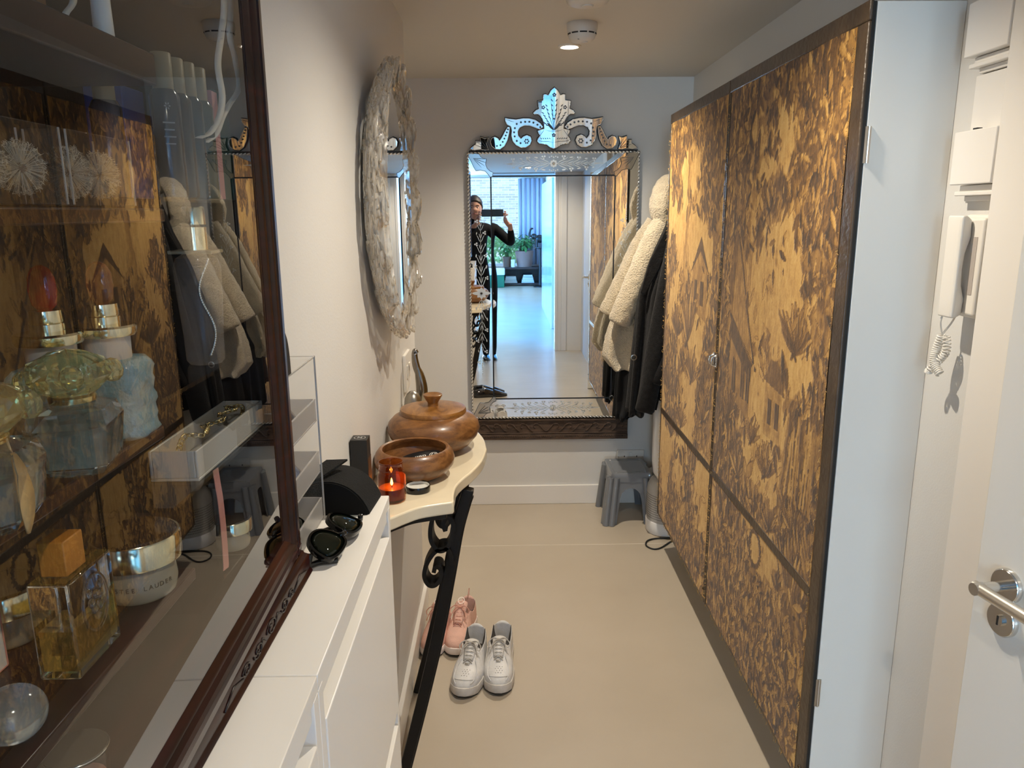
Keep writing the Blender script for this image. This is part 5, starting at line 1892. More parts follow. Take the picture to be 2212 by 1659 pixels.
def ribbed_blue(label, x, y, sm):
    s = thing('perfume_bottle', label, 'bottle', (x, y, 1.381), 'pale blue perfume bottles')
    T = M.Translation((x, y, 1.381))
    oc = spline([(-.024, -.018), (0, -.021), (.024, -.018), (.027, 0), (.024, .018), (0, .021), (-.024, .018), (-.027, 0)], 4, True)
    R_ = []
    for i in range(17):
        z = .062 * i / 16
        k = (1 + .035 * sin(i * 1.9)) * (1 if i not in (0, 16) else .90)
        R_.append([(px * k * (1 + .03 * sin(j * 1.3 + i)), py * k * (1 + .03 * cos(j * 1.1 + i * .8)), z) for j, (px, py) in enumerate(oc)])
    G().loft(R_, mt=T).build('body', BLUEP, s, smooth=180)
    G().lathe([(.0165, .062), (.0168, .080)], 32, T, True, True).build('neck', GREYW, s, smooth=40)
    c = G().lathe([(0, .080), (.0215, .080), (.0225, .082), (.0225, .0865), (.021, .088), (0, .088)], 36, T).build('collar', PALEGOLD, s, smooth=40)
    G().lathe([(.0115, .088), (.0115, .0945), (.0108, .095), (.0112, .096), (.0105, .104)], 28, T, True, True).build('collar_ring', PALEGOLD, c, smooth=40)
    R_ = [[(a * cos(q) , b * sin(q), z) for q in [2 * pi * j / 24 for j in range(24)]] for a, b, z in ((.006, .004, .1045), (.0125, .007, .110), (.0145, .0085, .122), (.0135, .008, .134), (.009, .006, .142), (.003, .002, .145))]
    G().loft(R_, mt=T @ M.Scale(.70, 4) @ M.Translation((0, 0, .0435)) @ M.Scale(1.15, 4, (0, 0, 1)) @ M.Translation((0, 0, -.0138))).build('stopper', sm, s, smooth=180)


ribbed_blue('pale blue relief perfume bottle with a brown glass stopper, farther along the shelf', -.306, .583, BRG)
ribbed_blue('pale blue perfume bottle with a red stopper, behind the clear faceted bottle', -.327, .545, REDG)


def facet_bottle(label, x, y, leaf):
    s = thing('faceted_bottle', label, 'bottle', (x, y, 1.381), 'clear bottles with yellow crystal stoppers')
    T = M.Translation((x, y, 1.381)) @ M.Rotation(R(12), 4, 'Z')

    def sq(w, d, c, z):
        return [(w - c, -d, z), (w, -d + c, z), (w, d - c, z), (w - c, d, z), (-w + c, d, z), (-w, d - c, z), (-w, -d + c, z), (-w + c, -d, z)]
    G().loft([sq(.018, .021, .006, 0), sq(.022, .026, .007, .006), sq(.025, .030, .008, .034), sq(.022, .026, .008, .044), sq(.012, .013, .005, .0475)], mt=T).build('body', CLEAR, s)
    G().loft([sq(.0165, .0195, .005, .006), sq(.0200, .0245, .006, .028), sq(.0203, .0248, .006, .030)], mt=T).build('liquid', TEALG, s)
    G().lathe([(.0145, .0475), (.0150, .051), (.0135, .053)], 24, T, True, True).build('collar', GOLD, s, smooth=40)
    g = G()
    g.ell((0, 0, .0665), (.027, .030, .0155), 11, 6, T)
    random.seed(4)
    g.v = [tuple(V(p) + V([random.uniform(-.0015, .0015) for _ in range(3)])) for p in g.v]
    o = g.build('stopper', YEL, s)
    for k, (a, z) in enumerate(((.3, .066), (1.9, .07), (3.7, .064), (5.1, .068))):
        G().ell((.0255 * cos(a), .0285 * sin(a), z), (.0075, .0075, .0085), 9, 6, T).build('crystal_lobe', YEL, o)
    if leaf:
        L = []
        for i in range(9):
            f = i / 8
            w_ = .0068 * sin(pi * min(1, .04 + f * .98)) ** .8 + .0002
            L.append([(x + .0155 - .002 * f + .004 * sin(f * 3), y - .040 - w_, 1.381 + .036 - .054 * f * .93 + .0), (x + .0165 - .002 * f + .004 * sin(f * 3), y - .040 + w_, 1.381 + .036 - .054 * f * .93)])
        G().loft(L, closed=False, cap0=False, cap1=False).build('leaf_tag', pm('dry_leaf', hx('b89868'), .7, var=.15, vscale=80), s, smooth=180, solid=.0012, fix=False, label='pale dry leaf tag')


facet_bottle('clear faceted bottle with yellow crystal stopper in front of the blue bottles', -.292, .503, False)
facet_bottle('clear faceted bottle cut off by the photo edge, whose stopper shows above the leaf tag', -.290, .405, False)
lf_ = thing('leaf_tag', 'pale dry leaf hanging between the two faceted bottles', 'leaf', (-.27, .395, 1.40))
L = []
for i in range(11):
    f = i / 10
    w_ = .0062 * sin(pi * min(1, .04 + f * .95)) ** .8 + .0003
    z = 1.424 - .046 * f
    L.append([(-.268 + .004 * sin(f * 2.6), .398 - w_, z), (-.2675 + .004 * sin(f * 2.6), .398 + w_, z)])
G().loft(L, closed=False, cap0=False, cap1=False).build('blade', pm('dry_leaf2', hx('c2a06c'), .7, var=.15, vscale=80), lf_, smooth=180, solid=.001, fix=False)
G().tube([(-.268, .398, 1.424), (-.274, .405, 1.430), (-.285, .42, 1.432)], .0006, 5).build('thread', BEIGE, lf_)

# dandelion blocks
FLUFF = thin_glass('dandelion_fluff', (1, 1, 1), 1.0, haze=.22, hazecol=(.75, .70, .60))


def dandelion(label, x, y):
    s = thing('dandelion_block', label, 'ornament', (x, y, 1.5575), 'dandelion clocks in acrylic blocks')
    G().box((x - .014, y - .044, 1.5575), (x + .014, y + .044, 1.607)).build('acrylic_block', ACRYL, s, bevel=.0008)
    g = G()
    for sx in (-1, 1):
        for a in (-1, 1):
            g.box((x + sx * .0138 - .0005, y + a * .0438 - .0005, 1.558), (x + sx * .0138 + .0005, y + a * .0438 + .0005, 1.6065))
    g.build('edge', ACRYL_EDGE, s)
    for k, (dy, r) in enumerate(((-.020, .0185), (.021, .017))):
        c = V((x, y + dy, 1.580))
        o = G().ell(tuple(c), (min(r, .0125), r, r), 16, 10).build('seed_head', FLUFF, s, smooth=180)
        g = G()
        for i in range(220):
            d = V((random.gauss(0, 1), random.gauss(0, 1), random.gauss(0, 1))).normalized()
            e = c + V((d.x * min(r, .0125), d.y * r, d.z * r)) * .97
            g.tube([c, e], .00016, 3, caps=False)
            for q in range(3):
                t2 = V((random.gauss(0, 1), random.gauss(0, 1), random.gauss(0, 1))).normalized() * .0022
                g.tube([e, e + t2], .00014, 3, caps=False)
        g.build('seed_parachutes', pm('seed_white', hx('d5cbb8'), .8), o, kind='stuff')
        G().ell(tuple(c), .0035, 10, 6).build('seed_core', pm('seed_brown', hx('54361c'), .8), o, smooth=180)
        G().tube([c, c + V((.003, .010, -.018))], .0006, 5).build('stem', pm('stem_green', hx('4d4428'), .7), o)


dandelion('acrylic block holding two dandelion clocks, right of its twin', -.301, .572)
dandelion('acrylic block with dandelion clocks cut off by the photo edge', -.300, .475)


def cream_jar(label, x, y, z, k, text=None):
    s = thing('cream_jar', label, 'jar', (x, y, z), 'face cream jars with gold lid bands')
    T = M.Translation((x, y, z)) @ M.Scale(k, 4)
    G().lathe([(0, 0), (.026, 0), (.0285, .003), (.030, .012), (.0285, .026), (.027, .029), (0, .029)], 44, T).build('glass_pot', gmat('beige_frost_glass', (.50, .42, .30), .4, .25) if not bpy.data.materials.get('beige_frost_glass') else bpy.data.materials['beige_frost_glass'], s, smooth=40)
    b = G().lathe([(.0352, .0315), (.0355, .033), (.0355, .052), (.0345, .0535), (.032, .0535)], 56, T, cap0=True).build('lid_band', PALEGOLD, s, smooth=40)
    G().lathe([(0, .0530), (.033, .0530), (.033, .0535), (.0315, .0552), (0, .0560)], 44, T).build('lid_top', pm('brown_gloss', hx('241912'), .08, coat=.5), b, smooth=40)
    if text:
        for body, zz, sz in text:
            # lettering set around the pot, facing the camera side
            for i, chh in enumerate(body):
                a = R(-62) + (i - (len(body) - 1) / 2) * sz * .82 / (.0302 * k)
                p = V((x + cos(a) * .0303 * k, y + sin(a) * .0303 * k, z + zz * k))
                xd = V((-sin(a), cos(a), 0))
                o = V((cos(a), sin(a), 0))
                text_obj('lettering', chh, sz, M(((xd.x, 0, o.x, p.x), (xd.y, 0, o.y, p.y), (0, 1, 0, p.z), (0, 0, 0, 1))), pm('label_ink', hx('4a3a26'), .5) if not bpy.data.materials.get('label_ink') else bpy.data.materials['label_ink'], s, .0001)


cream_jar('largest cream jar, gold lid band, at the far end of the lowest wooden shelf', -.312, .600, 1.2365, 1.0, (('ESTEE LAUDER', .0165, .0052), ('NIGHT', .0085, .003)) if False else (('ESTEE LAUDER', .0150, .0055),))
cream_jar('small cream jar with a gold band on the lowest glass shelf by the far post', -.303, .790, 1.1905, .62)
cream_jar('cream jar half hidden behind the gold perfume bottle', -.380, .53, 1.2365, .8)

# gold perfume, square bottle
gp_ = thing('gold_perfume', 'square clear perfume bottle with golden liquid, orange cap and a moulded oval medallion', 'bottle', (-.315, .50, 1.2365))
x0, x1, y0, y1, z0 = -.3235, -.295, .472, .530, 1.2365
G().box((x0, y0, z0), (x1, y1, z0 + .072)).build('body', CLEAR, gp_, bevel=.002)
G().box((x0 + .003, y0 + .003, z0 + .006), (x1 - .003, y1 - .003, z0 + .036)).build('liquid', AMBL, gp_)
G().box((x0 + .005, y0 + .010, z0 + .0725), (x1 - .005, y0 + .034, z0 + .098)).build('cap', pm('orange_wood', hx('b0701f'), .5, var=.15, vscale=60), gp_, bevel=.001)
g = G()
P = [(x1 + .0006, (y0 + y1) / 2 + .016 * cos(a), z0 + .044 + .021 * sin(a)) for a in [2 * pi * i / 28 for i in range(28)]]
g.tube(P, .0012, 6, closed=True)
for dy, dz in ((0, .006), (-.006, .002), (.006, .003), (-.003, -.004), (.004, -.004), (0, -.010), (-.008, .010), (.007, .011)):
    g.ell((x1 + .001, (y0 + y1) / 2 + dy, z0 + .044 + dz), (.002, .0036, .0038), 9, 6)
g.build('medallion', CLEAR, gp_, smooth=180)

ob = thing('glass_orb', 'small cloudy glass ball on the lowest wooden shelf', 'ornament', (-.302, .412, 1.2365))
G().ell((-.302, .412, 1.2365 + .0175), (.019, .019, .0175), 28, 16).build('ball', gmat('cloudy_glass', (.80, .82, .78), .9, .12), ob, smooth=180)
wc = thing('white_carton', 'white carton with pink edges behind the gold perfume', 'box', (-.375, .47, 1.2365))
G().box((-.392, .455, 1.2365), (-.358, .492, 1.312)).build('carton', pm('white_card', hx('d5cfc9'), .5), wc, bevel=.0006)
G().box((-.3585, .4915, 1.2365), (-.3575, .4925, 1.312)).box((-.392, .455, 1.2365), (-.3575, .4925, 1.2375)).build('pink_edge', pm('pink_card', hx('c98a80'), .5), wc)
lj = thing('lidded_glass_jar', 'clear glass jar with a thin metal rim on the cabinet floor', 'jar', (-.306, .472, 1.127))
T = M.Translation((-.306, .472, 1.1272))
G().lathe([(0, 0), (.019, 0), (.0205, .004), (.0205, .050), (.019, .052), (.019, .006), (0, .004)], 36, T).build('pot', GLASS, lj, smooth=40)
G().lathe([(0, .056), (.0205, .056), (.0208, .0545), (.0208, .0525), (0, .0525)], 36, T).build('lid', pm('smoked_lid', hx('3a3630'), .1, coat=.5), lj, smooth=40)
G().tube([T @ V((.0209 * cos(a), .0209 * sin(a), .0545)) for a in [2 * pi * i / 40 for i in range(40)]], .0007, 6, closed=True).build('metal_rim', CHROME, lj, smooth=180)
G().lathe([(0, .004), (.017, .004), (.017, .03), (0, .032)], 24, T).build('cream', pm('rosy_cream', hx('9a6a5c'), .5), lj, smooth=40)

# tray with gold chain
jt = thing('jewellery_tray', 'small frosted white tray on a glass shelf of the display cabinet', 'tray', (-.305, .80, 1.3042))
tx0, tx1, ty0, ty1, tz = -.335, -.289, .685, .884, 1.3043
g = G().box((tx0, ty0, tz), (tx1, ty1, tz + .003)).box((tx1 - .003, ty0, tz + .003), (tx1, ty1, tz + .030)).box((tx0, ty0, tz + .003), (tx0 + .003, ty1, tz + .030)).box((tx0 + .003, ty0, tz + .003), (tx1 - .003, ty0 + .003, tz + .03)).box((tx0 + .003, ty1 - .003, tz + .003), (tx1 - .003, ty1, tz + .03))
g.build('shell', pm('frosted_white', hx('b9b3aa'), .35), jt, bevel=.001)
gcn = thing('gold_chain', 'coiled gold chain necklace lying in the frosted tray', 'necklace', (-.31, .77, 1.3))
P = spline([(-0.318, 0.700, 1.3105), (-0.316, 0.722, 1.3365), (-0.300, 0.730, 1.3370), (-0.305, 0.757, 1.3380), (-0.318, 0.774, 1.3330), (-0.300, 0.787, 1.3375), (-0.312, 0.809, 1.3370), (-0.300, 0.826, 1.3380), (-0.318, 0.844, 1.3355), (-0.305, 0.861, 1.3325), (-0.315, 0.870, 1.3105), (-0.318, 0.817, 1.3105), (-0.310, 0.748, 1.3105)], 14)
lk = G()
ac, last = 0, None
for i in range(1, len(P)):
    a, b = V(P[i - 1]), V(P[i])
    ac += (b - a).length
    if ac > .0042:
        ac = 0
        t = (b - a).normalized()
        nr = t.orthogonal().normalized()
        if i % 2:
            nr = t.cross(nr)
        lk.tube([b + t * .0034 * cos(q) + nr * .0024 * sin(q) for q in [2 * pi * j / 10 for j in range(10)]], .0008, 5, closed=True)
lk.build('links', GOLD, gcn, smooth=180, kind='stuff')
at = thing('atomiser', 'tall frosted bottle with a two-band gold cap and crystal beading, near the far post', 'bottle', (-.309, .780, 1.4008))
T = M.Translation((-.309, .780, 1.4008))
G().lathe([(0, 0), (.016, 0), (.019, .004), (.0195, .03), (.022, .070), (.023, .098), (.020, .108), (.012, .112), (0, .112)], 36, T).build('body', thin_glass('frosted_mauve', (.80, .76, .74), 1.3, .1, .35, (.42, .38, .36)), at, smooth=40)
G().box((-.022, -.016, .112), (.022, .016, .1155), T).build('shoulder_plate', pm('frosted_plate', hx('a3947a'), .3), at, bevel=.001)
G().lathe([(0, .1155), (.0125, .1155), (.0125, .138), (0, .138)], 28, T).build('cap_lower', PALEGOLD, at, smooth=40)
G().lathe([(0, .138), (.0112, .138), (.0112, .1405), (0, .1405)], 28, T).build('cap_ring', BLACK, at, smooth=40)
G().lathe([(0, .1405), (.0125, .1405), (.0125, .156), (.0115, .158), (0, .158)], 28, T).build('cap_upper', PALEGOLD, at, smooth=40)
g = G()
for i in range(44):
    f = i / 43
    a = -.9 + .5 * sin(f * 7) * .6
    g.ell((.0225 * cos(a) * (1 - .12 * (1 - f)), .0225 * sin(a), .012 + .095 * f), .0016, 6, 4, T)
g.build('crystal_beads', BEADGL, at, kind='stuff', smooth=180)

# upper bottles and boxes
for i, (x, y, h_, col) in enumerate(((-.300, .721, .123, '33363a'), (-.300, .747, .123, '2d3133'), (-.300, .774, .124, '30424a'), (-.300, .801, .124, '3a4a48'), (-.342, .698, .111, '2c3a4c'))):
    s = thing('capped_bottle', ('first of the beige-capped dark bottles on the top glass shelf, with a white flower print', 'second beige-capped dark bottle along the top glass shelf', 'third beige-capped dark bottle along the top glass shelf', 'last beige-capped dark bottle, beside the teal carton', 'beige-capped bluish bottle standing deepest, beside the blue carton')[i], 'bottle', (x, y, 1.5665), 'dark bottles with beige caps')
    T = M.Translation((x, y, 1.5665)) @ M.Scale(.84, 4, (1, 0, 0)) @ M.Scale(.84, 4, (0, 1, 0))
    G().lathe([(0, 0), (.0145, 0), (.0155, .002), (.0155, h_ - .036), (.012, h_ - .030), (0, h_ - .030)], 28, T).build('body', pm('dark_glass_%d' % i, hx(col), .15, coat=.4), s, smooth=40)
    G().lathe([(0, h_ - .030), (.0105, h_ - .030), (.0105, h_), (.0095, h_ + .001), (0, h_ + .001)], 24, T).build('cap', BEIGE, s, smooth=40)
    if i == 0:
        g = G()
        for k in range(6):
            a = k * pi / 3
            q = R(-60)
            c = V((cos(q) * .0157, sin(q) * .0157, .078))
            xd = V((-sin(q), cos(q), 0))
            g.add([T @ (c + xd * (.003 * cos(a + d) * k2) + V((0, 0, .003 * sin(a + d) * k2))) for d, k2 in ((0, .3), (-.3, .8), (0, 1.2), (.3, .8))], [(0, 1, 2, 3)])
        for k in range(4):
            c = V((cos(R(-60)) * .0157, sin(R(-60)) * .0157, .064 - .006 * k))
            xd = V((-sin(R(-60)), cos(R(-60)), 0))
            g.add([T @ (c + xd * sx * (.006 - .001 * (k % 2)) + V((0, 0, sz * .0006))) for sx, sz in ((-1, -1), (1, -1), (1, 1), (-1, 1))], [(0, 1, 2, 3)])
        g.build('print', pm('grey_print', hx('8d9190'), .5), s, fix=False)
for nm, lb, a, b, col in (('blue_carton', 'bright blue carton on the top glass shelf', (-.372, .722, 1.5665), (-.338, .765, 1.664), '1d4fa0'), ('pink_carton', 'slim pink carton in front of the teal one on the top glass shelf', (-.306, .817, 1.5665), (-.292, .832, 1.673), 'c48c8c'), ('teal_carton', 'dark teal carton at the far end of the top glass shelf', (-.335, .838, 1.5665), (-.296, .875, 1.677), '2f5650')):
    s = thing(nm, lb, 'box', ((a[0] + b[0]) / 2, (a[1] + b[1]) / 2, a[2]))
    G().box(a, b).build('carton', pm(nm + '_card', hx(col), .4), s, bevel=.0006)
    G().box((a[0] + .002, a[1] + .002, b[2]), (b[0] - .002, b[1] - .002, b[2] + .0008)).build('lid_flap', pm(nm + '_flap', tuple(min(1, c * 1.3) for c in hx(col)), .4), s)
pf = thing('picture_frame', 'small wooden picture frame on the topmost shelf', 'picture frame', (-.36, .61, 1.681))
FW = wood('frame_wood', hx('3a2413'), hx('7a552e'), (6, 6, 6))
G().box((-.375, .57, 1.6805), (-.367, .66, 1.784)).build('backing', FW, pf)
for a, b in (((-.367, .57, 1.6805), (-.360, .66, 1.694)), ((-.367, .57, 1.770), (-.360, .66, 1.784)), ((-.367, .57, 1.694), (-.360, .584, 1.770)), ((-.367, .646, 1.694), (-.360, .66, 1.770))):
    G().box(a, b).build('frame_bar', FW, pf, bevel=.001)
G().box((-.367, .584, 1.694), (-.3655, .646, 1.770)).build('picture', pm('faded_print', hx('b59a86'), .6, var=.25, vscale=30), pf)
wb = thing('white_pump_bottle', 'small white bottle at the far end of the topmost shelf', 'bottle', (-.302, .625, 1.6805))
T = M.Translation((-.302, .628, 1.6805)) @ M.Scale(.55, 4, (1, 0, 0)) @ M.Scale(.55, 4, (0, 1, 0))
G().lathe([(0, 0), (.012, 0), (.0135, .002), (.0125, .030), (.0118, .0305), (.0116, .050), (.010, .053), (0, .053)], 28, T).build('body', PLASTIC, wb, smooth=40)
G().lathe([(.0122, .0295), (.0126, .030), (.0122, .0315)], 28, T, True, True).build('seam_ring', GREYW, wb, smooth=40)


def ribbon(label, paths, w_):
    s = thing('white_ribbon', label, 'ribbon', tuple(V(paths[0][0])), 'white ribbons in the display cabinet')
    m = pm('ribbon_white', hx('d8cfc0'), .7, Transmission__Weight=0.0) if not bpy.data.materials.get('ribbon_white') else bpy.data.materials['ribbon_white']
    for p in paths:
        q = spline(p, 7)
        G().bar(q, (w_ * .5, w_ * .8, 0), .0008).build('strand', m, s, smooth=180)
    c = paths[0][0]


RB1 = [(-.286, .861, 1.768), (-.286, .843, 1.731), (-.286, .825, 1.699), (-.287, .833, 1.671), (-.286, .817, 1.649), (-.286, .788, 1.630), (-.287, .759, 1.622)]
RB2 = [(-.285, .879, 1.773), (-.285, .866, 1.736), (-.285, .878, 1.713), (-.286, .886, 1.687), (-.288, .856, 1.665), (-.287, .827, 1.648), (-.288, .807, 1.630), (-.289, .780, 1.620)]
RB3 = [(-.33, .637, 1.74), (-.33, .644, 1.715), (-.33, .629, 1.70), (-.331, .628, 1.69), (-.33, .634, 1.683)]
ribbon('knotted white ribbon hanging near the far post at the top', [[(-.287, .872, 1.94), (-.287, .866, 1.83)] + RB1, [(-.286, .884, 1.94), (-.286, .882, 1.83)] + RB2], .0085)
ribbon('thin white ribbon loop standing in for the reflection of the knotted ribbon', [[(-.331, .640, 1.94)] + RB3], .006)  # added strand in place of a reflection of the first ribbon
pk_ = thing('pink_strap', 'narrow pink paper strip hanging under the frosted tray', 'strip', (-.292, .72, 1.19))
G().bar(spline([(-.293, .735, 1.2995), (-.292, .735, 1.2815), (-.291, .735, 1.265), (-.290, .733, 1.235), (-.290, .731, 1.20), (-.290, .729, 1.1925)], 5), (.002, .009, 0), .0008).build('strip', pm('pink_paper', hx('c48376'), .7), pk_)

# ------------------------------------------------------------------ on the ceiling
EMI = NT('lamp_lens')
EMI.surf(EMI.n('ShaderNodeEmission', Color=(1, .93, .80, 1), Strength=14).outputs[0])


def downlight(label, x, y):
    s = thing('downlight', label, 'lamp', (x, y, CZ), 'recessed ceiling spots')
    T = M.Translation((x, y, CZ))
    G().lathe([(.031, -.002), (.036, -.0062), (.045, -.0045), (.046, 0), (.031, 0)], 48, T).build('trim_ring', PLASTIC, s, smooth=40)
    G().lathe([(0, -.0035), (.0305, -.0030)], 32, T).build('lamp_lens', EMI.m, s, fix=False)


downlight('lit recessed ceiling spot in front of the mirror, beside the smoke alarm', .273, 3.195)
downlight('lit ceiling spot seen only reflected in the mirror strip', .273, 1.5)
downlight('lit ceiling spot behind the photographer', .273, -.3)
ALW = pm('alarm_white', hx('d9d3ca'), .35)
sd = thing('smoke_alarm', 'round white smoke alarm with dark slots next to the ceiling spot', 'alarm', (.285, 2.83, CZ))
T = M.Translation((.285, 2.83, CZ)) @ M.Rotation(pi, 4, 'X')
G().lathe([(0, 0), (.0525, 0), (.0535, .003), (.0535, .020), (.052, .022), (.0515, .026), (.050, .034), (.044, .050), (.034, .060), (.02, .0635), (0, .064)], 56, T).build('housing', ALW, sd, smooth=40)
g = G()
for i in range(10):
    a0, a1 = 2 * pi * i / 10 + .06, 2 * pi * (i + 1) / 10 - .06
    for k in range(4):
        p, q = a0 + (a1 - a0) * k / 4, a0 + (a1 - a0) * (k + 1) / 4
        g.add([T @ V((r * cos(a), r * sin(a), z)) for r, a, z in ((.0506, p, .034), (.0506, q, .034), (.0490, q, .0385), (.0490, p, .0385))], [(0, 1, 2, 3)])
g.build('vent_slots', BLACKM, sd, fix=False)
G().lathe([(0, .0625), (.011, .0625), (.011, .0655), (.009, .067), (0, .067)], 24, T @ M.Translation((.008, .012, -.001))).build('test_button', ALW, sd, smooth=40)
G().box((-.018, .020, .054), (-.006, .034, .0585), T).build('grille', pm('grille_grey', hx('6f6b66'), .5), sd)
a2 = thing('heat_alarm', 'second round white ceiling alarm cut off by the top of the photo', 'alarm', (.262, 2.43, CZ))
T = M.Translation((.262, 2.45, CZ)) @ M.Rotation(pi, 4, 'X')
G().lathe([(0, 0), (.066, 0), (.068, .004), (.066, .018), (.060, .030), (.048, .0355), (.020, .037), (.0195, .0365), (.0185, .0365), (.018, .0385), (0, .039)], 56, T).build('housing', ALW, a2, smooth=40)
G().lathe([(0, .0388), (.0165, .0388), (.0155, .0405), (0, .041)], 32, T).build('test_button', ALW, a2, smooth=40)

# ------------------------------------------------------------------ entry phone on the right wall
ip = thing('entry_phone', 'white wall entry phone with a handset and coiled cord, beside the door', 'intercom', (.87, 1.475, 1.44))
G().box((.872, 1.412, 1.350), (.89, 1.492, 1.540)).build('base_plate', PLASTIC, ip, bevel=.006, seg=3)
G().box((.862, 1.418, 1.356), (.873, 1.480, 1.534)).build('cradle', PLASTIC, ip, bevel=.005, seg=3)
G().box((.8612, 1.430, 1.395), (.8625, 1.444, 1.500)).build('cradle_recess', pm('recess_grey', hx('b2a9a2'), .4), ip)
hs = G()
hp = [(1.350, .0), (1.357, .010), (1.385, .012), (1.41, .004), (1.44, .002), (1.47, .004), (1.500, .012), (1.530, .010), (1.538, 0)]
rings = []
for z, d in hp:
    q = .001 if z in (1.350, 1.538) else 0
    xb, xf = .8625 - d * .0, .838
    xb = .850 + d
    rings.append([(xf + q, 1.449, z), (xf + q - .001, 1.466, z), (xf + q, 1.490, z), (xf + .004, 1.494, z), (xb - .003, 1.494, z), (xb, 1.490, z), (xb, 1.450, z), (xf + .004, 1.445, z)])
hs.loft(rings)
hs.build('handset', PLASTIC, ip, smooth=30, bevel=.0025)
cp = [(.848, 1.488, 1.352), (.846, 1.490, 1.338), (.850, 1.492, 1.322)]
G().tube(spline(cp + [(.853, 1.492, 1.312)], 5), .0018, 7).tube(spline([(.866, 1.475, 1.353), (.862, 1.482, 1.335), (.856, 1.490, 1.318), (.853, 1.492, 1.310)], 5), .0018, 7).build('cord_tail', PLASTIC, ip, smooth=180)


def coil(path, r, turns, wire, n=12):
    P = spline(path, 24)
    L = len(P)
    out = []
    m = turns * n
    for i in range(m + 1):
        f = i / m * (L - 1.001)
        k = int(f)
        p = V(P[k]).lerp(V(P[k + 1]), f - k)
        t = (V(P[k + 1]) - V(P[k])).normalized()
        a = V((0, 1, 0)) - t * t.y
        a.normalize()
        b = t.cross(a)
        w_ = 2 * pi * i / n
        out.append(p + a * cos(w_) * r + b * sin(w_) * r)
    return G().tube(out, wire, 6)


coil([(.853, 1.492, 1.312), (.850, 1.500, 1.280), (.847, 1.497, 1.255), (.851, 1.480, 1.236)], .0072, 20, .0015).build('coiled_cord', PLASTIC, ip, smooth=180)
coil([(.858, 1.486, 1.310), (.858, 1.480, 1.282), (.854, 1.492, 1.262), (.847, 1.510, 1.238), (.846, 1.512, 1.232)], .0066, 18, .0015).build('coiled_cord', PLASTIC, ip, smooth=180)

for _o in list(ip.children):
    _o.data.transform(M.Translation((0, -.042, 0)))

# ------------------------------------------------------------------ stepped white boxes above it
def wall_box(label, z0, z1):
    s = thing('wall_box', label, 'box', (.86, 1.48, z0), 'white moulded boxes above the entry phone')
    ya, yb = 1.3625, 1.488
    G().box((.855, ya, z0), (.8895, yb, z1)).build('box_body', TRIM, s, bevel=.002)
    G().box((.868, ya, z0 - .012), (.8895, yb - .014, z0 - .001)).build('upper_moulding', TRIM, s, bevel=.0015)
    G().box((.862, ya, z0 - .020), (.8895, yb - .008, z0 - .012)).build('ledge_moulding', TRIM, s, bevel=.0015)
    G().box((.874, ya, z0 - .030), (.8895, yb - .022, z0 - .020)).build('lower_moulding', TRIM, s, bevel=.0015)
    G().box((.876, ya, z1 + .002), (.8895, yb - .012, z1 + .098)).build('recessed_panel', TRIM, s, bevel=.0015)
    G().box((.858, 1.425, z1), (.868, 1.437, z1 + .003)).build('catch', BLACKM, s)
    return s


wall_box('lower white moulded wall box, just above the entry phone', 1.594, 1.690)
wall_box('upper white moulded wall box at the top of the photo', 1.820, 1.914)

# ------------------------------------------------------------------ the room behind the camera, seen in the mirrors
wr = thing('white_wardrobe', 'tall glossy white cupboard along the right of the room behind, lit blue by added fill', 'cupboard', (.83, -3.7, 0))
GLW = pm('gloss_white', hx('e3e6e8'), .12, coat=.4)
G().box((.70, -5.1, 0), (.969, -2.52, 2.0)).build('carcass', GLW, wr)
for k in range(3):
    y0 = -5.1 + k * .86
    G().box((.66, y0 + .002, .002), (.70, y0 + .858, 2.0)).build('door', GLW, wr, bevel=.002)
BENCHM = wood('dark_bench', hx('241410'), hx('4a2c22'), (2, 14, 14), .45)
bn = thing('low_bench', 'long low dark wooden shelf unit under the window, full of books', 'bench', (-.5, -9.05, 0))
G().box((-2.2, -9.30, .02), (1.0 - .05, -8.80, .06)).build('bottom_board', BENCHM, bn)
G().box((-2.2, -9.30, .36), (1.0 - .05, -8.80, .40)).build('top_board', BENCHM, bn)
G().box((-2.2, -9.30, .06), (.95, -9.27, .36)).build('back_board', BENCHM, bn)
for x in (-2.18, -1.1, -.02, .93):
    G().box((x - .02, -9.27, .06), (x + .02, -8.81, .36)).build('divider', BENCHM, bn)
for x in (-2.1, -.5, .9):
    G().box((x - .03, -9.25, 0), (x + .03, -8.85, .02)).build('foot', BENCHM, bn)
BC = ['d9d6cf', '3c5a7a', '8fa7b8', 'e5e2da', '5b4a3c', 'b9b2a4', '2f3d4d']
for i, (x, n) in enumerate(((.18, 4), (.55, 5), (-.35, 3), (-.75, 4))):
    z = .0605
    for k in range(n):
        h = .025 + .012 * ((i * 3 + k) % 3)
        w_ = .28 - .02 * k
        s = thing('book', '%s book, number %d from the bottom of the %s pile in the low bench' % (['pale', 'blue', 'grey', 'cream', 'brown'][(i + k) % 5], k + 1, ['second', 'first', 'third', 'fourth'][i]), 'book', (x, -8.95, z), 'books in the low bench')
        G().box((x - w_ / 2, -9.15, z), (x + w_ / 2, -8.86, z + h)).build('cover', pm('book_%d_%d' % (i, k), hx(BC[(i * 2 + k) % 7]), .5), s, bevel=.002)
        G().box((x - w_ / 2 + .003, -8.861, z + .004), (x + w_ / 2 - .003, -8.858, z + h - .004)).build('pages', pm('paper_%d_%d' % (i, k), hx('dcd6c8'), .8), s)
        z += h + .0008
cl = thing('cool_box', 'green cool box with a white lid on the floor before the bench', 'box', (-.12, -8.6, 0))
G().box((-.40, -8.72, 0), (.04, -8.45, .26)).build('body', pm('cool_green', hx('1f6a4c'), .35), cl, bevel=.02, seg=3)
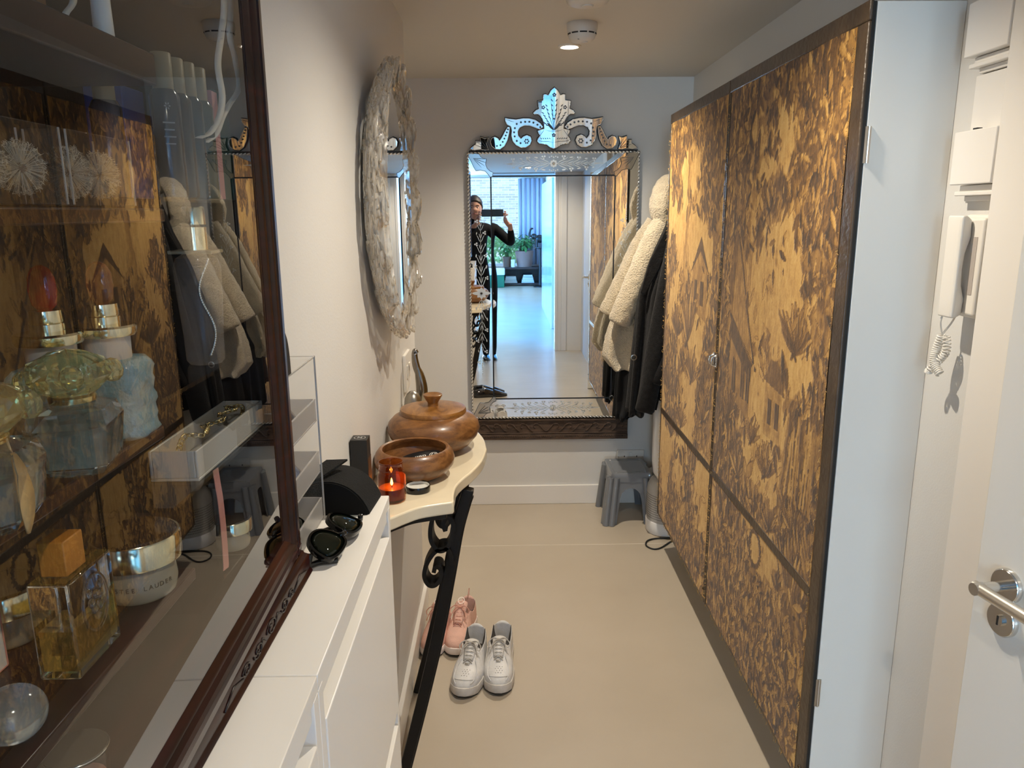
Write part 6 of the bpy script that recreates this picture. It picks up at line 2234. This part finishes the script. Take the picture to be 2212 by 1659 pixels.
G().box((-.41, -8.73, .262), (.05, -8.44, .40)).build('lid', pm('cool_white', hx('dfe5e8'), .35), cl, bevel=.02, seg=3)

LEAFM = pm('leaf_green', hx('3f7a3f'), .45, var=.25, vscale=6, Transmission__Weight=0.0)
LEAFD = pm('leaf_dark', hx('264f33'), .45, var=.25, vscale=6)


def plant(label, x, y, z, ph, pr, potcol, kind, spread, height, nleaf):
    s = thing('potted_plant', label, 'plant', (x, y, z), 'potted plants on the low bench')
    T = M.Translation((x, y, z))
    G().lathe([(0, 0), (pr * .8, 0), (pr, ph * .95), (pr * 1.04, ph), (pr * .92, ph), (pr * .9, ph * .88), (0, ph * .88)], 28, T).build('pot', pm(label.split()[0] + '_pot_%d' % int(x * 100), hx(potcol), .5), s, smooth=40)
    lm = LEAFM if kind != 'dark' else LEAFD
    sg = G()
    g = G()
    for i in range(nleaf):
        a = random.uniform(0, 2 * pi)
        r = spread * sqrt(random.random())
        hh = height * random.uniform(.35, 1.0) * (1 - .35 * (r / spread) ** 2)
        tip = V((x + r * cos(a), y + r * sin(a), z + ph + hh))
        b = V((x + random.uniform(-.3, .3) * pr, y + random.uniform(-.3, .3) * pr, z + ph * .86))
        sg.tube([b, (b + tip) / 2 + V((0, 0, hh * .15)), tip], .0035, 5)
        L, W = (random.uniform(.09, .16), random.uniform(.04, .07)) if kind != 'palm' else (random.uniform(.2, .34), .022)
        d = V((cos(a), sin(a), random.uniform(-.7, .3))).normalized()
        sd_ = d.cross(V((0, 0, 1))).normalized()
        up_ = sd_.cross(d)
        pts = []
        for q, k in ((0, .05), (.25, .8), (.5, 1), (.8, .6), (1, .03)):
            c = tip + d * L * q - V((0, 0, L * .25 * q * q))
            pts.append((c - sd_ * W * k / 2, c + up_ * -.004, c + sd_ * W * k / 2))
        o = len(g.v)
        for t3 in pts:
            g.v += [tuple(p) for p in t3]
        for q in range(4):
            for e in (0, 1):
                g.f.append((o + q * 3 + e, o + q * 3 + e + 1, o + q * 3 + e + 4, o + q * 3 + e + 3))
    sg.build('stems', pm('stem_%d' % int(x * 100), hx('4a6a3a'), .6), s, smooth=180)
    g.build('leaves', lm, s, kind='stuff', fix=False, smooth=180)


plant('round-leaved bushy plant in a wide copper pot on the low bench', .48, -9.04, .4005, .34, .20, '9a7466', 'round', .25, .36, 120)
plant('small upright plant in a brown pot on the low bench', .10, -9.02, .4005, .22, .10, '6b4a38', 'round', .10, .38, 50)
plant('tall dark plant left of the brown pot, mostly behind the photographer', -.45, -9.05, .4005, .26, .17, '5a4238', 'dark', .26, .75, 110)
plant('spiky palm-leaved plant at the left end of the window view', -1.5, -9.05, .4005, .28, .18, 'd8d8d6', 'palm', .36, .8, 80)
wp = thing('white_pot', 'small empty white pot between the brown and copper pots', 'pot', (.235, -8.92, .4005))
G().lathe([(0, 0), (.042, 0), (.052, .16), (.046, .16), (.04, .02), (0, .02)], 28, M.Translation((.235, -8.90, .4005))).build('pot', PLASTIC, wp, smooth=40)

# elephant figure with raised trunk, on a stand by the wardrobe
EB = pm('ebony', (.008, .008, .010), .3)
es = thing('plant_stand', 'tall dark stand carrying the elephant figure', 'stand', (.80, -8.55, 0))
G().lathe([(0, 0), (.14, 0), (.14, .02), (.03, .04), (.028, .80), (.13, .82), (.13, .84), (0, .84)], 28, M.Translation((.80, -8.55, 0))).build('column', EB, es, smooth=40)
el = thing('elephant_figure', 'black elephant figure with its trunk raised, by the window', 'figure', (.78, -8.55, .84))
g = G()
ez = .8405
g.ell((.80, -8.55, ez + .17), (.13, .075, .085), 20, 12)
bo = g.build('body', EB, el, smooth=180)
G().ell((.665, -8.55, ez + .225), (.055, .05, .058), 16, 10).build('head', EB, el, smooth=180)
G().tube(spline([(.64, -8.55, ez + .215), (.595, -8.55, ez + .215), (.575, -8.55, ez + .26), (.585, -8.55, ez + .32), (.60, -8.55, ez + .36), (.63, -8.55, ez + .385), (.655, -8.55, ez + .375)], 6), [.032 - .0175 * i / 36 for i in range(37)], 12).build('trunk', EB, el, smooth=180)
for sy in (-1, 1):
    G().ell((.70, -8.55 + sy * .055, ez + .22), (.035, .010, .05), 12, 8).build('ear', EB, el, smooth=180)
    for x in (.73, .86):
        G().tube([(x, -8.55 + sy * .04, ez + .15), (x, -8.55 + sy * .04, ez)], [.032, .028], 12).build('leg', EB, el, smooth=60)
    G().tube([(.63, -8.55 + sy * .02, ez + .205), (.60, -8.55 + sy * .024, ez + .195), (.58, -8.55 + sy * .024, ez + .205)], [.008, .006, .002], 8).build('tusk', PLASTIC, el, smooth=180)
G().tube([(.925, -8.55, ez + .19), (.94, -8.55, ez + .13), (.938, -8.55, ez + .09)], .006, 8).build('tail', EB, el, smooth=180)

# curtains
CUR = pm('pale_curtain', hx('b9bdd0'), .9, sheen=.2)


def curtain(label, x0, x1, y):
    s = thing('curtain', label, 'curtain', ((x0 + x1) / 2, y, .05), 'curtains at the room window')
    n = int((x1 - x0) / .012)
    top, bot = [], []
    for i in range(n + 1):
        x = x0 + (x1 - x0) * i / n
        f = .035 * sin(i * .75) + .012 * sin(i * 1.9)
        top.append((x, y + f * .8, 2.28))
        bot.append((x, y + f * 1.2, .42 if x > -2.3 else .05))
    G().loft([top, bot], closed=False, cap0=False, cap1=False).build('cloth', CUR, s, smooth=180, solid=.003, fix=False)
    for i in range(0, n + 1, 12):
        G().tube([(top[i][0], y, 2.27), (top[i][0], y, 2.312)], .006, 6).build('ring', STEEL, s)


curtain('pale blue-grey curtain gathered at the right end of the window', .36, .94, -9.40)
curtain('pale curtain gathered at the far left end of the window', -3.7, -3.2, -9.40)
rod = thing('curtain_rail', 'thin metal curtain rail above the room window', 'rail', (-1.4, -9.40, 2.31))
G().tube([(-3.9, -9.40, 2.31), (.96, -9.40, 2.31)], .012, 10).build('rail', STEEL, rod, smooth=60)
for x in (-3.8, -1.4, .9):
    G().tube([(x, -9.40, 2.315), (x, -9.6, 2.315)], .008, 8).build('bracket', STEEL, rod)

# brick building across the yard
t = NT('stock_brick')
br = t.n('ShaderNodeTexBrick', Vector=t.coord('Object', (1, 1, 1), (R(90), 0, 0)), Scale=1.0)
br.inputs['Color1'].default_value = (*hx('a08a70'), 1)
br.inputs['Color2'].default_value = (*hx('c2ad90'), 1)
br.inputs['Mortar'].default_value = (*hx('d5cdbf'), 1)
br.inputs['Brick Width'].default_value = .225
br.inputs['Row Height'].default_value = .075
br.inputs['Mortar Size'].default_value = .008
t.bsdf(Base__Color=br.outputs[0], Roughness=.9)
BRK = t.m
bd = thing('brick_building', 'pale brick building with tall dark windows across the yard', 'building', (0, -18, -3))
wx = [(-7.2, -6.0), (-4.6, -3.4), (-2.0, -.62), (1.0, 2.2), (4.0, 5.2)]
g = G()
BY = -18.0
edges = [-12] + [q for a, b in wx for q in (a, b)] + [12]
for i in range(0, len(edges), 2):
    g.box((edges[i], BY - .4, -3), (edges[i + 1], BY, 9))
for a, b in wx:
    for z0, z1 in ((-3, 1.25), (2.75, 4.6), (6.4, 9)):
        g.box((a, BY - .4, z0), (b, BY, z1))
g.build('brick_wall', BRK, bd)
WB = pm('window_blue_grey', hx('5d7f98'), .4)
RGL = pm('reflecting_pane', hx('9fb4c4'), .05, coat=1, spec=.9)
for a, b in wx:
    for z0, z1 in ((1.25, 2.75), (4.6, 6.4)):
        gg = G()
        m_ = (a + b) / 2
        for x in (a, m_ - .04, b - .05):
            gg.box((x, BY - .15, z0), (x + (.08 if x == m_ - .04 else .05), BY - .09, z1))
        for f in (0, .33, .66, .97):
            gg.box((a, BY - .14, z0 + (z1 - z0) * f), (b, BY - .10, z0 + (z1 - z0) * f + .04))
        wo = gg.build('window', WB, bd)
        G().box((a, BY - .2, z0), (b, BY - .17, z1)).build('pane', RGL, wo)
        G().box((a - .1, BY, z0 - .1), (b + .1, BY + .12, z0)).build('window_sill', TRIM, wo)
st('ground_yard', G().box((-14, -19, -3.1), (14, -9.8, -3.0)), pm('yard_paving', hx('8d8a84'), .9))
for i, (x, y, hh, r) in enumerate(((-.2, -12.8, 3.9, 1.0), (-2.6, -13.6, 4.4, 1.1))):
    s = thing('yard_shrub', ['leafy pale green shrub outside the window, right of its neighbour', 'leafy pale green shrub outside the window, left of its neighbour'][i], 'shrub', (x, y, -3))
    G().tube([(x, y, -3), (x + .05, y, -1), (x, y, hh - 3 - r)], [.08, .06, .03], 8).build('stem', BENCHM, s)
    g = G()
    for k in range(1100):
        d = V((random.gauss(0, 1), random.gauss(0, 1), random.gauss(0, 1))).normalized() * r * random.uniform(.5, 1)
        c = V((x, y, hh - 3 - r * .6)) + V((d.x, d.y, d.z * .9))
        a = V((random.gauss(0, 1), random.gauss(0, 1), random.gauss(0, 1))).normalized() * .09
        b = a.orthogonal().normalized() * .045
        g.add([c - a, c + b, c + a, c - b], [(0, 1, 2, 3)])
    g.build('foliage', pm('shrub_leaf_%d' % i, hx('86a86a'), .6), s, kind='stuff', fix=False)

# glossy black shoes lying on the floor near the camera
for i, (x, y, a) in enumerate(((-.105, 1.12, -70), (-.235, 1.02, -96))):
    pass
SHB = pm('patent_black', (.006, .006, .008), .1, coat=.8)
for i, (x, y, a) in enumerate(((-.095, 1.35, 76), (-.118, 1.215, 88))):
    s = thing('patent_shoe', ['glossy black shoe on the floor seen reflected at the foot of the mirror', 'second glossy black shoe, closer to the photographer'][i], 'shoe', (x, y, 0), 'black patent shoes', R(a))
    rings = []
    for k in range(21):
        f = k / 20
        hw = interp([(0, .012), (.08, .03), (.25, .044), (.5, .036), (.8, .033), (.95, .028), (1, .012)], f)
        h = interp([(0, .02), (.2, .042), (.45, .065), (.6, .075), (.85, .07), (1, .06)], f)
        rings.append([(hw * cos(q), -.125 + .25 * f, .010 + max(0, sin(q)) * (h - .01) if sin(q) > 0 else .010 + sin(q) * .006) for q in [2 * pi * j / 20 for j in range(20)]])
    G().loft(rings).build('upper', SHB, s, smooth=180, local=True)
    G().loft([[(p[0] * 1.04, p[1], .0005 + zz) for p in [(interp([(0, .012), (.08, .03), (.25, .044), (.5, .036), (.8, .033), (.95, .028), (1, .012)], f), -.125 + .25 * f) for f in [j / 12 for j in range(13)]] + [(-interp([(0, .012), (.08, .03), (.25, .044), (.5, .036), (.8, .033), (.95, .028), (1, .012)], f), -.125 + .25 * f) for f in [j / 12 for j in range(12, -1, -1)]]] for zz in (0, .008)]).build('sole', OUTS, s, smooth=40, local=True)

# ------------------------------------------------------------------ the photographer
SKIN = pm('skin', hx('c08f78'), .5, Subsurface__Weight=.08)
HAIR = pm('dark_hair', hx('2b211c'), .5, bump=.3, bscale=120, stretch=(1, 1, .1))
BLKW = pm('black_knit', hx('0e0e11'), .85, bump=.2, bscale=160, spec=.2)
JEAN = pm('black_trousers', hx('0d0f16'), .8, spec=.2)
GY = -.46
pe = thing('person', 'person in black clothes taking the photo, seen in the large mirror', 'person', (-.26, GY, 0))


def skin_mesh(name, joints, edges, mat, par, sub=2, root=0):
    me = bpy.data.meshes.new(name)
    me.from_pydata([j[0] for j in joints], edges, [])
    o = bpy.data.objects.new(name + '_tmp', me)
    C.objects.link(o)
    md = o.modifiers.new('skin', 'SKIN')
    sk = me.skin_vertices[0].data
    for i, j in enumerate(joints):
        r = j[1]
        sk[i].radius = r if hasattr(r, '__len__') else (r, r)
        sk[i].use_root = (i == root)
    md.use_smooth_shade = True
    s2 = o.modifiers.new('sub', 'SUBSURF')
    s2.levels = sub
    s2.render_levels = sub
    dg = bpy.context.evaluated_depsgraph_get()
    dg.update()
    m2 = bpy.data.meshes.new_from_object(o.evaluated_get(dg))
    bpy.data.objects.remove(o)
    m2.name = name
    m2.materials.clear()
    m2.materials.append(mat)
    q = bpy.data.objects.new(name, m2)
    C.objects.link(q)
    q.parent = par
    m2.transform(ORG[par.name].inverted())
    ORG[q.name] = ORG[par.name].copy()
    for p in m2.polygons:
        p.use_smooth = True
    return q


X0 = -.215
J = [((X0, GY, .96), (.155, .105)),           # 0 pelvis
     ((X0, GY, 1.10), (.130, .095)),          # 1 waist
     ((X0, GY + .005, 1.26), (.145, .105)),   # 2 chest
     ((X0, GY, 1.39), (.115, .075)),          # 3 upper chest
     ((X0, GY + .005, 1.455), (.052, .052)),  # 4 neck
     ((X0 + .005, GY + .02, 1.51), (.05, .055)),   # 5 throat/head base
     ((X0 + .145, GY, 1.385), (.062, .06)),   # 6 R shoulder
     ((X0 + .315, GY + .13, 1.235), (.050, .05)),   # 7 R elbow
     ((X0 + .300, GY + .30, 1.40), (.030, .030)),  # 8 R wrist
     ((X0 - .150, GY, 1.385), (.062, .06)),   # 9 L shoulder
     ((X0 - .20, GY + .16, 1.22), (.050, .05)),     # 10 L elbow
     ((X0 + .02, GY + .36, 1.43), (.030, .030)),  # 11 L wrist
     ((X0 + .085, GY, .88), (.088, .09)),     # 12 R hip
     ((X0 + .095, GY + .02, .50), (.060, .062)),    # 13 R knee
     ((X0 + .10, GY, .10), (.042, .046)),     # 14 R ankle
     ((X0 - .085, GY, .88), (.088, .09)),
     ((X0 - .095, GY + .02, .50), (.060, .062)),
     ((X0 - .10, GY, .10), (.042, .046)),
     ((X0 + .105, GY + .10, .04), (.04, .03)),   # 18 R toes
     ((X0 - .105, GY + .10, .04), (.04, .03))]
E_ = [(0, 1), (1, 2), (2, 3), (3, 4), (4, 5), (3, 6), (6, 7), (7, 8), (3, 9), (9, 10), (10, 11), (0, 12), (12, 13), (13, 14), (0, 15), (15, 16), (16, 17), (14, 18), (17, 19)]
skin_mesh('body', J, E_, BLKW, pe)
# bare forearms and neck above the sleeves
J2 = [((X0 + .312, GY + .150, 1.262), .040), ((X0 + .306, GY + .23, 1.335), .034), ((X0 + .300, GY + .305, 1.41), .026), ((X0 + .292, GY + .34, 1.445), (.026, .018))]
skin_mesh('forearm', [J2[0], J2[1], J2[2], J2[3]], [(0, 1), (1, 2), (2, 3)], SKIN, pe)
J2 = [((X0 - .12, GY + .235, 1.29), .040), ((X0 - .05, GY + .30, 1.37), .034), ((X0 + .02, GY + .365, 1.435), .026), ((X0 + .06, GY + .39, 1.465), (.026, .018))]
skin_mesh('forearm', J2, [(0, 1), (1, 2), (2, 3)], SKIN, pe)
# head
HC_ = V((X0 + .008, GY + .045, 1.600))
rings = []
for i in range(21):
    t = i / 20
    z = HC_.z - .118 + .236 * t
    a = 2 * t - 1
    w_ = .076 * sqrt(max(0, 1 - abs(a) ** 2.6)) * (.80 + .2 * min(1, t * 2.2))
    d = .096 * sqrt(max(0, 1 - abs(a) ** 2.6))
    ring = []
    for j in range(28):
        q = 2 * pi * j / 28
        x, y = w_ * cos(q), d * sin(q) * (.94 if sin(q) > 0 else 1.0)
        fr = max(0, sin(q)) ** 10
        y += fr * (.018 * math.exp(-((t - .42) / .07) ** 2) + .008 * math.exp(-((t - .24) / .03) ** 2) + .006 * math.exp(-((t - .08) / .06) ** 2))
        for ex in (-1, 1):
            y -= .010 * math.exp(-((cos(q) - ex * .42) / .16) ** 2) * math.exp(-((t - .53) / .05) ** 2) * (sin(q) > 0)
        ring.append((HC_.x + x, HC_.y + y, z))
    rings.append(ring)
hd = G().loft(rings).build('head', SKIN, pe, smooth=180)
for ex in (-1, 1):
    G().ell((HC_.x + ex * .030, HC_.y + .077, HC_.z + .008), (.012, .008, .006), 10, 8).build('eye', pm('eye_white', hx('cfc8c2'), .2) if ex < 0 else bpy.data.materials['eye_white'], hd, smooth=180)
    G().ell((HC_.x + ex * .030, HC_.y + .0835, HC_.z + .008), (.005, .003, .005), 8, 6).build('iris', BLACK, hd, smooth=180)
    G().tube([(HC_.x + ex * .014, HC_.y + .086, HC_.z + .026), (HC_.x + ex * .032, HC_.y + .085, HC_.z + .031), (HC_.x + ex * .048, HC_.y + .074, HC_.z + .026)], .003, 6).build('eyebrow', HAIR, hd)
    G().ell((HC_.x + ex * .077, HC_.y - .005, HC_.z - .005), (.008, .018, .030), 10, 8).build('ear', SKIN, hd, smooth=180)
G().tube([(HC_.x - .024, HC_.y + .085, HC_.z - .058), (HC_.x, HC_.y + .093, HC_.z - .056), (HC_.x + .024, HC_.y + .085, HC_.z - .058)], [.002, .0055, .002], 8).build('lips', pm('lips', hx('8f4b45'), .4), hd, smooth=180)
g = G()
rings = []
for i in range(17):
    t = i / 16
    z = HC_.z + .135 - .20 * t
    a = interp([(0, .02), (.12, .055), (.35, .084), (.6, .088), (1, .078)], t)
    ring = []
    for j in range(40):
        q = 2 * pi * j / 40
        front = sin(q) > .05
        x, y = a * cos(q), a * 1.22 * sin(q)
        if front:
            lim = interp([(0, .1), (.25, .10), (.42, .075), (.6, .03), (1, -.005)], t)
            y = min(y, lim)
        ring.append((HC_.x + x * (1 + .015 * sin(j * 5)), HC_.y + y - .008, z))
    rings.append(ring)
g.loft(rings).build('hair', HAIR, pe, smooth=180)
# trainers of the photographer
for sx in (-1, 1):
    rr_ = []
    for k in range(13):
        f = k / 12
        hw = interp([(0, .02), (.2, .045), (.6, .04), (1, .028)], f)
        h = interp([(0, .035), (.4, .06), (.7, .085), (1, .08)], f)
        rr_.append([(X0 + sx * .105 + hw * cos(q), GY + .19 - .27 * f, .004 + max(0, sin(q)) * h) for q in [2 * pi * j / 16 for j in range(16)]])
    G().loft(rr_).build('shoe', SHB, pe, smooth=180)

# phone held up at the camera point
ph = thing('phone', 'black phone held sideways in both hands by the photographer', 'phone', (-.058, -.012, 1.55))
PB = pm('phone_black', (.010, .010, .012), .15, coat=.6)
PHM = M.Translation((-.058, -.0125, 1.550))
pb = G().box((-.0735, -.0035, -.0358), (.0735, .0035, .0358), PHM).build('body', PB, ph, bevel=.003, seg=3)
G().box((.030, .0035, -.004), (.0685, .0055, .033), PHM).build('camera_plate', PB, ph, bevel=.002)
for x, z in ((.0385, .024), (.0385, .006), (.0585, .015)):
    if abs(x - .0585) < 1e-6:
        continue
    G().lathe([(0, 0), (.0068, 0), (.0068, .0018), (.0055, .0022), (0, .0012)], 20, PHM @ M.Translation((x, .0055, z)) @ M.Rotation(R(-90), 4, 'X')).build('lens', BLACK, ph, smooth=40)
G().box((-.071, -.0040, -.0335), (.071, -.0035, .0335), PHM).build('screen', pm('phone_screen', (.02, .02, .022), .1), ph)


def hand(palm, px, fdir, pnorm, sgn):
    """palm centre, direction across, finger direction, palm normal"""
    px, fdir, pn = V(px).normalized(), V(fdir).normalized(), V(pnorm).normalized()
    J = [(palm - fdir * .035, (.024, .014)), (palm, (.032, .013)), (palm + fdir * .03, (.034, .011))]
    o = skin_mesh('hand', J, [(0, 1), (1, 2)], SKIN, pe)
    for k, (off, L) in enumerate(((-.028, .066), (-.010, .074), (.009, .070), (.026, .056))):
        b = palm + fdir * .030 + px * off
        m1 = b + fdir * L * .42 + pn * .004
        m2 = m1 + (fdir * .75 + pn * .5).normalized() * L * .30
        m3 = m2 + V((pn.x, pn.y * .1, 0)).normalized() * L * .24
        skin_mesh('finger', [(b - fdir * .01, .0095), (m1, .0088), (m2, .0080), (m3, .0070)], [(0, 1), (1, 2), (2, 3)], SKIN, o, 2)
    tb = palm - fdir * .02 - px * .026
    skin_mesh('thumb', [(tb, .0115), (tb - px * .020 + fdir * .022 + pn * .008, .0105), (tb - px * .022 + fdir * .048 + pn * .020, .0090)], [(0, 1), (1, 2)], SKIN, o, 2)


hand(V((.036, -.092, 1.532)), (0, 0, 1), (.05, .95, .08), (-.7, .7, 0), 1)
hand(V((-.156, -.092, 1.532)), (0, 0, 1), (-.05, .95, .08), (.7, .7, 0), -1)
skin_mesh('wrist', [((X0 + .300, GY + .305, 1.41), .026), ((.030, -.135, 1.475), .024), ((.036, -.115, 1.515), (.025, .018))], [(0, 1), (1, 2)], SKIN, pe)
skin_mesh('wrist', [((X0 + .02, GY + .365, 1.435), .026), ((-.185, -.135, 1.475), .024), ((-.156, -.115, 1.515), (.025, .018))], [(0, 1), (1, 2)], SKIN, pe)
